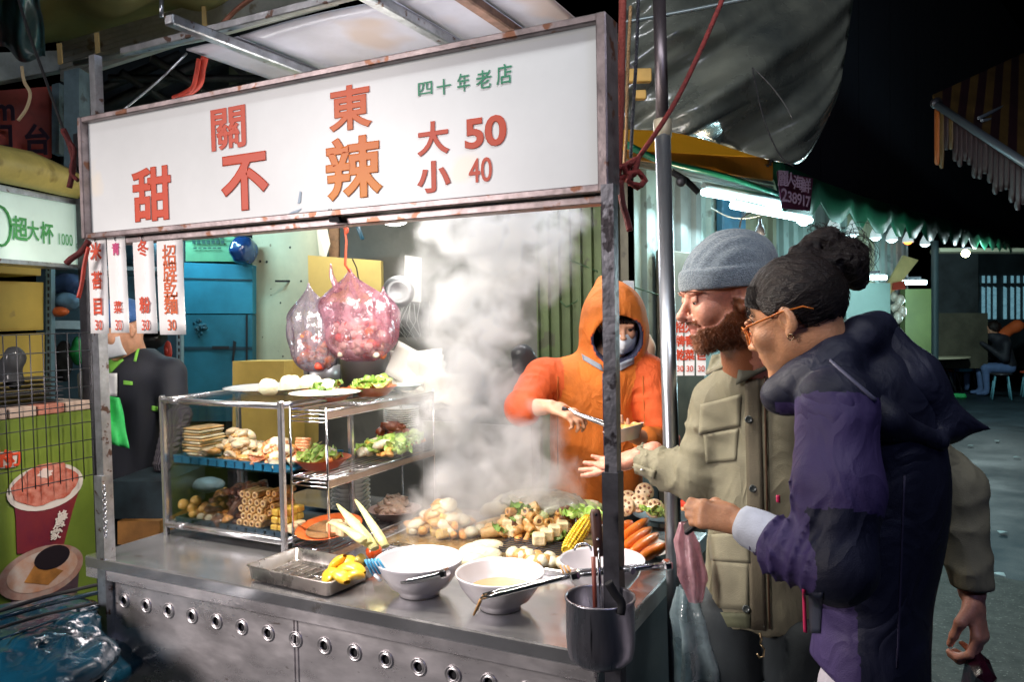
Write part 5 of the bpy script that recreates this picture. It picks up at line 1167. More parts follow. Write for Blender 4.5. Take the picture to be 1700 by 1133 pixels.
def m_crab():
    b = B()
    for i in range(4): b.cyl((-.03, i*.011-.016, .008), (.03, i*.011-.016, .008), .0062, seg=7)
    return b.mesh('crab_sticks', shrimpm)
def m_leaf(mat, s=.05, seed=0):
    def f():
        b = B()
        def g(u, v):
            a = (u-.5)*2; w = math.sin(math.pi*min(1, v*.9+.08))**.6; x = a*s*.7*w; return (x+.01*mnoise.noise(Vector((u*5, v*4, seed))), (v-.5)*s*1.5, .010+.012*math.sin(u*18+v*9+seed)*abs(a)+.012*abs(a)+.008*mnoise.noise(Vector((u*6, v*6, seed))))
        b.sheet(g, 14, 12); return b.mesh('leaf', mat)
    return f
def m_wing():
    b = B(); b.tube([(-.03, 0, .012), (-.01, .006, .018), (.012, 0, .016), (.03, -.01, .012), (.04, -.006, .014)], [.009, .017, .018, .010, .006], 9); b.jit(.004, 60, 4); return b.mesh('wing', wing)
def m_stick():
    b = B(); b.cyl((0, -.07, .0), (0, .07, .0), .0015, seg=5); return b.mesh('stick', M('bamboo_stick', (.55, .42, .2), .6))
rnd = random.Random(77)
def lab_(k, ctx, a, top, far):
    side = ['right side', 'back right', 'back', 'back left', 'left side', 'front left', 'front', 'front right'][int(((a+.3927) % 6.2832)/.7854) % 8]
    return '%s %s, %s, %s' % (k.name.replace('_', ' '), 'on top' if top else ('outermost' if far else 'deep inside'), side, ctx)
def scatter(name, kinds, cat, group, label, x0, x1, y0, y1, z, n, lay=1, sp=.9, R=None, labels=None):
    ks = kinds if isinstance(kinds, list) else [kinds]
    for i in range(n):
        l = i*lay//n; x = x0+(x1-x0)*rnd.random(); y = y0+(y1-y0)*rnd.random()
        if l: x = (x0+x1)/2+(x-(x0+x1)/2)*(1-.3*l); y = (y0+y1)/2+(y-(y0+y1)/2)*(1-.3*l)
        RR = (R() if R else Rz(rnd.random()*6.28)@Rx(rnd.uniform(-.5, .5))@Ry(rnd.uniform(-.5, .5)))
        ks[i % len(ks)].put((x, y, z+l*.018), RR, lab_(ks[i % len(ks)], label, math.atan2(y-(y0+y1)/2, x-(x0+x1)/2), l == lay-1, abs(x-(x0+x1)/2) > (x1-x0)*.25), rnd.uniform(.9, 1.3), group)
KD = lambda name, f, cat='food': Kind(name, f, cat)
K_ballt, K_ballw, K_ballo = KD('fish_ball', m_ball(tan)), KD('white_ball', m_ball(white)), KD('fried_ball', m_ball(fm('golden_ball', (.62, .36, .08), c2=(.7, .45, .12)), .017, .95))
K_cube, K_cubew, K_ring, K_ringb = KD('egg_tofu_cube', m_cube(tofu)), KD('white_cube', m_cube(fm('pale_cube', (.74, .62, .38)), .03, .026)), KD('fish_tube', m_ring(pale)), KD('brown_fish_tube', m_ring(tan, .012, .10))
K_ch1, K_ch2, K_ch3 = KD('fried_chunk', m_chunk(tan, seed=1)), KD('pale_chunk', m_chunk(pale, (.028, .02, .014), seed=2)), KD('dark_chunk', m_chunk(dkb, (.022, .016, .013), .009, 3))
K_brn, K_orn, K_wht = KD('braised_chunk', m_chunk(brown, (.03, .02, .014), .008, 4)), KD('orange_chunk', m_chunk(orn, (.03, .014, .012), .004, 5)), KD('white_chunk', m_chunk(white, (.028, .022, .016), .005, 6))
K_mush, K_crab, K_wing = KD('mushroom', m_mush), KD('crab_sticks', m_crab), KD('roast_wing', m_wing)
K_leaf, K_leafd, K_cab = KD('lettuce_leaf', m_leaf(leafm, .06, 1)), KD('dark_leaf', m_leaf(leafd, .05, 4)), KD('cabbage_roll', m_chunk(pota, (.045, .028, .022), .004, 8))
K_stick = KD('skewer_stick', m_stick, 'skewer')
x0, x1, ya, yb = CX0+.04, CX1-.03, CY0+.035, CY1-.06
# bottom tray: left to right golden balls, pale balls, dark skewers, tubes, yellow tofu, pale cube
zb2 = CZ0+.016
for i, (px, py) in enumerate(((305, 847), (319, 852), (325, 841))): K_ballo.put(at(px, py, y=ya+.01+.02*i), Rz(i), ['golden fried ball at the left end of the bottom tray', 'golden fried ball, second from the left in the bottom tray', 'golden fried ball resting behind two others in the bottom tray'][i], 1.25)
for i, px in enumerate((334, 347, 352)): 
    p = at(px, 858-3*i, y=ya+.005); K_ballw.put((p.x, p.y+.02*(i == 2), zb2), Rz(i), ['pale fish ball beside the golden balls in the bottom tray', 'pale fish ball touching the dark skewers in the bottom tray', 'pale fish ball behind its two neighbours in the bottom tray'][i], 1.0)
scatter('dark', [K_ch3, K_brn, K_ch3], 'food', 'dark skewered pieces in the bottom tray', 'dark pile of the bottom tray', -2.33, -2.17, ya, yb, zb2, 110, 6)
scatter('dark', [K_ch3, K_ballo, K_ballt, K_brn], 'food', 'left pile of the bottom tray', 'left pile of the bottom tray', -2.43, -2.30, ya, yb, zb2, 55, 4)
scatter('or', [K_orn], 'food', 'orange bits among the dark pieces', 'dark pile of the bottom tray', -2.30, -2.19, ya, ya+.08, zb2+.01, 5)
xr0 = at(396, 860, y=ya).x
for r_ in range(5):
    for c_ in range(4-(r_ > 3)): (K_ring if c_ < 3 or r_ > 2 else K_ring).put((xr0+c_*.030+.015*(r_ % 2), ya+.045+.004*r_, zb2+r_*.025), Rz(rnd.uniform(-.06, .06)), 'pale fish tube in the bottom tray, row %s from below, %s from the left' % (['one', 'two', 'three', 'four', 'five'][r_], ['first', 'second', 'third', 'fourth'][c_]), 1, 'stacked tube fish cakes')
for r_ in range(4):
    for c_ in range(2): K_ringb.put((xr0+.10+c_*.026+.012*(r_ % 2), ya+.07+.005*r_, zb2+.045+r_*.022), Rz(rnd.uniform(-.06, .06)), 'browned fish tube right of the pale ones, %s of its row, row %s from below' % (['left', 'right'][c_], ['one', 'two', 'three', 'four'][r_]), 1, 'browned fish tubes')
xt = at(452, 860, y=ya).x
for r_ in range(3):
    for c_ in range(2):
        for d_ in range(3): K_cube.put((xt+c_*.034, ya+.018+d_*.035+.004*r_, zb2+r_*.026), Rz(rnd.uniform(-.12, .12)), 'yellow egg tofu cube, %s column, %s layer, %s of its row' % (['left', 'right'][c_], ['lowest', 'middle', 'top'][r_], ['front', 'middle', 'back'][d_]), 1.0, 'stacked yellow tofu cubes')
for d_ in range(2): K_cubew.put((xt+.072, ya+.02+d_*.035, zb2+d_*.004), Rz(.05*d_), ['pale beige cube at the right end of the bottom tray', 'pale beige cube behind the right end cube in the bottom tray'][d_], 1.15)
# middle tray
zm2 = ZM+.0
stack = thing('bread_stack', 'stack of flat tan bean curd slices at the left of the middle shelf', 'food', (-2.41, CY0+.13, zm2))
for i in range(11): B().box((-2.415+rnd.uniform(-.006, .006), CY0+.13, zm2+.006+i*.0105), (.10-.012*(i > 7), .12, .008), Rz(rnd.uniform(-.12, .12)), bev=.003).obj('slice', white if i % 2 else pale, stack)
scatter('m', [K_mush, K_ch1, K_ballt, K_mush, K_wht], 'food', 'mushrooms and fried pieces on the middle shelf', 'brown pile of the middle shelf', -2.36, -2.13, ya, yb-.05, zm2, 95, 5)
scatter('m', [K_orn, K_crab, K_orn, K_wht], 'food', 'orange crab pieces on the middle shelf', 'orange pile of the middle shelf', -2.15, -1.95, ya, yb-.05, zm2, 70, 4)
for i in range(8): K_stick.put((-2.28+.06*i+rnd.uniform(-.02, .02), ya+.12, zm2+.05), Rz(rnd.uniform(-.4, .4))@Rx(.35), 'bamboo stick on the middle shelf, %s from the left' % ['first', 'second', 'third', 'fourth', 'fifth', 'sixth', 'seventh', 'last'][i], .9, 'bamboo sticks on the middle shelf')
# stacked white bowls seen through the cabinet
o = thing('bowl_stack', 'stack of white bowls standing behind the cabinet glass', 'bowls', (-1.98, 2.45, .86)); ch = M('china', (.72, .72, .70), .2, coat=.6)
for i in range(9): b = B(); b.lathe([(0, 0), (.035, 0), (.075, .035), (.078, .037), (.073, .035), (.03, .006), (0, .006)], (-1.98, 2.45, .86+i*.017), 24); b.obj('bowl', ch, o)
o = thing('bowl_stack', 'stack of white plates behind the rack beside the roast wings', 'plates', (-1.90, 2.75, 1.12))
for i in range(9): b = B(); b.lathe([(0, 0), (.05, 0), (.075, .008), (.075, .011), (.05, .004), (0, .004)], (-1.92, 2.72, .98+.2+i*.009), 24); b.obj('plate', ch, o)
lump('rolled_film', 345, 806, 3.45, 34, 12, M('blue_white_film', (.35, .55, .65), .35, nz=(8, .4)), 'pale blue wrapped bundle behind the dark skewers in the cabinet', 'bundle', 60, .15)

# ---------------------------------------------------------------- wire rack with plates beside the cabinet
RX0, RX1, RY0, RY1 = -1.893, -1.735, 2.03, 2.68
rack = thing('wire_rack', 'three tier chrome wire rack running back beside the glass cabinet', 'rack', (RX0, RY0, .85))
tiers = [.865, 1.105, 1.335]
for x in (RX0, RX1):
    for y in (RY0, RY1): B().cyl((x, y, .85), (x, y, tiers[2]+.012), .0042, seg=8).obj('rack_post', chrome, rack)
for z in tiers:
    for dz in (0, .012, .026, .038)[:4 if z > .9 else 2]:
        if dz > .03 and z < 1.2: continue
        B().cyl((RX0, RY0, z-dz), (RX1, RY0, z-dz), .0026, seg=6).obj('wire', chrome, rack)
    for x in (RX0, RX1):
        B().cyl((x, RY0, z), (x, RY1, z), .0042, seg=8).obj('wire', chrome, rack); B().cyl((x, RY0, z-.026), (x, RY1, z-.026), .003, seg=6).obj('wire', chrome, rack)
    for i in range(6): 
        x = RX0+(RX1-RX0)*(i+.5)/6; B().cyl((x, RY0, z-.003), (x, RY1, z-.003), .0017, seg=5).obj('wire', chrome, rack)
    B().box((RX1+.004, (RY0+RY1)/2, z-.015), (.003, RY1-RY0, .02)).obj('side_rail', M('copper_rail', (.5, .38, .3), .25, .9) if z < .9 else bpy.data.materials['copper_rail'], rack)
B().box(((RX0+RX1)/2+.25, 2.72, 1.02), (.5, .012, .38)).obj('back_screen', M('steel_screen', (.4, .42, .42), .3, .9, nz=(6, .3)), rack)
orp = M('orange_plate', (.66, .13, .03), .3, coat=.5); whp = ch
def plate(loc, r, mat, label, name='plate', deep=.02, seg=32, sy=1, Rt=None):
    b = B(); b.lathe([(0, 0), (r*.55, 0), (r*.95, deep), (r, deep+.002), (r*.94, deep+.001), (r*.55, .005), (0, .005)], loc, seg, Rt, 1, sy); return b.obj(name, mat, None, label, 'plate', loc=loc)
# top tier
zt3 = CZT+.012
pw = plate(at(455, 650, z=zt3), .19, whp, 'large empty white oval plate on top of the glass cabinet', deep=.018)
P_ = at(540, 658, z=zt3+.01); plate(P_, .125, whp, 'white plate of pale rice balls at the middle of the cabinet top', deep=.012)
for i, (px, py, w, lab) in enumerate([(447, 640, .040, 'pale grey cut cabbage wedge leftmost on the cabinet top'), (483, 635, .046, 'round white cabbage head in the middle of the cabinet top'), (515, 634, .046, 'white cabbage head right of the middle one on the cabinet top'), (545, 638, .038, 'small white cabbage piece at the right on the cabinet top')]):
    c = at(px, py+4, z=zt3+.03); b = B(); b.ell(c, (w, w*.9, w*.8), seg=16, rings=10); b.jit(.008, 22, i); b.jit(.003, 70, i+5); b.obj('cabbage', fm('cabbage_white', (.78, .76, .60), c2=(.70, .70, .42), ns=18) if i == 0 else bpy.data.materials['cabbage_white'], None, lab, 'vegetable', 'white cabbages on the cabinet top', loc=c)
Rk = [plate(at(540, 666, z=tiers[2]+.004)+Vector((0, .02, 0)), .105, orp, 'orange plate of green leaves at the front of the top tier', deep=.036), plate(at(614, 658, z=tiers[2]+.004)+Vector((0, .02, 0)), .098, orp, 'orange plate of carrot and lettuce, second on the top tier', deep=.036)]
def lab_(k, ctx, a, top, far):
    side = ['right side', 'back right', 'back', 'back left', 'left side', 'front left', 'front', 'front right'][int(((a+.3927) % 6.2832)/.7854) % 8]
    return '%s %s, %s, %s' % (k.name.replace('_', ' '), 'on top' if top else ('outermost' if far else 'deep inside'), side, ctx)
def heap(c, r, z, kinds, n, label, group, lay=2):
    for i in range(n):
        a, q = rnd.random()*6.28, math.sqrt(rnd.random())*r*(1-.35*(i*lay//n)/max(1, lay-1 or 1)*.8); kinds[i % len(kinds)].put((c.x+q*math.cos(a), c.y+q*math.sin(a), z+(i*lay//n)*.013), Rz(rnd.random()*6.28)@Rx(rnd.uniform(-.4, .4))@Ry(rnd.uniform(-.4, .4)), lab_(kinds[i % len(kinds)], label, a, i*lay//n == lay-1, q > r*.5), rnd.uniform(.8, 1.2), group)
c1, c2 = ORG['plate.002'] if 'plate.002' in ORG else Rk[0].location, Rk[1].location
heap(Rk[0].location, .052, tiers[2]+.026, [K_leafd, K_brn, K_leafd], 16, 'front orange plate of the top tier', 'food on the front orange plate, top tier')
heap(Rk[1].location, .05, tiers[2]+.026, [K_leaf, K_orn, K_crab, K_leaf], 16, 'second orange plate of the top tier', 'food on the second orange plate, top tier')
p3 = plate(at(672, 648, z=tiers[2]+.004), .075, M('patterned_plate', (.55, .62, .58), .25, nz=(40, .4), col2=(.1, .25, .3), coat=.5), 'blue patterned plate farthest back on the top tier', deep=.02)
# middle tier
pm = [plate(at(530, 778, z=tiers[1]+.004)+Vector((0, .01, 0)), .108, orp, 'orange plate of lettuce at the front of the middle tier', deep=.036)]
heap(pm[0].location, .06, tiers[1]+.024, [K_leaf, K_leaf, K_orn, K_wht], 22, 'orange plate of the middle tier', 'food on the orange plate, middle tier')
heap(at(636, 752, z=tiers[1]+.01), .085, tiers[1]+.008, [K_leaf, K_wht, K_orn, K_cube, K_leaf, K_ch1], 64, 'middle heap of the middle tier', 'food in the middle heap, middle tier', 3)
heap(at(672, 742, z=tiers[1]+.01), .06, tiers[1]+.02, [K_cube, K_orn, K_leaf, K_leaf], 22, 'rear heap of the middle tier', 'food at the back of the middle tier')
heap(at(655, 722, z=tiers[1]+.05), .055, tiers[1]+.045, [K_wing], 16, 'wing pile of the middle tier', 'roast wings', 3)
for i in range(4): K_crab.put(at(505, 742+i*9-4, d=2.86), Rz(.2)@Rx(1.2), 'orange crab stick bundle behind the rack wires, %s from the top' % ['first', 'second', 'third', 'fourth'][i], 1.0, 'crab stick bundles')
# bottom tier and in front
pb = plate(at(541, 888, z=.905)+Vector((0, .02, 0)), .115, orp, 'orange plate with a brown sauce and white bean curd on the bottom tier', deep=.024, Rt=Rx(.16))
B().lathe([(0, .014), (.075, .014), (.08, .018)], pb.location, 28, Rx(.16)).obj('brown_sauce', fm('sauce_brown', (.30, .15, .06), .3, c2=(.36, .2, .09), ns=8), None, 'brown sauce spread on the orange plate of the bottom tier', 'sauce', loc=pb.location)
for i, (px, py, r_) in enumerate([(556, 884, .3), (572, 890, -.3), (585, 882, .9)]): K_cubew.put(at(px, py, z=.925), Rz(r_), ['pale bean curd block nearest on the orange sauce plate', 'pale bean curd block right on the sauce plate', 'pale bean curd block behind the others on the sauce plate'][i], 1.5)
def shoot(px0, py0, px1, py1, r, label, d0=2.62, d1=2.42):
    a, e = at(px0, py0, d=d0), at(px1, py1, d=d1); b = B(); n = 8; m_ = (a+e)/2+Vector((0, -.01, .02)); pts = [(a.lerp(m_, t)).lerp(m_.lerp(e, t), t) for t in [i/n for i in range(n+1)]]
    b.tube(pts, [.004+(r-.004)*min(1, (i/n)**.7*1.1) for i in range(n)]+[r*.8], 12, flat=.55); b.jit(.002, 50); b.obj('bamboo_shoot', bamb, None, label, 'vegetable', 'pale bamboo shoots beside the rack', loc=a)
shoot(560, 838, 612, 905, .021, 'pale yellow bamboo shoot leaning left against the rack'); shoot(590, 830, 640, 908, .017, 'long white bamboo shoot rising highest beside the rack'); shoot(575, 850, 622, 912, .019, 'bamboo shoot in the middle of the bunch')
shoot(545, 868, 605, 900, .02, 'short bamboo shoot lying over the orange plate', 2.5, 2.4)
c = at(621, 917, z=.88); t = thing('tomato', 'bright red orange tomato at the foot of the bamboo shoots', 'tomato', c); b = B(); b.lathe([(0, -.022), (.018, -.02), (.027, -.004), (.027, .008), (.018, .02), (.006, .0215), (0, .019)], c, 24); b.obj('fruit', M('tomato_skin', (.66, .09, .015), .2, coat=.6, sss=.2), t)

# ---------------------------------------------------------------- hot plate with food, steamer
brw = M('broth_brown', (.20, .13, .06), .12, nz=(9, .4), col2=(.34, .25, .14), bump=(30, .2), coat=.6)
B().box((-1.28, 2.42, .853), (.74, .52, .006), bev=.001).obj('simmer_pan', brw, None, 'flat pan of brown simmering broth in the middle of the cart', 'pan', loc=(-1.28, 2.42, .853))
b = B()
for (cx, cy, sx_, sy_) in ((-1.28, 2.155, .76, .012), (-1.28, 2.685, .76, .012), (-1.655, 2.42, .012, .52), (-.905, 2.42, .012, .52)): B().box((cx, cy, .860), (sx_, sy_, .022), bev=.003).obj('pan_rim', steel, None, 'steel edge of the simmering pan, '+{(-1.28, 2.155): 'front', (-1.28, 2.685): 'back', (-1.655, 2.42): 'left', (-.905, 2.42): 'right'}[(cx, cy)]+' side', 'pan edge', loc=(cx, cy, .86))
def zheap(px, py, rx, ry, z, kinds, n, lay, label, group, dz=.016):
    c = at(px, py, z=z)
    for i in range(n):
        l = i*lay//n; k = math.sqrt(rnd.random())*(1-.22*l); a = rnd.random()*6.28
        kk = kinds[rnd.randrange(len(kinds))]; kk.put((c.x+rx*k*math.cos(a), c.y+ry*k*math.sin(a), z+l*dz), Rz(rnd.random()*6.28)@Rx(rnd.uniform(-.6, .6))@Ry(rnd.uniform(-.5, .5)), lab_(kk, label, a, l == lay-1, k > .6), rnd.uniform(.95, 1.45), group)
zheap(737, 882, .15, .11, .86, [K_ballw, K_ch2, K_wht, K_orn, K_cube, K_ballt, K_ch2, K_ch1], 150, 6, 'pale heap under the steam', 'fish cakes in the pale heap')
zheap(872, 890, .165, .085, .86, [K_ch1, K_ballt, K_ring, K_ch2, K_cubew, K_orn, K_brn, K_ringb, K_ch1, K_leafd], 160, 5, 'heap behind the white bowls', 'pieces in the right heap')
zheap(935, 885, .05, .06, .87, [K_brn, K_brn, K_ch1], 20, 5, 'dark pile beside the corn', 'braised pieces beside the corn')
zheap(655, 850, .075, .06, .875, [KD('grey_noodle_clump', m_chunk(mouss, (.03, .02, .012), .012, 9))], 30, 3, 'rose bowl right of the rack', 'shredded clumps right of the rack')
plate(at(655, 862, z=.855), .105, M('rose_bowl', (.42, .30, .28), .3, coat=.3), 'dusty rose shallow bowl of shredded food right of the rack', 'shallow_bowl', .04)
for i, (px, py) in enumerate([(896, 872), (916, 862)]): K_cab.put(at(px, py, z=.90), Rz(.9-.4*i)@Ry(-.5), ['smooth pale green gourd leaning over the fried pieces', 'second pale green gourd behind the first'][i], 1.15)
for i in range(4): K_cubew.put(at(895+i*13, 905-i*7, z=.885), Rz(.5), 'flat tan bean curd slab before the braised pieces, %s from the left' % ['first', 'second', 'third', 'fourth'][i], 1.5, 'flat bean curd slabs')
# corn cob with rows of kernels
c0, c1 = at(942, 915, z=.885), at(972, 868, z=.94); t = thing('corn_cob', 'bright yellow corn cob leaning beside the ladle handle', 'corn', c0)
u_, v_, w_ = frame(c1-c0); L_ = (c1-c0).length*1.15; b = B(); kern = B()
B().tube([c0, c0+w_*L_], .018, 10).obj('core', cornm, t)
for r_ in range(12):
    a = 6.283*r_/12
    for k in range(16):
        s_ = k/15; rr = .0235*math.sqrt(max(.05, 1-(2*s_-.9)**4*.75)); p = c0+w_*(L_*s_*.97)+(u_*math.cos(a)+v_*math.sin(a))*rr; kern.ell(p, (.0052, .0052, .0052), seg=6, rings=4)
kern.obj('kernels', cornm, t, kind='stuff')
# white radish wedges
for i, (px, py, w) in enumerate([(775, 930, 1.0), (800, 922, 1.1), (806, 908, 1.0), (788, 912, .95), (815, 935, .9)]):
    c = at(px, py, z=.865+.008*(i > 1)); b = B(); b.ell(c, (.062*w, .036*w, .020*w), Rz(.35+i*.2)@Rx(.15), 18, 10); b.jit(.004, 18, i); b.obj('radish_wedge', white, None, ['smooth white radish wedge lying leftmost behind the white bowls', 'largest white radish wedge in the middle', 'white radish wedge at the back right of its pile', 'white radish wedge at the back left of its pile', 'short white radish wedge at the front right of its pile'][i], 'radish', 'white radish wedges', loc=c)
# skewers and wire sieve
b = B(); cw = at(880, 915, z=.872); t = thing('wire_sieve', 'dark wire draining shelf under the fried pieces', 'wire shelf', cw)
for i in range(9): B().cyl((cw.x-.13, cw.y-.05+.02*i, .874), (cw.x+.15, cw.y-.05+.02*i, .874), .0025, seg=5).obj('wire', dark_metal, t)
for i in range(3): B().cyl((cw.x-.12+.13*i, cw.y-.06, .871), (cw.x-.12+.13*i, cw.y+.13, .871), .0025, seg=5).obj('wire', dark_metal, t)
zheap(885, 938, .10, .030, .862, [K_ballt, K_ballw], 46, 2, 'broth row behind the bowls', 'small balls in the broth', .01)
# wire mesh mat right of the tomato
cw = at(665, 915, z=.866); t = thing('wire_mat', 'flat wire cooling mat between the tomato and the pale heap', 'wire mat', cw)
for i in range(10): B().cyl((cw.x-.07, cw.y-.07+.015*i, .868), (cw.x+.08, cw.y-.07+.015*i, .868), .0016, seg=4).obj('wire', chrome, t)
for i in range(6): B().cyl((cw.x-.07+.03*i, cw.y-.07, .8665), (cw.x-.07+.03*i, cw.y+.065, .8665), .0016, seg=4).obj('wire', chrome, t)
# carrots on a white plate
pc_ = plate(at(1060, 918, z=.853), .115, whp, 'white oval plate under the carrots at the right end of the cart', deep=.018)
for i, (x0_, y0_, x1_, y1_, lab) in enumerate([(1030, 898, 1075, 863, 'slender carrot on top, farthest back of the pile'), (1030, 915, 1080, 878, 'second carrot from the back of the pile'), (1045, 922, 1092, 888, 'thick carrot in the middle front of the pile'), (1062, 928, 1104, 906, 'short carrot at the lower right of the pile'), (1022, 885, 1048, 868, 'carrot end half hidden behind the dark post')]):
    a, e = at(x0_, y0_, z=.892), at(x1_, y1_, z=.90); n = 7; b = B(); b.tube([a.lerp(e, k/n) for k in range(n+1)], [.010, .0155, .0185, .0195, .019, .018, .015, .008], 12); b.jit(.0012, 60, i); b.obj('carrot', carr, None, lab, 'carrot', 'carrots on the white plate', loc=a)
# lotus root slices
pl_ = plate(at(1075, 875, z=.853)+Vector((.03, .12, 0)), .12, M('dark_plate', (.16, .18, .2), .3), 'dark plate under the lotus root slices', deep=.02)
def m_lotus():
    b = B(); n = 28; R_, h_ = .030, .010; outer = [(R_*(1+.04*math.sin(3*a))*math.cos(a), R_*(1+.04*math.sin(3*a))*math.sin(a)) for a in [6.283*i/n for i in range(n)]]
    b.lathe([(R_, -h_/2), (R_*1.02, 0), (R_, h_/2), (0, h_/2+.0005)], (0, 0, 0), n); b.lathe([(0, -h_/2), (R_, -h_/2)], (0, 0, 0), n); b.mi = 1
    for i in range(8): a = 6.283*i/8; b.lathe([(0, h_/2+.0016), (.0045, h_/2+.0014), (.0048, h_/2)], (.019*math.cos(a), .019*math.sin(a), 0), 8)
    b.lathe([(0, h_/2+.0016), (.003, h_/2+.0014), (.0032, h_/2)], (0, 0, 0), 8); return b.mesh('lotus_slice', [lotus_m, dkb])
KL = Kind('lotus_slice', m_lotus, 'lotus root', 'lotus root slices')
faceR = lambda yaw, tilt: Rz(-.47*0+yaw)@Rx(tilt)
for i, (px, py, yw, ti, lab, zc_) in enumerate([(1070, 818, .3, 1.1, 'lotus root slice standing highest in its pile', 2.9), (1060, 836, .1, 1.0, 'tan lotus root slice below the highest one', 2.84), (1038, 842, -.2, 1.25, 'grey lotus root slice at the left beside the dark post', 2.84), (1087, 845, .5, 1.0, 'pale lotus root slice at the right beside the round pole', 2.82), (1042, 830, .2, .9, 'small lotus root slice behind the left one', 2.9)]):
    KL.put(at(px, py, d=zc_), faceR(yw, ti), lab, 1.15)
for i in range(5): K_leaf.put(at(1080+i*7, 850+i*3, d=2.82), Rz(i*1.3), 'green leaf by the lotus root slices, %s from the left' % ['first', 'second', 'third', 'fourth', 'fifth'][i], 1.0, 'green leaves by the lotus root')
for i in range(3): K_crab.put(at(1145+i*6, 848+i*3, d=2.75), Rz(.4), 'orange stick piece right of the round pole, %s of three' % ['left', 'middle', 'right'][i], 1.0, 'orange sticks right of the pole')
a, e = at(1118, 838, d=2.8), at(1160, 842, d=2.7); b = B(); b.tube([a, (a+e)/2+Vector((0, 0, .005)), e], [.012, .018, .012], 10); b.obj('red_pepper', M('red_pepper', (.5, .04, .02), .3, coat=.5), None, 'long red pepper lying behind the round pole', 'pepper', loc=a)
# leafy white radishes and plastic wrap at the back of the cart
for i, (px0_, py0_, px1_, py1_, r_) in enumerate([(820, 838, 900, 828, .035), (838, 828, 960, 835, .04), (870, 845, 1000, 842, .035), (930, 850, 995, 838, .03), (800, 850, 850, 842, .03)]):
    a, e = at(px0_, py0_, d=3.02), at(px1_, py1_, d=2.95); n = 6; b = B(); b.tube([a.lerp(e, k/n) for k in range(n+1)], [r_*.5, r_*.9, r_, r_, r_*.95, r_*.8, r_*.4], 12); b.jit(.004, 20, i); b.obj('radish_root', white if i != 2 else pota, None, ['white radish root lying at the left back of the cart', 'long white radish root across the back of the cart', 'pale green cabbage roll lying in front of the cook jacket', 'short radish root beside the dark post at the back', 'small radish root in the steam at the back left'][i], 'radish', 'roots at the back of the cart', loc=a)
wrap = glassy('wrap_film', (1, 1, 1), .12, .15, .35, (.8, .8, .76), 30)
lump('plastic_wrap', 900, 832, 2.9, 75, 16, wrap, 'crumpled clear plastic wrap over the roots at the back', 'plastic wrap', 71, .35)
for i in range(5): K_leaf.put(at(950+i*9, 858+i*2, z=.93), Rz(i*1.1), 'pale green leaf above the corn cob, %s from the left' % ['first', 'second', 'third', 'fourth', 'fifth'][i], 1.1, 'green leaves beside the corn')

# ---------------------------------------------------------------- steel tray with pumpkin
TL, TF, TR_, TB = at(416, 951, z=.885), at(548, 972, z=.885), at(622, 945, z=.885), at(486, 912, z=.885)
tr = thing('steel_tray', 'rectangular steel tray holding yellow pumpkin pieces on the cart front', 'tray', (TL+TR_)/2-Vector((0, 0, .03)))
cT = (TL+TR_+TF+TB)/4; ux, uy = ((TF-TL)+(TR_-TB))/2, ((TB-TL)+(TR_-TF))/2; hw, hd = ux.length/2, uy.length/2; ux.normalize(); uy = (uy-uy.dot(ux)*ux).normalized()
cT.z = 0
def tp_(s, t, z, k=1): return cT+ux*(hw*s*k)+uy*(hd*t*k)+Vector((0, 0, z))
trm = M('tray_steel', (.50, .46, .43), .28, 1, nz=(10, .25), bump=(30, .06), rvar=.08)
b = B(); b.smooth = False
prf = [(1.03, .892), (1.03, .896), (.985, .896), (.95, .858), (.93, .856)]
def rr(s_, z, n=5, rad=.10):
    pts = []
    for cx_, cy_, a0 in ((1, 1, 0), (-1, 1, 1), (-1, -1, 2), (1, -1, 3)):
        for k in range(n):
            a = (a0+k/(n-1))*math.pi/2; pts.append(cT+ux*(hw*s_*(cx_*(1-rad)+rad*math.cos(a)))+uy*(hd*s_*(cy_*(1-rad)+rad*math.sin(a)))+Vector((0, 0, z)))
    return pts
rings = [[b.bm.verts.new(p) for p in rr(s_, z)] for s_, z in [(.93, .8545), (.965, .856), (1.0, .892), (1.035, .894), (1.035, .898), (.99, .898), (.955, .862), (.93, .860)]]
b.smooth = True
for r0, r1 in zip(rings, rings[1:]):
    for k in range(len(r0)): b._f([r0[k], r0[(k+1) % len(r0)], r1[(k+1) % len(r0)], r1[k]])
b._f(rings[-1]); b._f(rings[0][::-1]); b.obj('tray_body', trm, tr)
mr_ = rr(.86, .864)
for i in range(9):
    s_ = -.8+.2*i; b = B(); b.cyl(tp_(s_, -.8, .865), tp_(s_, .8, .865), .0016, seg=5); b.obj('rack_wire', chrome, tr)
for t_ in (-.75, 0, .75): b = B(); b.cyl(tp_(-.85, t_, .863), tp_(.85, t_, .863), .0022, seg=5); b.obj('rack_wire', chrome, tr)
pk, pks = fm('pumpkin_flesh', (.80, .42, .015), .35, c2=(.78, .50, .04), ns=14, b=.1), fm('pumpkin_skin', (.40, .30, .05), .5)
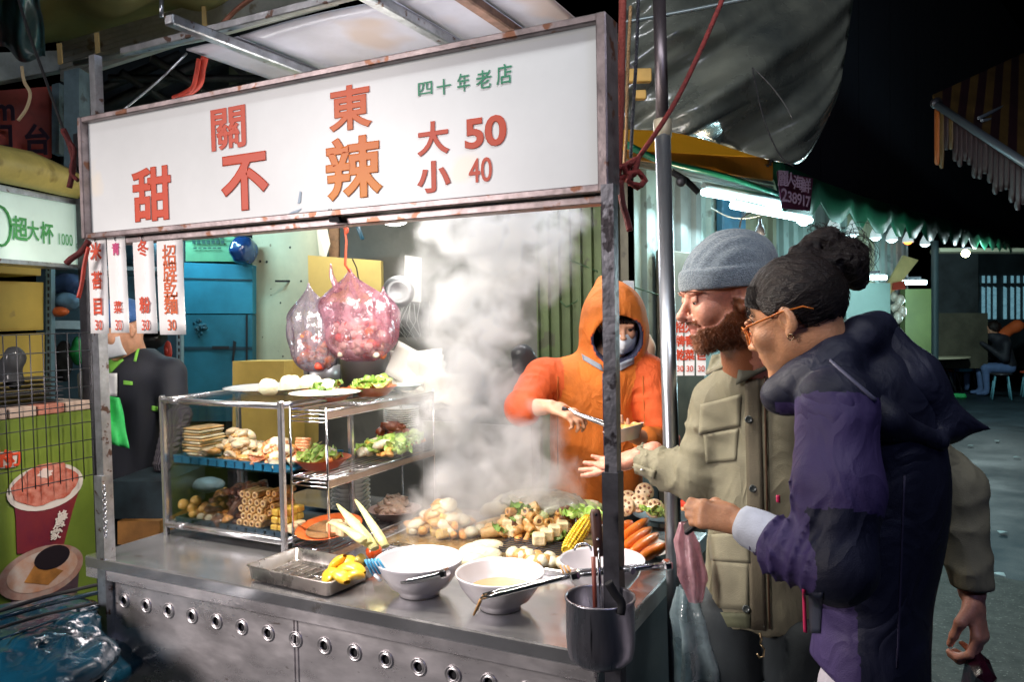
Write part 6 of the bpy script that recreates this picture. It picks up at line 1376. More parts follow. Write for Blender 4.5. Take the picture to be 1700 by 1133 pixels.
for i, (px, py, L1, R1, lab) in enumerate([(560, 942, .085, Rz(.3)@Ry(-1.0), 'upright pointed pumpkin wedge at the left of its pile'), (583, 948, .085, Rz(.2)@Ry(.1), 'pumpkin wedge lying across the top of the pile'), (566, 960, .07, Rz(-.4)@Ry(.1), 'pumpkin wedge at the front of the pile'), (588, 958, .06, Rz(.9), 'short pumpkin wedge at the right front of the pile'), (597, 934, .035, Rz(.3), 'small brown skinned pumpkin cube behind the wedges'), (552, 958, .06, Rz(1.2)@Ry(-.4), 'pumpkin wedge at the far left front of the pile'), (576, 936, .06, Rz(-.8)@Ry(-.3), 'pumpkin wedge at the back of the pile')]):
    c = at(px, py, z=.895+.012*(i < 2)); b = B(); n = 8
    def pw_(u, v):
        a = (u-.5)*2; cur = .010*(1-a*a); w = .021*(1-.6*abs(a)**3); th = v*2*math.pi; return c+R1@Vector((a*L1*.5, w*1.35*math.cos(th), cur*1.3+w*1.35*math.sin(th)*.75*(1 if math.sin(th) < 0 else .5)))
    b.sheet(pw_, 12, 12); b.jit(.001, 60); b.obj('pumpkin_wedge', pks if i == 4 else pk, None, lab, 'pumpkin', 'pumpkin pieces in the steel tray', loc=c)

# ---------------------------------------------------------------- bowls and tongs
wb = M('melamine_white', (.66, .63, .66), .22, coat=.5, nz=(5, .05))
def bowl(px, py, r, label, R=None):
    g = at(px, py, z=.852); t = thing('white_bowl', label, 'bowl', g, 'white bowls at the cart front'); h = r*.78
    B().lathe([(0, .004), (r*.40, .004), (r*.42, 0), (r*.46, 0), (r*.47, .010), (r*.68, h*.28), (r*.88, h*.65), (r*.97, h*.93), (r*1.0, h), (r*.985, h+.003), (r*.955, h*.96), (r*.86, h*.66), (r*.66, h*.32), (r*.40, .020), (0, .017)], g, 48).obj('bowl_body', wb, t); return t, g, h
b1, g1, h1 = bowl(697, 985, .127, 'left white bowl with steel tongs inside and a blue clip hooked on its rim')
b2, g2, h2 = bowl(831, 1008, .122, 'middle white bowl of brown broth with wooden tipped tongs')
b3, g3, h3 = bowl(1000, 985, .122, 'right white bowl half hidden behind the dark pot and post')
B().lathe([(0, 0), (.086, 0)], g2+Vector((0, 0, h2*.55)), 32).obj('broth', M('broth', (.42, .26, .10), .08, nz=(10, .3), col2=(.55, .36, .16), coat=.8), None, 'brown broth in the middle white bowl', 'broth', loc=g2+Vector((0, 0, h2*.55)))
def tongs(name, p, q, label, wid=.02, tipm=None, spread=.012, tipw=1.0, loopend=True):
    p, q = Vector(p), Vector(q); t = thing(name, label, 'tongs', p); d = (q-p).normalized(); s = d.cross(Vector((0, 0, 1))).normalized(); L_ = (q-p).length
    for sg in (-1, 1):
        pts = []
        for i in range(7):
            k = i/6; w_ = spread*math.sin(math.pi*min(1, k*.62+.38))*(1-.2*k) if k < 1 else 0; pts.append(p+d*L_*k+s*sg*w_*1.3)
        b = B(); b.tube(pts, [.005*tipw]+[.0065]*5+[.008], 6, flat=.4, up=(0, 0, 1)); b.obj('arm', chrome, t)
        if tipm:
            for j in (-1, 0, 1):
                b = B(); b.cyl(pts[0]+s*sg*.002+Vector((0, 0, 0))+d*.0+s*j*.004, pts[0]+s*sg*.002+s*j*.005-d*.018-Vector((0, 0, .035)), .0028, seg=6); b.obj('wooden_tip', tipm, t)
    b = B(); b.box(q, (.022, .03, .022), Matrix((d, s, d.cross(s))).transposed(), bev=.004); b.obj('hinge', chrome, t)
    return t
wood = M('bamboo_tip', (.36, .19, .06), .5, nz=(40, .3))
tongs('tongs', at(668, 966, d=2.16), at(738, 952, d=2.11), 'short steel tongs lying inside the left white bowl', spread=.008)
tongs('tongs', at(800, 992, d=1.98), at(955, 955, d=1.93), 'steel tongs with wooden tips across the middle white bowl', tipm=wood, spread=.011)
tongs('tongs', at(940, 955, d=2.0), at(1108, 938, d=2.02), 'long steel tongs across the right white bowl to the cart edge', spread=.011)
c = at(937, 948, d=2.0); b = B()
for j in range(3): B().cyl(at(930+j*6, 940, d=2.02), at(938+j*7, 958, d=2.0), .003, seg=6).obj('bamboo_pick', wood, None, ['left', 'middle', 'right'][j]+' bamboo pick of the three at the left rim of the right bowl', 'pick', 'bamboo picks on the right bowl', loc=at(930+j*6, 940, d=2.02))
# blue clip on the left bowl
c = at(616, 938, d=2.22); t = thing('blue_clip', 'blue and white ribbed clip hooked on the rim of the left bowl', 'clip', c)
for j in range(5): 
    a = at(606+j*5.2, 930-j*.6, d=2.2-.004*j); e = at(620+j*5.5, 957-j*1.5, d=2.2-.004*j); B().cyl(a, e, .0036, seg=6).obj('rib', M('clip_blue', (.05, .30, .52), .35) if j == 0 else bpy.data.materials['clip_blue'], t)
B().cyl(at(622, 955, d=2.19), at(632, 965, d=2.18), .005, seg=8).obj('clip_foot', white_paint, t)

# ---------------------------------------------------------------- pot of ladles on the front post
cp_ = at(996, 991, y=1.585); rp = .0745; zt_, zb_ = cp_.z, at(996, 1098, y=1.585).z
pot = thing('hanging_pot', 'dark round steel pot hanging at the front right corner of the cart', 'pot', (cp_.x, cp_.y, zb_))
potm = M('pot_steel', (.34, .33, .37), .30, .9, nz=(5, .35), mapscale=(4, 4, .4), bump=(60, .04), spots=(12, .66, (.05, .05, .06)), rvar=.08)
H = zt_-zb_
B().lathe([(0, .003), (rp*.75, 0), (rp*.93, .012), (rp*.98, .03), (rp, .05), (rp, H-.006), (rp*1.03, H-.004), (rp*1.03, H+.001), (rp*.97, H+.001), (rp*.96, H-.004), (rp*.95, .03), (0, .01)], (cp_.x, cp_.y, zb_), 44).obj('pot_body', potm, pot)
B().box((cp_.x+.01, cp_.y+rp+.006, zt_-.05), (.05, .02, .06), bev=.003).obj('bracket', dark_metal, pot)
dkwood = M('dark_wood', (.11, .05, .035), .45, nz=(30, .4), mapscale=(1, 1, .2))
lad = thing('ladle', 'ladle with a riveted dark wooden handle standing in the dark pot', 'ladle', at(990, 850, d=1.68)); A_, E_ = at(988, 846, d=1.72), at(994, 925, d=1.70); F_ = at(998, 1010, d=1.68)
b = B(); b.tube([A_, A_.lerp(E_, .1), A_.lerp(E_, .6), E_], [.009, .0125, .0115, .010], 10, flat=.55, up=CR); b.obj('handle', dkwood, lad)
B().tube([E_-Vector((0, 0, -.02)), F_], .006, 6, flat=.5).obj('shaft', chrome, lad)
for k in (.62, .85): B().ell(A_.lerp(E_, k)-CF*.008, .004, seg=8, rings=5).obj('rivet', chrome, lad)
B().ell(A_.lerp(E_, .1)-CF*.0065, .0035, seg=8, rings=5).obj('handle_hole', black_m, lad)
lad2 = thing('ladle', 'reddish wooden utensil handle beside the ladle in the dark pot', 'utensil', at(986, 950, d=1.68)); B().tube([at(985, 925, d=1.69), at(988, 1010, d=1.66)], .005, 8).obj('handle', M('red_wood', (.24, .06, .04), .4), lad2)
cord('dark_ribbon', [(1010, 968), (1020, 985), (1032, 1002), (1030, 1020)], 1.64, .010, black_m, 'crumpled black plastic strip inside the rim of the dark pot', 'plastic strip')
# ring handle over the bowl
b = B(); pts = [at(968+14*math.cos(a), 915-12*math.sin(a), d=2.1) for a in [math.pi*i/8 for i in range(9)]]; b.tube(pts, .003, 6); b.obj('wire_handle_loop', chrome, None, 'small wire loop standing above the right white bowl', 'wire loop', loc=pts[0])

# ---------------------------------------------------------------- bags hung on the round pole, dark wrapped things at the lower left
hb = glassy('rose_bag_film', (1, .85, .88), .1, .2, .55, (.62, .35, .40), 20); hw_ = glassy('pale_bag_film', (.9, .97, 1), .14, .15, .42, (.42, .55, .60), 16)
def drape(name, pts, w, mat, label, seed, dp=.05):
    P = [at(*p) if len(p) == 2 else at(p[0], p[1], d=p[2]) for p in pts]; b = B(); n = len(P)-1
    def f(u, v):
        k = v*n; i = min(n-1, int(k)); c = P[i].lerp(P[i+1], k-i); a = 6.283*u; ww = w[i]+(w[i+1]-w[i])*(k-i); fo = 1+.22*math.sin(a*6+seed+v*3)+.15*mnoise.noise(Vector((math.cos(a)*2, v*5, seed))); return c+CR*(math.cos(a)*ww*fo)+Vector((CF.x, CF.y, 0))*(math.sin(a)*dp*fo*min(1, ww*18))
    b.sheet(f, 48, 24, wrap=True); return b.obj(name, mat, None, label, 'plastic bag', loc=P[0])
drape('rose_plastic_bag', [(1135, 868, 2.05), (1140, 900, 2.05), (1150, 960, 2.03), (1155, 1000, 2.02)], [.01, .028, .034, .016], hb, 'pink translucent bag hanging on the right of the round pole', 3, .04)
drape('pale_plastic_bag', [(1138, 975, 2.1), (1150, 1020, 2.1), (1170, 1090, 2.1), (1172, 1160, 2.1)], [.02, .05, .068, .07], hw_, 'pale blue translucent bag hanging below the pink one', 8, .05)
glossb = M('black_blue_plastic', (.003, .012, .022), .2, nz=(3, .6), bump=(14, .9), coat=.5, col2=(.004, .05, .09))
def heap_f(X, Y, Z):
    s = S(X, Y, Z)
    for (px, py, d, rx, rz_) in ((40, 1100, 2.35, .30, .09), (120, 1120, 2.55, .20, .08), (20, 1035, 2.5, .25, .035)):
        c = at(px, py, d=d); s.e(c, (rx, .25, rz_), k=.06)
    s.d += .014*vnoise(X*7, Y*7, Z*12)+.012*(1-2*np.abs(vnoise(X*14, Y*14, Z*40, 3)))+.007*(1-2*np.abs(vnoise(X*34, Y*34, Z*70, 5))); return s.d
c = at(60, 1080, d=2.4); tag(link_mesh('wrapped_bundle', sdf_mesh('wrapped', heap_f, c-Vector((.75, .5, .35)), c+Vector((.6, .6, .25)), .014, glossb), None, c), 'glossy dark blue plastic wrapped bundle at the lower left corner', 'bundle')
for i, (a, e, g) in enumerate([((-10, 1018), (160, 972), .006), ((-10, 1030), (160, 985), .008), ((-10, 1046), (160, 1002), .005), ((-10, 1066), (162, 1010), .004)]):
    b = B(); b.tube([at(*a, d=2.25), at((a[0]+e[0])/2, (a[1]+e[1])/2-3, d=2.4), at(*e, d=2.6)], g, 6); b.obj('cable_run', glossb if i % 2 else black_m, None, ['topmost black cable above the wrapped bundle', 'thick second cable above the wrapped bundle', 'third cable lying along the wrapped bundle', 'lowest thin cable on the wrapped bundle'][i], 'cable', 'black cables at the lower left', loc=at(*a, d=2.25))
# dark machinery between the left post and the cabinet
farbox('dark_bench', 180, 800, 275, 862, 3.15, .4, M('dark_bench', (.02, .035, .045), .35, nz=(6, .6), coat=.3), 'dark work bench between the left post and the glass cabinet', 'bench')
farbox('orange_crate', 195, 866, 265, 905, 3.6, .3, M('orange_crate', (.40, .18, .04), .6, nz=(8, .3)), 'orange crate under the dark work bench', 'crate')
farbox('low_dark_box', 178, 740, 285, 800, 3.9, .3, M('low_dark', (.02, .03, .05), .6, nz=(8, .5)), 'low black box standing behind the dark bench', 'box')
# ---------------------------------------------------------------- people
skin_f = M('skin_warm', (.58, .30, .19), .42, nz=(60, .10), bump=(260, .12), sss=.12, zone=[(.5, (.30, .075, .05))])
def skin(name, col, beard=None, lips=(.36, .10, .08)):
    z = [(.5, lips)]
    if beard: z.append((1.5, beard))
    return M(name, col, .44, nz=(45, .12), bump=(240, .15), sss=.12, zone=z)
def basis(f, up=(0, 0, 1)):
    f = Vector(f).normalized(); l = Vector(up).cross(f).normalized(); return Matrix((f, l, f.cross(l))).transposed()   # columns forward, left, up
CFh = Vector((CF.x, CF.y, 0)).normalized(); CRh = Vector((CR.x, CR.y, 0)).normalized(); UP = Vector((0, 0, 1))
def facing(side, away, down): return (CRh*side+CFh*away).normalized()*math.cos(down)-UP*math.sin(down)
def local(H, R, sc, X, Y, Z):
    x, y, z = X-H.x, Y-H.y, Z-H.z; c = [R.col[i] for i in range(3)]
    return [(x*q.x+y*q.y+z*q.z)/sc for q in c]
def head_d(H, R, sc, X, Y, Z, nose=1.0, neck=None, ears=True, smile=0, brow=1.0, jaw=1.0):
    x, y, z = local(H, R, sc, X, Y, Z); s = S(x, y, z)
    s.d = s._e((-.012, 0, .028), (.098, .076, .092)); s.e((.032, 0, -.03), (.058, .056, .078), k=.03); s.e((.036, 0, -.078), (.042*jaw, .044*jaw, .034), k=.03)
    for q in (-1, 1):
        s.e((.0, q*.044, -.058), (.030, .020, .034), k=.03); s.e((.066, q*.036, -.026), (.022, .022, .022), k=.025)
        s.sub((.100, q*.031, .002), (.017, .019, .013), k=.014); s.e((.0755, q*.031, .001), (.0145, .0155, .0135), k=.004)
        s.e((.084, q*.032, .0185*brow), (.012, .022, .0065), k=.010)
    s.e((.078, 0, -.106), (.018, .022, .016), k=.022); s.e((.070, 0, -.062), (.024, .032, .028), k=.02)
    s.c((.086, 0, .010), (.107*nose, 0, -.028), .0065, .0095, k=.012); s.e((.108*nose, 0, -.031), (.0105, .011, .009), k=.008)
    for q in (-1, 1): s.e((.097, q*.013, -.036), (.0095, .007, .007), k=.007); s.sub((.101, q*.007, -.0425), (.005, .004, .003), k=.003)
    s.e((.090, 0, -.0575), (.0095, .023, .0055), k=.006); s.e((.0875, 0, -.0695), (.0095, .019, .0065), k=.006)
    s.sub((.101, 0, -.0635), (.011, .022, .0016), k=.004)
    if smile:
        for q in (-1, 1): s.sub((.084, q*.027, -.060+.004*smile), (.008, .005, .0035), k=.006); s.e((.070, q*.040, -.040), (.016, .014, .014), k=.015)
    if ears:
        for q in (-1, 1):
            s.e((-.008, q*.079, -.006), (.018, .0085, .031), Rz(q*-.35)@Ry(.18), k=.008); s.sub((.000, q*.088, -.004), (.009, .007, .016), k=.006); s.e((-.001, q*.079, -.034), (.009, .006, .010), k=.006)
    if neck: 
        s.c((-.030, 0, -.05), neck[0], .054, neck[1], k=.04)
    return s.d*sc
def face_zone(H, R, sc, beard=False):
    def f(X, Y, Z):
        x, y, z = local(H, R, sc, X, Y, Z); v = np.zeros(X.shape)
        lip = ((np.abs(y) < .022) & (x > .078) & (z < -.0525) & (z > -.0745)); v[lip] = 1
        if beard:
            n = .008*vnoise(x*90, y*90, z*90)
            b1 = (z < -.034+n-.55*(x-.0)*.12) & (x > -.012+n) & ~((np.abs(y) < .024) & (z > -.05) & (x > .06)) & ~((x > .02) & (z > -.062+n*1.2+(.06-x)*.55))
            mo = (np.abs(y) < .032) & (x > .07) & (z < -.041+n*.3) & (z > -.055)
            low = (z < -.064+n*.4) & (x > .0) & (z > -.120)
            side = (x > -.004+n) & (x < .018+n*1.5) & (z < -.01) & (np.abs(y) > .05)
            v[(b1 | mo | low | side) & ~lip] = 2
        return v
    return f
def hand_d(s, W, f, palm, size=1.0, curls=(.3, .3, .3, .3), thumb=(.6, .5), side=1, spread=.1, k=.006):
    """f: wrist to knuckles, palm: direction the palm faces; side=+1: thumb lies on f x palm side"""
    f = Vector(f).normalized(); p = (Vector(palm)-Vector(palm).dot(f)*f).normalized(); t = f.cross(p)*side; W = Vector(W); q = size
    s.c(W-f*.02*q, W+f*.02*q, .026*q, .028*q, k=.01, flat=(p, .72))
    for o in (-.026, -.009, .009, .025): s.c(W+f*.015*q+t*o*.6*q, W+f*.082*q+t*o*q, .0165*q, .0125*q, k=.012, flat=(p, .85))
    L_ = [(.041, .026, .020), (.045, .029, .021), (.041, .027, .020), (.032, .021, .018)]; offs = [.027, .009, -.009, -.026]
    for i in range(4):
        a = W+f*(.086-.004*abs(i-1))*q+t*offs[i]*q; d = (f+t*spread*(1-i*.66)).normalized(); c = curls[i]; ang = c*.5; rad = [.0092, .0085, .0078, .0068]
        for j in range(3):
            ang_ = ang if j == 0 else ang+c*(.9*j); dd = d*math.cos(ang_)+p*math.sin(ang_); e = a+dd*L_[i][j]*q; s.c(a, e, rad[j]*q*(.9 if i == 3 else 1), rad[j+1]*q*(.9 if i == 3 else 1), k=k if j else .01); a = e
    a = W+f*.02*q+t*.024*q; d1 = (f*.55+t*thumb[0]+p*.35).normalized(); e = a+d1*.045*q; s.c(a, e, .0165*q, .012*q, k=.016)
    d2 = (f*.95+t*(thumb[0]-.7)+p*thumb[1]).normalized(); g = e+d2*.034*q; s.c(e, g, .0112*q, .0095*q, k=.008); d3 = (f+t*(thumb[0]-1.0)+p*(thumb[1]+.1)).normalized(); s.c(g, g+d3*.026*q, .0092*q, .0075*q, k=.006)
def folds(X, Y, Z, amp, f, st=(1, 1, 1), seed=0):
    n = vnoise(X*f*st[0]+.7*vnoise(X*f*.5, Y*f*.5, Z*f*.5, seed+9), Y*f*st[1], Z*f*st[2]+.7*vnoise(X*f*.5, Y*f*.5, Z*f*.5, seed+5), seed)
    m = vnoise(X*f*2.1*st[0]+5, Y*f*2.1*st[1], Z*f*2.1*st[2], seed+2)
    return amp*((1-2*np.abs(n))*.8+.35*m)
def limb_folds(X, Y, Z, a, b, amp, n=9, seed=0, tw=1.5):
    """creases that run round a limb from a to b"""
    a, b = Vector(a), Vector(b); d = (b-a); L_ = d.length; d.normalize(); u, v, _ = frame(d)
    t = ((X-a.x)*d.x+(Y-a.y)*d.y+(Z-a.z)*d.z)/L_; p = (X-a.x)*u.x+(Y-a.y)*u.y+(Z-a.z)*u.z; q = (X-a.x)*v.x+(Y-a.y)*v.y+(Z-a.z)*v.z
    w = vnoise(p*10, q*10, t*4, seed)*1.6; ph = t*n+p*tw*6+w
    wt = np.clip((t-.02)/.15, 0, 1)*np.clip((1.1-t)/.1, 0, 1)*np.clip((.14-np.sqrt(p*p+q*q))/.03, 0, 1)
    return wt*amp*(np.abs(np.sin(ph*math.pi*.5))**.7-.6)
def ray_hit(fn, pts, d0, d1=None):
    """pixel rays against a distance field: list of world points"""
    px = np.array([p[0] for p in pts], float); py = np.array([p[1] for p in pts], float)
    D = np.stack([CF[i]+(px-850)/FP*CR[i]+(566.5-py)/FP*CU[i] for i in range(3)], 1); ln = np.linalg.norm(D, axis=1); t = np.full(len(px), d0, float)
    for _ in range(70):
        P = np.array(EYE)+D*t[:, None]; v = fn(P[:, 0].astype(np.float32), P[:, 1].astype(np.float32), P[:, 2].astype(np.float32)); t += np.clip(v, -.01, .03)*.7/ln
        if d1: t = np.minimum(t, d1)
    P = np.array(EYE)+D*t[:, None]; return [Vector(p) for p in P]
def patch(name, fn, poly4, d0, mat, parent, thick=.003, nu=8, nv=8, off=.003, d1=None):
    """a piece of cloth that follows the garment under it; corners given where the photo shows them"""
    (a, b_, c, d) = poly4; pts = []
    for i in range(nu+1):
        for j in range(nv+1):
            u, v = i/nu, j/nv; pts.append((((1-u)*((1-v)*a[0]+v*b_[0])+u*((1-v)*d[0]+v*c[0])), ((1-u)*((1-v)*a[1]+v*b_[1])+u*((1-v)*d[1]+v*c[1]))))
    P = ray_hit(fn, pts, d0, d1); b = B(); back = [(EYE-p).normalized() for p in P]
    V = [b.bm.verts.new(P[i]+back[i]*off) for i in range(len(P))]; b.smooth = True
    for i in range(nu):
        for j in range(nv): b._f([V[i*(nv+1)+j], V[(i+1)*(nv+1)+j], V[(i+1)*(nv+1)+j+1], V[i*(nv+1)+j+1]])
    return b.obj(name, mat, parent, solid=thick)
def cloth_m(name, col, rough=.75, weave=500, col2=None, sheen=.2, zone=None, nz=9, amt=.2, b=.25, coat=0):
    sheen = .03; return M(name, col, rough, nz=(nz, amt), bump=(weave, b), sheen=sheen, col2=col2, zone=zone, coat=coat)
def bbox(pts, m):
    lo = Vector([min(p[i] for p in pts)-m for i in range(3)]); hi = Vector([max(p[i] for p in pts)+m for i in range(3)]); return lo, hi

# ======================== woman in the hooded jacket
wH = at(1319, 527, d=1.70); wR = basis(facing(-1, .72, .34)); wsc = 1.01
w = thing('person', 'woman with dark bun and orange glasses in a hooded navy and purple jacket', 'person', (at(1450, 700, d=1.72).x, at(1450, 700, d=1.72).y, 0))
wC = at(1462, 668, d=1.73); wf = Vector((wR.col[0].x, wR.col[0].y, 0)).normalized(); wl = UP.cross(wf)
wLs, wRs = at(1388, 672, d=1.565), wC-wl*.17-UP*.01
wEl = at(1388, 940, d=1.47); wWr = at(1228, 868, d=1.60); wHip = at(1438, 1120, d=1.72)
neck_w = at(1400, 640, d=1.73)
def w_body(X, Y, Z):
    d = head_d(wH, wR, wsc, X, Y, Z, nose=.98, smile=0, jaw=.88)
    s = S(X, Y, Z); s.d = d; s.c(wH-wR.col[0]*.035*wsc-wR.col[2]*.06, neck_w-UP*.03, .052, .062, k=.03); return s.d
wskin = skin('woman_skin', (.60, .29, .15), lips=(.45, .14, .11))
nb = wH+wR.col[2]*-.13
link_mesh('body', sdf_mesh('body', w_body, wH-Vector((.16, .16, .20)), wH+Vector((.20, .16, .17)), .0036, wskin, face_zone(wH, wR, wsc)), w)
def w_hand(X, Y, Z):
    s = S(X, Y, Z); hd = (at(1160, 852, d=1.62)-wWr).normalized(); s.c(wWr+(wWr-at(1160, 852, d=1.62)).normalized()*.03, wWr, .027, .026); hand_d(s, wWr+hd*.008, hd, (CFh*.55-UP*.2), .80, (1.05, 1.15, 1.2, 1.25), (.25, .5), side=-1, spread=.05); return s.d
lo, hi = bbox([wWr, at(1150, 855, d=1.62)], .07)
link_mesh('hand', sdf_mesh('hand', w_hand, lo, hi, .003, wskin, lambda x, y, z: x*0), w)
# jacket
hood_d = []
def w_hood(X, Y, Z):
    hA, hB, hC, hD = at(1450, 572, d=1.74), at(1500, 640, d=1.70), at(1565, 695, d=1.68), at(1642, 712, d=1.67)
    h = S(X, Y, Z); h.d = h._c(hA-UP*.01, hB, .056, .076, (UP, .95)); h.c(hB, hC-UP*.01, .076, .046, k=.05); h.c(hC-UP*.01, hD, .046, .004, k=.03); h.c(at(1400, 590, d=1.67), hA, .040, .060, k=.04); h.c(at(1400, 590, d=1.66), at(1470, 700, d=1.58), .030, .034, k=.05); h.c(at(1470, 700, d=1.58), at(1560, 735, d=1.62), .034, .022, k=.04)
    h.c(at(1345, 628, d=1.61), at(1400, 592, d=1.63), .022, .036, k=.03)
    t = (X-hA.x)*CR.x+(Y-hA.y)*CR.y; h.d += .0035*(1-2*np.abs(vnoise(t*2.5+3, Z*13+t*9, Y*5, 12)))+.0015*(1-2*np.abs(vnoise(t*6, Z*28+t*20, Y*9, 14))); return h.d
def w_jacket(X, Y, Z):
    s = S(X, Y, Z)
    s.d = s._c(wC-UP*.03+wf*.0, wHip-UP*.16, .158, .176, (wf, .72)); s.c(wLs-wl*.05, wRs, .070, .070, k=.08); s.e(wC-UP*.20-wf*.01, (.13, .15, .22), basis(wf), k=.08)
    for (qa, qb, qr) in (((1293, 655, 1.66), (1345, 632, 1.63), .036), ((1345, 632, 1.63), (1388, 598, 1.63), .038), ((1388, 598, 1.63), (1425, 560, 1.66), .036), ((1425, 560, 1.66), (1460, 548, 1.73), .045)): s.c(at(qa[0], qa[1], d=qa[2]), at(qb[0], qb[1], d=qb[2]), qr, qr, k=.03)
    cc = neck_w-UP*.02-wf*.01; s.c(cc-UP*.02, cc+UP*.045+wf*.01, .085, .068, k=.05)                          # standing collar
    s.c(at(1310, 655, d=1.66), at(1345, 640, d=1.66), .035, .05, k=.04); s.c(at(1345, 640, d=1.66), at(1390, 600, d=1.64), .05, .05, k=.04)
    s.d = s.d+folds(X, Y, Z, .009, 5, (1, 1, .55), 3)+folds(X, Y, Z, .003, 12, (1, 1, .8), 13)
    a = S(X, Y, Z); a.d = a._c(wLs+UP*.0, wLs.lerp(wEl, .55)+CRh*.004, .080, .078); a.c(wLs.lerp(wEl, .55), wEl, .078, .070, k=.05); a.c(wEl, wEl.lerp(wWr, .5)-UP*.012, .070, .055, k=.03); a.c(wEl.lerp(wWr, .5)-UP*.012, wWr-(wWr-wEl).normalized()*.072, .055, .040, k=.03)
    a.d += limb_folds(X, Y, Z, wEl, wWr, .013, 13, 4, .8)+limb_folds(X, Y, Z, wLs, wEl, .004, 4, 6, .5)+folds(X, Y, Z, .004, 9, (1, 1, .7), seed=8)
    s.d = smin(s.d, a.d, .006)
    # hood lying on the back, pointing away
    hA, hB, hC, hD = at(1448, 568, d=1.74), at(1492, 632, d=1.72), at(1560, 690, d=1.70), at(1640, 712, d=1.68)
    h = S(X, Y, Z); h.d = h._c(hA-UP*.02, hB-UP*.02, .062, .095, (UP, .95)); h.c(hB-UP*.02, hC-UP*.01, .095, .055, k=.05); h.c(hC-UP*.01, hD, .062, .006, k=.03); h.c(at(1400, 560, d=1.70), hA, .04, .055, k=.04)
    h.d += folds(X, Y, Z, .012, 9, (1.3, 1.3, .8), 12)+.004*np.sin((X*CR.x+Y*CR.y)*30+Z*55)
    hood_d.append(0)
    # open neck
    s.d = smax(s.d, -s._c(cc+UP*.02+wf*.02, cc+UP*.16+wf*.06, .052, .066), .012)
    # hem
    hz_ = at(1400, 1128, d=1.7).z+.16*0; hem = (at(1290, 1062, d=1.6).z)-(Z) ; q = ((X-wHip.x)*CR.x+(Y-wHip.y)*CR.y)
    s.d = smax(s.d, (at(1275, 1055, d=1.62).z-1.0*np.clip(q+.21, 0, .3)-Z), .01)
    return s.d
def wz_fn(X, Y, Z):
    # purple panels: upper sleeve above the seam, forearm, lower body; drawn by distance along the arm
    d = (wEl-wLs).normalized(); t = ((X-wLs.x)*d.x+(Y-wLs.y)*d.y+(Z-wLs.z)*d.z)/(wEl-wLs).length
    A = S(X, Y, Z); r1 = A._c(wLs, wEl, .090, .080); q = (X-wLs.x)*CR.x+(Y-wLs.y)*CR.y
    v = np.zeros(X.shape); up = (r1 < .03) & (t > -.02) & (t < .70) & (((Y-wLs.y)*wl.y+(X-wLs.x)*wl.x) > -.005-.05*np.abs(t-.35)); v = np.where(up, 1.0, v)
    r2 = A._c(wEl, wWr, .075, .05); fo = (r2 < .03) & (t > .60) & (((X-wEl.x)*CR.x+(Y-wEl.y)*CR.y) < -.055); v = np.where(fo, 1.0, v)
    low = (Z < at(1400, 975, d=1.6).z-.02) & (r1 > .012) & (r2 > .012) & (((X-wEl.x)*CR.x+(Y-wEl.y)*CR.y) < .09); v = np.where(low, .8, v); return v
wj = M('navy_purple_jacket', (.012, .014, .032), .55, nz=(6, .3), bump=(420, .2), spec=.35, zone=[(.5, (.055, .038, .12))], fold=(9, .62, (1, 1, .8)))
lo = Vector((min(wWr.x, wC.x-.3), wEl.y-.14, at(1440, 1200, d=1.7).z)); hi = Vector((at(1645, 700, d=1.7).x+.10, wC.y+.34, at(1420, 500, d=1.7).z))
lo.x -= .06; lo.z = .74
lo2, hi2 = bbox([at(1345, 628, d=1.61), at(1450, 560, d=1.74), at(1645, 712, d=1.67), at(1500, 740, d=1.62)], .11)
link_mesh('hood', sdf_mesh('hood', w_hood, lo2, hi2, .006, wj, lambda x, y, z: x*0, 1), w)
jk = link_mesh('jacket', sdf_mesh('jacket', w_jacket, lo, hi, .0065, wj, wz_fn, 1), w)
cuffm = cloth_m('white_cuff', (.60, .64, .72), .8, 300)
cd = (wWr-wEl).normalized(); b = B(); cu, cv, cw_ = frame(cd); b.lathe([(.043, -.062), (.044, -.03), (.041, 0), (.037, .016), (.031, .018), (.031, -.02)], wWr-cd*.018, 24, Matrix((cu, cv, cw_)).transposed()); b.jit(.004, 30, 2); b.obj('cuff', cuffm, w)
pinkz = M('pink_zip', (.62, .03, .12), .5)
patch('pocket_zip', w_jacket, [(1332, 980), (1334, 1050), (1340, 1052), (1337, 980)], 1.2, pinkz, w, .003, 2, 10, .002, 1.8)
patch('pocket_panel', w_jacket, [(1343, 985), (1345, 1052), (1362, 1052), (1366, 985)], 1.2, M('navy_panel', (.010, .014, .03), .6), w, .003, 4, 8, .002, 1.8)
patch('hood_piping', w_jacket, [(1378, 596), (1376, 600), (1452, 668), (1456, 664)], 1.2, M('grey_piping', (.12, .12, .18), .6), w, .003, 14, 2, .001, 2.0)
patch('sleeve_zip', w_jacket, [(1289, 823), (1289, 834), (1295, 836), (1295, 823)], 1.2, pinkz, w, .004, 2, 4, .004, 1.8)
b = B()
seamw = M('seam_thread', (.03, .025, .06), .7)
for q4_ in ([(1500, 790), (1488, 1110), (1491, 1110), (1503, 790)],): patch('seam', w_jacket, q4_, 1.2, seamw, w, .002, 20, 10 if abs(q4_[0][0]-q4_[3][0]) < 9 else 1, .001, 2.0)
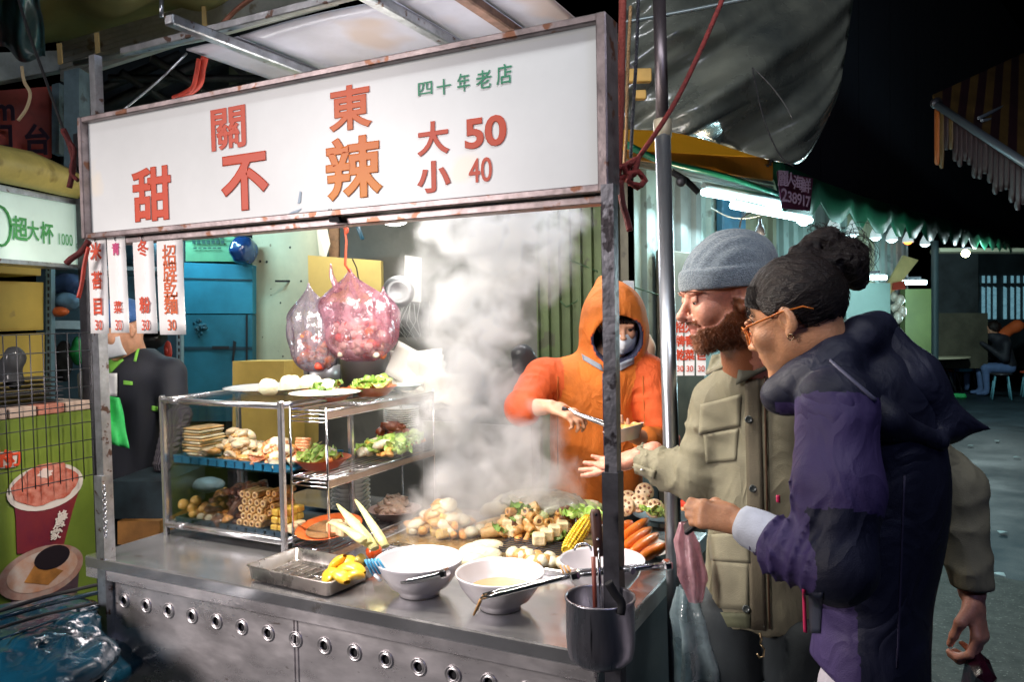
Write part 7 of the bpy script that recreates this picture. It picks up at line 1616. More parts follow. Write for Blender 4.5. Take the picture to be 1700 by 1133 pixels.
# legs
def w_legs(X, Y, Z):
    s = S(X, Y, Z)
    for q in (-1, 1):
        h = wHip+wl*q*.075; s.c((h.x, h.y, .84), (h.x, h.y, .50), .082, .075, k=.02); s.c((h.x, h.y, .50), (h.x, h.y, .08), .075, .055, k=.02); s.c((h.x, h.y, .05), (h.x+wf.x*.12, h.y+wf.y*.12, .04), .045, .038, k=.02)
    s.d += folds(X, Y, Z, .004, 8, seed=4); return s.d
link_mesh('trousers', sdf_mesh('trousers', w_legs, Vector((wHip.x-.28, wHip.y-.28, 0)), Vector((wHip.x+.28, wHip.y+.28, .98)), .013, cloth_m('pale_trousers', (.42, .40, .46), .8)), w)
# hair: cap, bun, strands
hairm = M('dark_hair', (.006, .004, .005), .42, nz=(60, .5), bump=(150, .6), mapscale=(1, 1, 3), col2=(.022, .012, .009), spec=.35)
bunp = at(1402, 428, d=1.74)
def w_hair(X, Y, Z):
    x, y, z = local(wH, wR, wsc, X, Y, Z); s = S(x, y, z); s.d = s._e((-.016, 0, .034), (.104, .0835, .098))
    s.d = smax(s.d, (.756*x-.655*z-.016), .008); s.d = smax(s.d, -(z+.075), .01); s.d = smax(s.d, -s._e((.0, 0, -.012), (.028, .2, .034)), .006)
    d = s.d*wsc; g = S(X, Y, Z); g.d = g._e(bunp, (.050, .050, .046)); g.c(bunp-UP*.02-CRh*.035, bunp-CRh*.09+UP*.0, .03, .035, k=.03); g.e(at(1368, 395, d=1.73), (.035, .03, .022), k=.02); g.e(at(1418, 455, d=1.74), (.03, .035, .035), k=.02)
    g.d += .006*vnoise(X*45, Y*45, Z*45, 2)+.003*vnoise(X*110, Y*110, Z*110, 4)
    d = smin(d, g.d, .012); d += .0022*vnoise(x*60, y*130, z*60)+.0015*np.sin(y*520+8*vnoise(x*20, y*20, z*20)); return d
link_mesh('hair', sdf_mesh('hair', w_hair, wH-Vector((.18, .18, .16)), wH+Vector((.22, .20, .22)), .0038, hairm), w)
rnd = random.Random(31); b = B()
def on_skull(lx, ly, lz, k=1.02): # scale a local direction onto the hair ellipsoid
    c = Vector((-.016, 0, .034)); v = Vector((lx, ly, lz))-c; e = math.sqrt((v.x/.104)**2+(v.y/.0835)**2+(v.z/.098)**2); v = v/e*k; return c+v
bl_ = wR.transposed()@((bunp-wH)/wsc)
for i in range(900):
    ly = rnd.uniform(-.075, .075); st_ = on_skull(.09-abs(ly)*.5, ly, .070-abs(ly)*.45, 1.0) if i % 3 else on_skull(rnd.uniform(-.09, .0), rnd.choice((-1, 1))*.07, rnd.uniform(-.05, .03), 1.0)
    pts = []; k_ = rnd.uniform(1.0, 1.04)
    for j in range(9):
        t = j/8; q = st_.lerp(bl_, t); e = on_skull(q.x, q.y, q.z, k_) if t < .85 else q; e = e.lerp(bl_+Vector((rnd.uniform(-.02, .02), rnd.uniform(-.02, .02), 0)), max(0, (t-.7)/.3)**1.5); pts.append(wH+wR@(e*wsc)+Vector((rnd.gauss(0, .0008), rnd.gauss(0, .0008), rnd.gauss(0, .0008))))
    b.tube(pts, .0006, 3, cap=False)
for i in range(260):   # loose strands of the bun
    a = rnd.random()*6.28; c_ = bunp+Vector((rnd.gauss(0, .012), rnd.gauss(0, .012), rnd.gauss(0, .012))); ax1 = Vector((rnd.gauss(0, 1), rnd.gauss(0, 1), rnd.gauss(0, 1))).normalized(); ax2 = ax1.cross(Vector((rnd.gauss(0, 1), rnd.gauss(0, 1), rnd.gauss(0, 1)))).normalized(); r_ = rnd.uniform(.035, .056)
    b.tube([c_+(ax1*math.cos(a+t*.45)+ax2*math.sin(a+t*.45))*r_*(1+.1*rnd.random()*(i % 7 == 0)) for t in range(7)], .0007, 3, cap=False)
for i in range(26):
    a = at(1350+rnd.random()*25, 392+rnd.random()*8, d=1.73); b.tube([a, a+Vector((rnd.gauss(0, .01), 0, .015)), a+Vector((rnd.gauss(0, .02), 0, .022+rnd.random()*.012))], .0007, 3, cap=False)
for i in range(60):
    st_ = on_skull(.088, rnd.uniform(-.06, .07), .06+rnd.uniform(-.02, .01), 1.02); p0 = wH+wR@(st_*wsc); b.tube([p0, p0+wR@Vector((.004, rnd.gauss(0, .008), -.012)), p0+wR@Vector((-.006, rnd.gauss(0, .012), -.03))], .0006, 3, cap=False)
b.obj('hair_strands', hairm, w, kind='stuff')
# glasses, earring, eyes
def wl_(x, y, z): return wH+wR@(Vector((x, y, z))*wsc)
orf = M('orange_frame', (.72, .20, .02), .3, coat=.6, sss=.1)
for q in (-1, 1):
    c_ = wl_(.104, q*.034, -.006); pts = [wl_(.104-.012*abs(math.cos(t)) *(1 if math.cos(t)*q > 0 else 0), q*.034+.025*math.cos(t), -.006+.020*math.sin(t)) for t in [6.283*i/22 for i in range(23)]]; B().tube(pts, .0021, 6).obj('rim', orf, w)
    B().tube([wl_(.095, q*.060, .004), wl_(.078, q*.074, .008), wl_(.0, q*.083, .012), wl_(-.045, q*.080, .008), wl_(-.062, q*.076, -.004)], [.003, .0038, .0036, .0034, .003], 8, flat=.5).obj('temple', orf, w)
    b = B(); b.poly([wl_(.103, q*.034+.023*math.cos(t), -.006+.018*math.sin(t)) for t in [6.283*i/18 for i in range(18)]]); b.obj('lens', glassy('lens_glass' + str(q), (1, 1, 1), .05), w)
    B().ell(wl_(.0775, q*.031, .001), .0128*wsc, seg=16, rings=10).obj('eye', M('eye_white', (.7, .68, .65), .15, coat=.8) if q < 0 else bpy.data.materials['eye_white'], w); B().ell(wl_(.0858, q*.031, -.001), (.005, .005, .005), seg=10, rings=6).obj('iris', M('iris_dark', (.02, .012, .01), .15, coat=1) if q < 0 else bpy.data.materials['iris_dark'], w)
    b = B()
    for i in range(26):
        k_ = i/25; p0 = wl_(.096-.022*k_**2, q*(.012+.042*k_), .019+.004*math.sin(k_*3)); b.tube([p0, p0+wR@Vector((-.002, q*.009, .003-.005*k_))], .0009, 3)
    b.obj('eyebrow', hairm, w)
B().tube([wl_(.106, -.010, -.002), wl_(.109, 0, .001), wl_(.106, .010, -.002)], .002, 6).obj('bridge', orf, w)
ec = wl_(-.002, .084, -.043); B().tube([ec+Vector((CR*.006*math.cos(t))+UP*.006*math.sin(t)) for t in [6.283*i/12 for i in range(13)]], .0012, 5).obj('earring', M('gold', (.8, .6, .3), .2, 1), w)
# phone in her hand
c_ = at(1163, 862, d=1.66); B().box(c_, (.010, .06, .085), Rz(.3)@Ry(.9), bev=.003).obj('phone', M('phone_black', (.01, .01, .012), .5), None, 'dark phone held in the fist of the woman', 'phone', loc=c_)

# ======================== bearded man with the beanie
mH = at(1204, 486, d=1.98); mR = basis(facing(-1, -.12, .22)); msc = 1.10
m = thing('person', 'bearded man in a grey beanie and khaki jacket reaching over the food', 'person', (at(1290, 900, d=2.05).x, at(1290, 900, d=2.05).y, 0))
mSr, mSl = at(1196, 672, d=2.14), at(1430, 660, d=1.98); mC = (mSr+mSl)/2-UP*.02; mw_ = (mSl-mSr); mw_.z = 0; mw_.normalize(); mf = mw_.cross(UP)
if mf.dot(CFh) > 0: mf = -mf
mHip = at(1268, 1080, d=2.08); mEr = at(1160, 792, d=2.16); mWr = at(1060, 758, d=2.27)
mEl, mWl = at(1588, 810, d=1.94), at(1614, 985, d=1.88); neck_m = at(1250, 600, d=2.05)
def m_body(X, Y, Z):
    d = head_d(mH, mR, msc, X, Y, Z, nose=1.06, smile=.6, jaw=1.05, brow=1.05); x, y, z = local(mH, mR, msc, X, Y, Z)
    v = face_zone(mH, mR, msc, True)(X, Y, Z) == 2; d = d-np.where(v, .004+.0022*vnoise(x*140, y*140, z*140), 0)
    s = S(X, Y, Z); s.d = d; s.c(mH-mR.col[0]*.03-mR.col[2]*.06, neck_m-UP*.05, .062, .075, k=.03); return s.d
mskin = M('man_skin', (.62, .28, .19), .42, nz=(45, .14), bump=(240, .18), sss=.12, zone=[(.5, (.50, .17, .13)), (1.5, (.24, .085, .035))])
link_mesh('body', sdf_mesh('body', m_body, mH-Vector((.20, .18, .22)), mH+Vector((.24, .20, .14)), .0038, mskin, face_zone(mH, mR, msc, True)), m)
rnd = random.Random(41); b = B(); zf = face_zone(mH, mR, msc, True)
cand = [Vector((rnd.uniform(-.02, .1), rnd.uniform(-.02, .075), rnd.uniform(-.125, .01))) for _ in range(9000)]
W3 = np.array([list(mH+mR@(c*msc)) for c in cand], np.float32); dd_ = m_body(W3[:, 0], W3[:, 1], W3[:, 2]); zz_ = zf(W3[:, 0], W3[:, 1], W3[:, 2])
e_ = .002; gr = np.stack([m_body(W3[:, 0]+e_*(i == 0), W3[:, 1]+e_*(i == 1), W3[:, 2]+e_*(i == 2))-dd_ for i in range(3)], 1); gr /= np.linalg.norm(gr, axis=1)[:, None]+1e-9
for p, d_, z_, g_ in zip(W3, dd_, zz_, gr):
    if z_ == 2 and abs(d_) < .012:
        p0 = Vector(p)-Vector(g_)*float(d_); dr = (Vector(g_)*.6-UP*.5+mR.col[0]*-.1+Vector((rnd.gauss(0, .35), rnd.gauss(0, .35), rnd.gauss(0, .35)))).normalized(); b.tube([p0, p0+dr*rnd.uniform(.004, .010)], [.0008, .0003], 3, cap=False)
b.obj('beard_hair', M('ginger_hair', (.30, .105, .04), .45, nz=(80, .5), col2=(.08, .03, .015)), m, kind='stuff')
def mh_(x, y, z): return mH+mR@(Vector((x, y, z))*msc)
for q in (-1, 1):
    B().ell(mh_(.0775, q*.031, 0), .0128*msc, seg=16, rings=10).obj('eye', bpy.data.materials['eye_white'], m); B().ell(mh_(.087, q*.031, -.004), .005, seg=10, rings=6).obj('iris', bpy.data.materials['iris_dark'], m)
    b = B(); b.sheet(lambda u, v: mh_(.0775+.0150*math.cos((u-.5)*2.2)*math.cos(.05+v*1.15-.2), q*.031+.0158*math.sin((u-.5)*2.2), .0150*math.sin(.05+v*1.15-.2)), 10, 6); b.obj('eyelid', mskin, m, solid=.0015)
    b = B()
    for i in range(34):
        k_ = i/33; p0 = mh_(.098-.020*k_**2, q*(.012+.044*k_), .020+.004*math.sin(k_*3)); b.tube([p0, p0+mR@Vector((.002, q*.010, .002-.005*k_))], .0009, 3)
    b.obj('eyebrow', bpy.data.materials['ginger_hair'], m)
# beanie
beam = M('grey_knit', (.13, .17, .21), .9, nz=(160, .6), col2=(.27, .33, .38), bump=(320, .8), sheen=.5)
def m_beanie(X, Y, Z):
    x, y, z = local(mH, mR, msc, X, Y, Z); s = S(x, y, z); z = z+.020; s = S(x, y, z); s.d = s._e((-.018, 0, .048), (.112, .0885, .104)); s.e((-.045, 0, .078), (.075, .07, .070), k=.04)
    s.d += .0022*vnoise(x*18, y*18, z*30, 3)+.0012*np.sin(y*300+x*30); cut = -(z-.022-.10*x*.0+.03*(x < 0)*0)+.10*(x)*0
    lowp = z-(.030+.16*(x-.0)); 
    s.d = smax(s.d, -lowp, .004); band = s._e((-.019, 0, .048), (.1195, .0955, .112)); band = np.maximum(band, -lowp+.0); band = smax(band, lowp-.047, .006); band = smax(band, -s._e((-.02, 0, .05), (.103, .08, .095)), .004)
    s.d = smin(s.d, band, .0035); s.d = smax(s.d, -s._e((-.014, 0, .026), (.102, .079, .093)), .003); cr = np.abs(y-.02+.01*np.sin(x*30))-.0; s.d += .003*np.exp(-(cr/.004)**2)*(z > .11); return s.d*msc
link_mesh('beanie', sdf_mesh('beanie', m_beanie, mH-Vector((.20, .18, .06)), mH+Vector((.20, .18, .21)), .0038, beam), m)
# hands
def m_handR(X, Y, Z):
    s = S(X, Y, Z); tip = at(975, 782, d=2.36); hd = (tip-mWr).normalized(); s.c(mWr-hd*.05, mWr, .030, .027); hand_d(s, mWr+hd*.012, hd, (UP*.8-CFh*.45), .98, (.10, .16, .22, .30), (.55, .25), side=-1, spread=.10); return s.d
lo, hi = bbox([mWr, at(970, 785, d=2.36)], .085); link_mesh('hand', sdf_mesh('hand', m_handR, lo, hi, .0032, mskin, lambda x, y, z: x*0), m)
def m_handL(X, Y, Z):
    s = S(X, Y, Z); tip = at(1632, 1085, d=1.84); hd = (tip-mWl).normalized(); s.c(mWl-hd*.05, mWl, .034, .030); hand_d(s, mWl+hd*.012, hd, (-CRh*.55+CFh*.6), 1.06, (.95, .95, .95, 1.0), (.45, .7), side=-1, spread=.06); return s.d
lo, hi = bbox([mWl, at(1632, 1085, d=1.84)], .085); link_mesh('hand', sdf_mesh('hand', m_handL, lo, hi, .0032, mskin, lambda x, y, z: x*0), m)
# khaki jacket
def m_jacket(X, Y, Z):
    s = S(X, Y, Z); s.d = s._c(mC-UP*.03, mHip+UP*.0, .190, .185, (mf, .62)); s.c(mSr+mw_*.05, mSl-mw_*.05, .072, .075, k=.09)
    s.c(mC+UP*.0, neck_m-UP*.035, .10, .078, k=.06); s.c(neck_m-UP*.05, neck_m+UP*.012+mf*.012, .088, .076, k=.03)
    s.d += folds(X, Y, Z, .012, 6.5, (1, 1, .6), 21)+folds(X, Y, Z, .006, 15, (1, 1, .7), 23)
    a = S(X, Y, Z); a.d = a._c(mSr, mEr, .082, .070); mid = mEr.lerp(mWr, .5)-UP*.006; a.c(mEr, mid, .070, .056, k=.04); a.c(mid, mWr-(mWr-mEr).normalized()*.015, .056, .044, k=.03)
    a.d += limb_folds(X, Y, Z, mEr, mWr, .009, 6, 14, .4)+limb_folds(X, Y, Z, mSr, mEr, .010, 5, 16, .6)+folds(X, Y, Z, .003, 16, seed=18)
    a.d = smax(a.d, -a._c(mWr-(mWr-mEr).normalized()*.03, mWr+(mWr-mEr).normalized()*.06, .034, .05), .004)
    l = S(X, Y, Z); l.d = l._c(mSl, mEl, .078, .062); l.c(mEl, mWl-UP*-.02, .062, .050, k=.04); l.d += limb_folds(X, Y, Z, mEl, mWl, .007, 6, 24)+limb_folds(X, Y, Z, mSl, mEl, .006, 6, 26)
    l.d = smax(l.d, mWl.z+.012-Z+.0*X, .004)
    s.d = smin(smin(s.d, a.d, .035), l.d, .035)
    s.d = smax(s.d, -s._c(neck_m-UP*.03, neck_m+UP*.14+mf*.03, .062, .085), .006); s.d = smax(s.d, at(1240, 1052, d=2.0).z+.006*np.sin(X*60+Y*40)-Z, .008); return s.d
mj = M('khaki_jacket', (.21, .195, .13), .72, nz=(7, .22), bump=(420, .25), spots=(11, .68, (.12, .10, .06)), fold=(8, .9, (1, 1, .6)))
lo, hi = bbox([mWr, mWl, mEl, mEr, mSl, mSr], .10); lo.z = min(lo.z, at(1240, 1052, d=2.0).z-.02); hi.z = neck_m.z+.08; hi.y += .08; lo.y -= .05
jm = link_mesh('jacket', sdf_mesh('jacket', m_jacket, lo, hi, .0075, mj, None, 1), m)
mj2 = M('khaki_flap', (.225, .21, .14), .7, nz=(7, .2), bump=(420, .25), sheen=.15)
kd = M('dark_placket', (.10, .085, .055), .7, nz=(7, .25), bump=(300, .2))
pd_ = lambda nm, q, mat, t=.003, nu=10, nv=8, off=.003: patch(nm, m_jacket, q, 1.5, mat, m, t, nu, nv, off, 2.6)
pd_('chest_flap', [(1163, 672), (1160, 722), (1228, 708), (1230, 655)], mj2); pd_('pocket_flap', [(1176, 888), (1180, 932), (1246, 936), (1244, 884)], mj2); pd_('chest_pocket', [(1168, 722), (1172, 770), (1222, 765), (1226, 712)], mj2, .004, off=.0015)
pd_('pocket', [(1182, 930), (1184, 1010), (1242, 1014), (1244, 934)], mj2, .004, off=.0015); pd_('placket', [(1236, 628), (1246, 1045), (1272, 1048), (1262, 625)], kd, .004, 4, 24, .002)
pd_('zip_line', [(1268, 625), (1276, 1045), (1279, 1045), (1271, 625)], M('zip_brown', (.09, .05, .03), .4, .5), .004, 2, 24, .004)
for px, py in ((1243, 697), (1250, 812), (1256, 910), (1239, 1012)):
    P = ray_hit(m_jacket, [(px, py)], 1.5, 2.6)[0]; n_ = (EYE-P).normalized(); B().lathe([(0, .004), (.006, .004), (.008, .006), (.010, .003), (.010, 0), (0, 0)], P+n_*.004, 16, Matrix((*frame(n_),)).transposed()).obj('button', M('button_dark', (.05, .06, .06), .25, coat=.5) if py == 697 else bpy.data.materials['button_dark'], m)
# cuff strap of the reaching sleeve
pd_('cuff_strap', [(1052, 770), (1054, 786), (1086, 796), (1088, 782)], mj2, .005, 6, 3, .004)
P = ray_hit(m_jacket, [(1066, 780)], 1.5, 2.6)[0]; B().ell(P+(EYE-P).normalized()*.009, (.007, .007, .003), seg=12, rings=6).obj('snap', chrome, m)
# collar wings and inner layers
greyl = cloth_m('grey_lining', (.10, .13, .14), .7)
pd_('collar_wing', [(1182, 590), (1172, 622), (1212, 606), (1212, 584)], mj2, .008, 6, 5, .010); pd_('collar_wing', [(1228, 600), (1222, 640), (1278, 612), (1282, 578)], M('collar_dark', (.085, .085, .06), .7, nz=(8, .3)), .008, 6, 5, .012)
pd_('inner_collar', [(1205, 575), (1206, 600), (1262, 590), (1262, 568)], greyl, .006, 6, 4, .004)
# snap hook hanging at the zip
c_ = at(1262, 1075, d=1.94); b = B(); b.tube([c_+Vector((0, 0, .035)), c_+Vector((.003, 0, .02)), c_+Vector((0, 0, .008))], .003, 6); b.tube([c_+Vector((0, 0, .008)), c_+Vector((.010, 0, -.004)), c_+Vector((.008, 0, -.022)), c_+Vector((-.002, 0, -.028)), c_+Vector((-.008, 0, -.018))], .0025, 6); b.obj('snap_hook', M('brass', (.6, .45, .25), .3, 1), m)
pd_('pocket_lining', [(1178, 1016), (1182, 1046), (1246, 1050), (1246, 1020)], M('mossy_hem', (.12, .13, .075), .8, nz=(14, .4)), .006, 8, 4, .003)
def m_legs(X, Y, Z):
    s = S(X, Y, Z)
    for q in (-1, 1):
        h = mHip+mw_*q*.10; s.c(h+UP*.08, (h.x, h.y, .50), .105, .08, k=.02); s.c((h.x, h.y, .50), (h.x, h.y, .09), .08, .06, k=.02); s.c((h.x, h.y, .05), (h.x+mf.x*.15, h.y+mf.y*.15, .045), .05, .04, k=.02)
    s.d += folds(X, Y, Z, .005, 7, seed=5); return s.d
link_mesh('trousers', sdf_mesh('trousers', m_legs, Vector((mHip.x-.32, mHip.y-.32, 0)), Vector((mHip.x+.32, mHip.y+.32, 1.0)), .014, cloth_m('dark_trousers', (.035, .045, .05), .8)), m)
# dark thing held in his lowered hand
c_ = at(1622, 1110, d=1.84); t = thing('dark_case', 'glossy dark red handled case held in the lowered hand at the right edge', 'bag', c_); gl = M('glossy_maroon', (.035, .006, .014), .12, nz=(9, .5), coat=1, bump=(30, .3))
B().box(c_-UP*.05, (.045, .09, .16), Rz(.3)@Rx(.35), bev=.014).obj('case_body', gl, t); B().tube([c_+Vector((-.02, 0, .0)), c_+Vector((-.005, 0, .03)), c_+Vector((.02, 0, .02)), c_+Vector((.03, 0, -.01))], .006, 8).obj('handle', gl, t)

# ======================== cook in the orange hooded top
cH = at(1026, 536, d=3.09); cR = basis(facing(.10, -1, .34)); csc = .93
k_ = thing('person', 'cook in an orange hooded top and white face mask holding tongs', 'person', (at(1000, 700, d=3.15).x, at(1000, 700, d=3.15).y, 0))
cSr, cSl = at(902, 628, d=3.08), at(1076, 622, d=3.10); cC = at(990, 650, d=3.12); cf = Vector((cR.col[0].x, cR.col[0].y, 0)).normalized()
cEr, cWr_ = at(868, 678, d=2.94), at(915, 676, d=2.86); cEl, cWl = at(1100, 740, d=3.0), at(1048, 722, d=2.82)
def c_body(X, Y, Z):
    d = head_d(cH, cR, csc, X, Y, Z); s = S(X, Y, Z); s.d = d; s.c(cH-UP*.05-cR.col[0]*.02, cC+UP*.02, .052, .06, k=.03); return s.d
cskin = skin('cook_skin', (.52, .27, .17))
link_mesh('body', sdf_mesh('body', c_body, cH-Vector((.13, .15, .26)), cH+Vector((.13, .15, .15)), .006, cskin, face_zone(cH, cR, csc)), k_)
def c_arm(X, Y, Z):
    s = S(X, Y, Z); s.c(cEr, cWr_, .040, .026); hd = (at(955, 690, d=2.80)-cWr_).normalized(); hand_d(s, cWr_+hd*.01, hd, (-UP*.75+CFh*.3), .92, (.8, .85, .9, 1.0), (.4, .5), side=1); return s.d
lo, hi = bbox([cEr, at(965, 695, d=2.8)], .07); link_mesh('hand', sdf_mesh('hand', c_arm, lo, hi, .0045, cskin, lambda x, y, z: x*0), k_)
def c_arm2(X, Y, Z):
    s = S(X, Y, Z); s.c(cEl, cWl, .04, .027); hd = (at(1036, 716, d=2.76)-cWl).normalized(); hand_d(s, cWl, hd, UP, .9, (.5, .5, .5, .5), (.5, .5), side=1); return s.d
lo, hi = bbox([cWl, at(1030, 716, d=2.7)], .08); link_mesh('hand', sdf_mesh('hand', c_arm2, lo, hi, .0045, cskin, lambda x, y, z: x*0), k_)
hoc = at(1020, 540, d=3.10); face_c = at(1024, 552, d=2.99)
def c_top(X, Y, Z):
    s = S(X, Y, Z); s.d = s._c(cC-UP*.03, at(990, 860, d=3.20), .185, .195, (cf, .62)); s.c(cSr+CRh*.03, cSl-CRh*.03, .07, .07, k=.09)
    s.d += folds(X, Y, Z, .006, 7, (1.3, 1.3, .5), 31)
    a = S(X, Y, Z); a.d = a._c(cSr, cEr, .080, .068); a.c(cEr, cEr.lerp(cWr_, .12), .066, .058, k=.02); a.c(cSl, cEl, .078, .062, k=.02); a.c(cEl, cEl.lerp(cWl, .55), .062, .052, k=.03)
    a.d += limb_folds(X, Y, Z, cSr, cEr, .008, 7, 33)+limb_folds(X, Y, Z, cSl, cEl, .009, 8, 35)
    s.d = smin(s.d, a.d, .03); h = S(X, Y, Z); h.d = h._e(hoc, (.130, .160, .172), None); h.c(hoc+UP*.08+CFh*.02-CRh*.02, hoc+UP*.165+CFh*.03-CRh*.03, .07, .035, k=.06); h.c(hoc-UP*.08, cC+UP*.03, .11, .12, k=.07)
    h.d += folds(X, Y, Z, .004, 12, seed=37); s.d = smin(s.d, h.d, .03)
    s.d = smax(s.d, -s._c(face_c-CFh*.14-UP*.050, hoc+CFh*.0-UP*.03, .082, .096), .012); return s.d
def c_zone(X, Y, Z):
    A = S(X, Y, Z); v = np.where(np.minimum(A._c(cSr, cEr, .095, .08), A._c(cSl, cEl, .092, .075)) < .008, 1.0, 0); h = A._c(face_c-CFh*.14-UP*.05, hoc+CFh*.0-UP*.03, .088, .102); depth = (X-face_c.x)*CFh.x+(Y-face_c.y)*CFh.y
    v = np.where((h < .006) & (depth > -.005), 2.0, v); return v
otop = M('orange_fleece', (.62, .16, .016), .75, nz=(9, .2), bump=(300, .4), zone=[(.5, (.58, .085, .012)), (1.5, (.015, .018, .05))], fold=(8, .9, (1, 1, .6)))
lo, hi = bbox([cSr, cSl, cEr, cEl, hoc], .12); lo.z = .80; hi.z = hoc.z+.2; hi.y += .08; link_mesh('hooded_top', sdf_mesh('top', c_top, lo, hi, .0085, otop, c_zone, 1), k_)
mkm = M('mask_white', (.62, .66, .72), .6, nz=(30, .06))
ch_ = lambda x, y, z: cH+cR@(Vector((x, y, z))*csc)
b = B(); b.sheet(lambda u, v: ch_(.085+.035*math.cos((u-.5)*2.6)*math.sin(.5+v*2.1)-.055*abs(u-.5)*1.6, (u-.5)*.155*(1-.1*v), -.018-v*.085+.002*math.sin(v*18)), 16, 12); b.obj('face_mask', mkm, k_, solid=.002)
for q in (-1, 1): B().tube([ch_(.04, q*.072, -.02), ch_(.01, q*.082, -.0), ch_(-.01, q*.084, -.01)], .0016, 5).obj('mask_strap', mkm, k_); B().ell(ch_(.0775, q*.031, 0), .0125, seg=12, rings=8).obj('eye', bpy.data.materials['iris_dark'], k_)
def c_hair(X, Y, Z):
    x, y, z = local(cH, cR, csc, X, Y, Z); s = S(x, y, z); s.d = s._e((-.012, 0, .028), (.101, .081, .093)); s.d = smax(s.d, .5*x-.86*z+.0-.004, .006)
    return s.d*csc+.003*vnoise(x*120, y*60, z*60)
link_mesh('hair', sdf_mesh('hair', c_hair, cH-Vector((.13, .13, .10)), cH+Vector((.13, .13, .15)), .006, hairm), k_)
b = B()
for i in range(110):
    y_ = rnd.uniform(-.055, .055); b.tube([ch_(.082, y_, .055), ch_(.094, y_*1.05, .040), ch_(.092, y_*1.08+rnd.gauss(0, .006), .026+rnd.random()*.014)], .0014, 3)
b.obj('fringe', hairm, k_, kind='stuff')
pt = lambda nm, q, mat, t=.004, nu=6, nv=6, off=.003: patch(nm, c_top, q, 2.3, mat, k_, t, nu, nv, off, 3.5)
grz = M('grey_zip_tape', (.22, .25, .30), .5)
pt('neck_tape', [(966, 588), (968, 598), (1002, 618), (998, 606)], grz, .006); pt('neck_tape', [(1028, 604), (1030, 616), (1052, 604), (1052, 594)], grz, .006); pt('front_zip', [(1000, 620), (1003, 800), (1006, 800), (1003, 620)], M('zip_navy', (.02, .02, .05), .5), .004, 2, 14)
for x_ in (925, 1066): pt('vest_seam', [(x_, 625), (x_+(x_ > 1000)*6, 790), (x_+2+(x_ > 1000)*6, 790), (x_+2, 625)], M('seam_orange', (.40, .09, .01), .8) if x_ < 1000 else bpy.data.materials['seam_orange'], .002, 2, 12, .002)
def c_legs(X, Y, Z):
    s = S(X, Y, Z)
    for q in (-1, 1): h = Vector((cC.x, cC.y, .9))+CRh*q*.1+CFh*.05; s.c(h, (h.x, h.y, .07), .10, .06, k=.02); s.c((h.x, h.y, .05), (h.x-CFh.x*.14, h.y-CFh.y*.14, .045), .05, .04, k=.02)
    return s.d
link_mesh('trousers', sdf_mesh('trousers', c_legs, Vector((cC.x-.32, cC.y-.3, 0)), Vector((cC.x+.32, cC.y+.38, .98)), .018, bpy.data.materials['dark_trousers']), k_)
tongs('tongs', at(1052, 722, d=2.72), at(938, 680, d=2.82), 'long thin steel tongs held by the cook in the orange top', spread=.016)
gb = at(1040, 722, d=2.74); t = thing('paper_bowl', 'white paper bowl of food held by the cook beside the dark post', 'bowl', gb); B().lathe([(0, 0), (.045, 0), (.072, .045), (.075, .047), (.070, .045), (.042, .005), (0, .005)], gb-UP*.02, 24, Ry(-.25)).obj('bowl_body', ch, t)
for i in range(7): K_orn.put(gb+Vector((rnd.uniform(-.04, .04), rnd.uniform(-.04, .04), .022)), Rz(rnd.random()*6), 'orange piece of food in the paper bowl held by the cook', .9, 'food in the paper bowl')
lump('dark_shoulder_bag', 868, 600, 3.35, 22, 26, blk, 'dark rounded bag strap shape behind the cook shoulder', 'bag', 81)

# ======================== worker at the left behind the strips
lH = at(205, 545, d=3.5); lR = basis(facing(-.75, -.65, .35)); p_ = thing('person', 'worker in a navy polo shirt and face mask behind the hanging price strips', 'person', (at(230, 700, d=3.55).x, at(230, 700, d=3.55).y, 0))
lC = at(232, 622, d=3.58); lSl, lSr = at(283, 622, d=3.52), at(172, 622, d=3.6); lf = Vector((lR.col[0].x, lR.col[0].y, 0)).normalized(); lHip = at(222, 790, d=3.62)
def l_body(X, Y, Z):
    s = S(X, Y, Z); s.d = head_d(lH, lR, 1.03, X, Y, Z); s.c(lH-UP*.05-lR.col[0]*.02, lC+UP*.0, .052, .065, k=.03)
    return s.d
lo, hi = bbox([lH, lC], .12); link_mesh('body', sdf_mesh('body', l_body, lo, hi, .0075, cskin, face_zone(lH, lR, 1.03)), p_)
def l_top(X, Y, Z):
    s = S(X, Y, Z); s.d = s._c(lC-UP*.02, lHip, .165, .165, (lf, .68)); s.c(lSl, lSr, .065, .065, k=.08); s.c(lSl, at(292, 705, d=3.46), .068, .062, k=.03); s.c(lSr, at(165, 705, d=3.5), .068, .062, k=.03); s.c(lC+UP*.0, lC+UP*.055, .085, .062, k=.03)
    s.d += folds(X, Y, Z, .007, 7, (1, 1, .6), 41); s.d = smax(s.d, -s._c(lC+UP*.04, lC+UP*.16, .05, .07), .01); return s.d
npol = cloth_m('navy_polo', (.004, .006, .014), .7, 400)
lo, hi = bbox([lSl, lSr, lHip, at(292, 705, d=3.46)], .12); hi.y += .06; link_mesh('polo_shirt', sdf_mesh('polo', l_top, lo, hi, .010, npol), p_)
lh_ = lambda x, y, z: lH+lR@(Vector((x, y, z))*1.03)
b = B(); b.sheet(lambda u, v: lh_(.085+.035*math.cos((u-.5)*2.6)*math.sin(.5+v*2.1)-.055*abs(u-.5)*1.6, (u-.5)*.155*(1-.1*v), -.018-v*.085), 16, 10); b.obj('face_mask', mkm, p_, solid=.002)
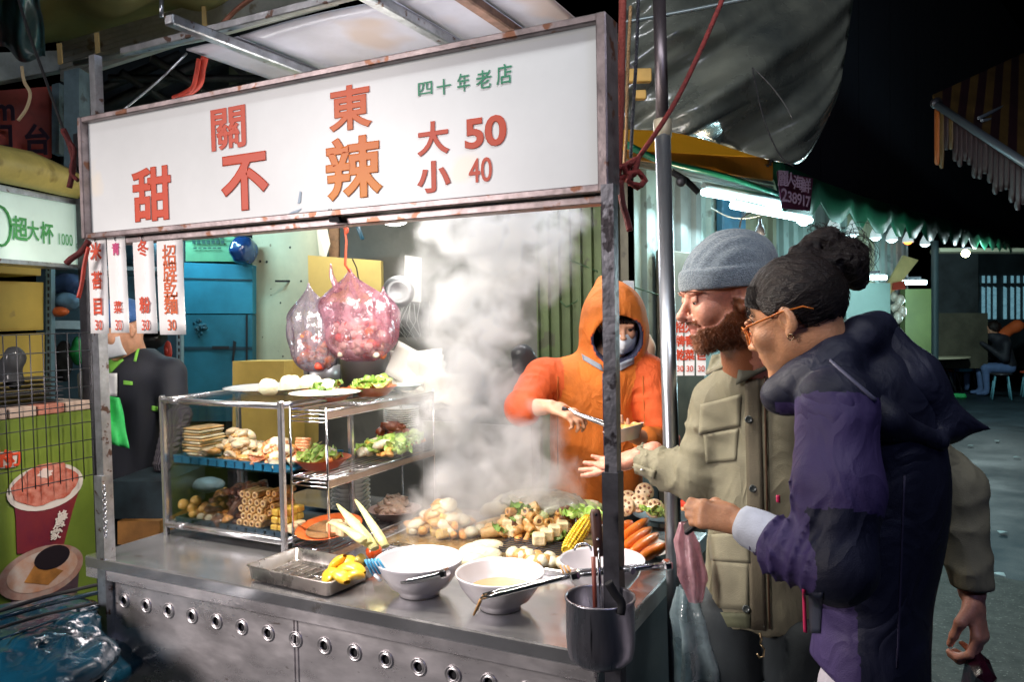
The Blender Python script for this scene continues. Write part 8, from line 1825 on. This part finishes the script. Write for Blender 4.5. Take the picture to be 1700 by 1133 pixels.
def l_cap(X, Y, Z):
    s = S(X, Y, Z); s.d = s._e(lh_(-.012, 0, .05), (.105, .105, .085)); s.c(lh_(.07, 0, .035), lh_(.15, 0, .02), .05, .045, k=.02, flat=(lR.col[2], .15)); s.d = smax(s.d, -(( X-lH.x)*lR.col[2].x+(Y-lH.y)*lR.col[2].y+(Z-lH.z)*lR.col[2].z-.02), .005); return s.d
link_mesh('cap', sdf_mesh('cap', l_cap, lH-Vector((.2, .2, .05)), lH+Vector((.2, .2, .2)), .009, cloth_m('blue_cap', (.03, .10, .28), .7)), p_)
lm = M('lime_trim', (.18, .48, .06), .6); pl = lambda nm, q, mat, off=.004: patch(nm, l_top, q, 2.8, mat, p_, .004, 5, 6, off, 4.2)
pl('collar_edge', [(178, 600), (182, 622), (205, 598), (200, 592)], lm); pl('collar_stripe', [(228, 576), (222, 600), (226, 601), (232, 577)], lm); pl('badge', [(205, 632), (205, 639), (220, 640), (220, 634)], lm)
pl('name_card', [(172, 620), (172, 658), (194, 658), (194, 620)], white_paint, .02); pl('sleeve_trim', [(252, 674), (252, 682), (262, 684), (262, 676)], lm); 
cloth('green_cloth', [(172, 655, 3.25), (172, 735, 3.25), (213, 745, 3.3), (200, 662, 3.3)], M('bright_green_cloth', (.03, .42, .10), .7, nz=(12, .3)), 'bright green cloth hanging in front of the worker', .03, 12, 12, 6, 'cloth')
gsl = M('striped_grey', (.10, .09, .12), .7, bump=(30, 1, 'wave'))
link_mesh('arm_cover', sdf_mesh('arm', lambda X, Y, Z: S(X, Y, Z)._c(at(296, 690, d=3.46), at(270, 772, d=3.38), .058, .040)+.003*np.sin(Z*260), at(240, 745, d=3.4)-Vector((.2, .2, .25)), at(240, 745, d=3.4)+Vector((.25, .25, .25)), .008, gsl), p_)

# ======================== two people eating far down the alley
def far_person(label, cols, hp, d, face, lean):
    H_ = at(*hp, d=d); f = facing(face, .15, .5); R_ = basis(f); fh = Vector((R_.col[0].x, R_.col[0].y, 0)).normalized(); lf_ = UP.cross(fh); hip = Vector((H_.x, H_.y, .50))-fh*lean; ch_ = H_-UP*.27-fh*lean*.6; o = thing('person', label, 'person', (hip.x, hip.y, 0))
    link_mesh('body', sdf_mesh('body', lambda X, Y, Z: smin(head_d(H_, R_, 1.0, X, Y, Z), S(X, Y, Z)._c(H_-UP*.04, ch_, .05, .06), .02), H_-Vector((.16, .16, .3)), H_+Vector((.16, .16, .15)), .014, cskin, face_zone(H_, R_, 1)), o)
    def top(X, Y, Z):
        s = S(X, Y, Z); s.d = s._c(ch_, hip+UP*.05, .18, .19, (fh, .7)); s.c(ch_+lf_*.18, ch_-lf_*.18, .08, k=.08); s.c(ch_+UP*.05, H_-UP*.13, .12, .09, k=.05)
        for q in (-1, 1): e = ch_+lf_*q*.26-UP*.26+fh*.05; s.c(ch_+lf_*q*.19, e, .075, .06, k=.03); s.c(e, H_+fh*.22-UP*.25+lf_*q*.08, .06, .045, k=.03)
        s.d += folds(X, Y, Z, .012, 5, seed=51); return s.d
    m_ = Vector((.5, .5, .3)); link_mesh('jacket', sdf_mesh('jacket', top, hip-Vector((.5, .5, .1)), Vector((H_.x+.5, H_.y+.5, H_.z)), .024, cols[0]), o)
    def legs(X, Y, Z):
        s = S(X, Y, Z)
        for q in (-1, 1): kn = hip+fh*.42+lf_*q*.12; s.c(hip+lf_*q*.1, kn, .10, .075, k=.03); s.c(kn, (kn.x-fh.x*.03, kn.y-fh.y*.03, .08), .07, .05, k=.03); s.c((kn.x, kn.y, .05), (kn.x+fh.x*.13, kn.y+fh.y*.13, .045), .045, .04, k=.02)
        return s.d
    link_mesh('trousers', sdf_mesh('trousers', legs, hip-Vector((.7, .7, .5)), hip+Vector((.7, .7, .2)), .03, cols[1]), o)
    link_mesh('hair', sdf_mesh('hair', lambda X, Y, Z: smax(S(X, Y, Z)._e(H_+UP*.035-fh*.02, (.115, .115, .115)), -S(X, Y, Z)._e(H_+R_.col[0]*.12-R_.col[2]*.05, (.10, .10, .09)), .01), H_-Vector((.15, .15, .12)), H_+Vector((.15, .15, .2)), .015, cols[2]), o)
    return o, fh, hip
jb = cloth_m('cyan_blue_jacket', (.12, .50, .70), .5, 80, (.15, .5, .65)); jl = cloth_m('far_black_jacket', (.012, .014, .022), .7, 80); jn = cloth_m('far_jeans', (.10, .17, .34), .8, 80)
far_person('person in a bright blue jacket eating at the far round table', (jb, jn, hairm), (1600, 532), 14.6, .05, .06); o, fh, hp_ = far_person('person in a black jacket with an orange hood on a stool at the far table', (jl, jn, hairm), (1648, 546), 14.2, -1, .25)
c_ = at(1690, 540, d=14.2); link_mesh('orange_hood', sdf_mesh('hood', lambda X, Y, Z: S(X, Y, Z)._c(at(1664, 556, d=14.2), c_, .10, .10)+.02*vnoise(X*9, Y*9, Z*9), c_-Vector((.7, .4, .4)), c_+Vector((.3, .3, .3)), .03, M('orange_hood', (.55, .10, .02), .7)), o)
B().box(at(1590, 658, z=.05), (.26, .12, .09), bev=.03).obj('shoe', M('green_shoe', (.03, .42, .12), .5), o)
# ---------------------------------------------------------------- steam rising from the pan
def steam():
    c0 = at(800, 600, d=2.9); m = bpy.data.materials.new('steam_volume'); m.use_nodes = True; nt = m.node_tree; N = nt.nodes; L = nt.links; N.clear()
    out = N.new('ShaderNodeOutputMaterial'); pv = N.new('ShaderNodeVolumePrincipled'); pv.inputs['Color'].default_value = (.94, .95, .98, 1); pv.inputs['Anisotropy'].default_value = .1
    L.new(pv.outputs[0], out.inputs['Volume']); tc = N.new('ShaderNodeTexCoord')
    wz = N.new('ShaderNodeTexNoise'); wz.inputs['Scale'].default_value = 7; wz.inputs['Detail'].default_value = 5; L.new(tc.outputs['Object'], wz.inputs['Vector'])
    sb = N.new('ShaderNodeVectorMath'); sb.operation = 'SUBTRACT'; sb.inputs[1].default_value = (.5, .5, .5); L.new(wz.outputs['Color'], sb.inputs[0])
    sc = N.new('ShaderNodeVectorMath'); sc.operation = 'SCALE'; sc.inputs['Scale'].default_value = .26; L.new(sb.outputs[0], sc.inputs[0])
    ad = N.new('ShaderNodeVectorMath'); ad.operation = 'ADD'; L.new(tc.outputs['Object'], ad.inputs[0]); L.new(sc.outputs[0], ad.inputs[1])
    prev = None
    for px, py, d, rx, ry, wt in [(752, 850, 2.85, 85, 50, .6), (790, 780, 2.85, 85, 70, .75), (745, 700, 2.85, 62, 80, .9), (775, 610, 2.88, 62, 90, .95), (790, 520, 2.9, 92, 80, .9), (850, 430, 2.9, 112, 78, 1.0), (800, 385, 2.95, 105, 60, .7), (890, 370, 2.95, 80, 60, .95), (735, 490, 3.0, 60, 110, .2), (870, 740, 2.85, 60, 70, .65), (880, 800, 2.8, 75, 45, .6), (690, 640, 2.95, 45, 50, .25), (820, 650, 2.95, 60, 60, .5)]:
        c = at(px, py, d=d)-c0; r = (rx/FP*d*1.15, .22, ry/FP*d*1.15)
        a = N.new('ShaderNodeVectorMath'); a.operation = 'SUBTRACT'; a.inputs[1].default_value = c; L.new(ad.outputs[0], a.inputs[0])
        b = N.new('ShaderNodeVectorMath'); b.operation = 'DIVIDE'; b.inputs[1].default_value = r; L.new(a.outputs[0], b.inputs[0])
        l = N.new('ShaderNodeVectorMath'); l.operation = 'LENGTH'; L.new(b.outputs[0], l.inputs[0])
        q = N.new('ShaderNodeMapRange'); q.interpolation_type = 'SMOOTHSTEP'; q.inputs[1].default_value = 1.0; q.inputs[2].default_value = .6; q.inputs[3].default_value = 0; q.inputs[4].default_value = wt; L.new(l.outputs['Value'], q.inputs[0])
        if prev is None: prev = q.outputs[0]
        else: x = N.new('ShaderNodeMath'); x.operation = 'MAXIMUM'; L.new(prev, x.inputs[0]); L.new(q.outputs[0], x.inputs[1]); prev = x.outputs[0]
    n = N.new('ShaderNodeTexNoise'); n.inputs['Scale'].default_value = 8; n.inputs['Detail'].default_value = 5; n.inputs['Roughness'].default_value = .52; n.inputs['Distortion'].default_value = .5; L.new(tc.outputs['Object'], n.inputs['Vector'])
    r = N.new('ShaderNodeMapRange'); r.inputs[1].default_value = .40; r.inputs[2].default_value = .60; L.new(n.outputs['Fac'], r.inputs[0])
    k = N.new('ShaderNodeMath'); k.operation = 'MULTIPLY'; L.new(prev, k.inputs[0]); L.new(r.outputs[0], k.inputs[1])
    g = N.new('ShaderNodeMath'); g.operation = 'MULTIPLY'; g.inputs[1].default_value = 14; L.new(k.outputs[0], g.inputs[0]); L.new(g.outputs[0], pv.inputs['Density'])
    b = B(); b.box(c0+Vector((-.05, .0, .04)), (1.15, .62, 1.40)); return b.obj('steam', m, None, loc=c0, kind='stuff')
steam()
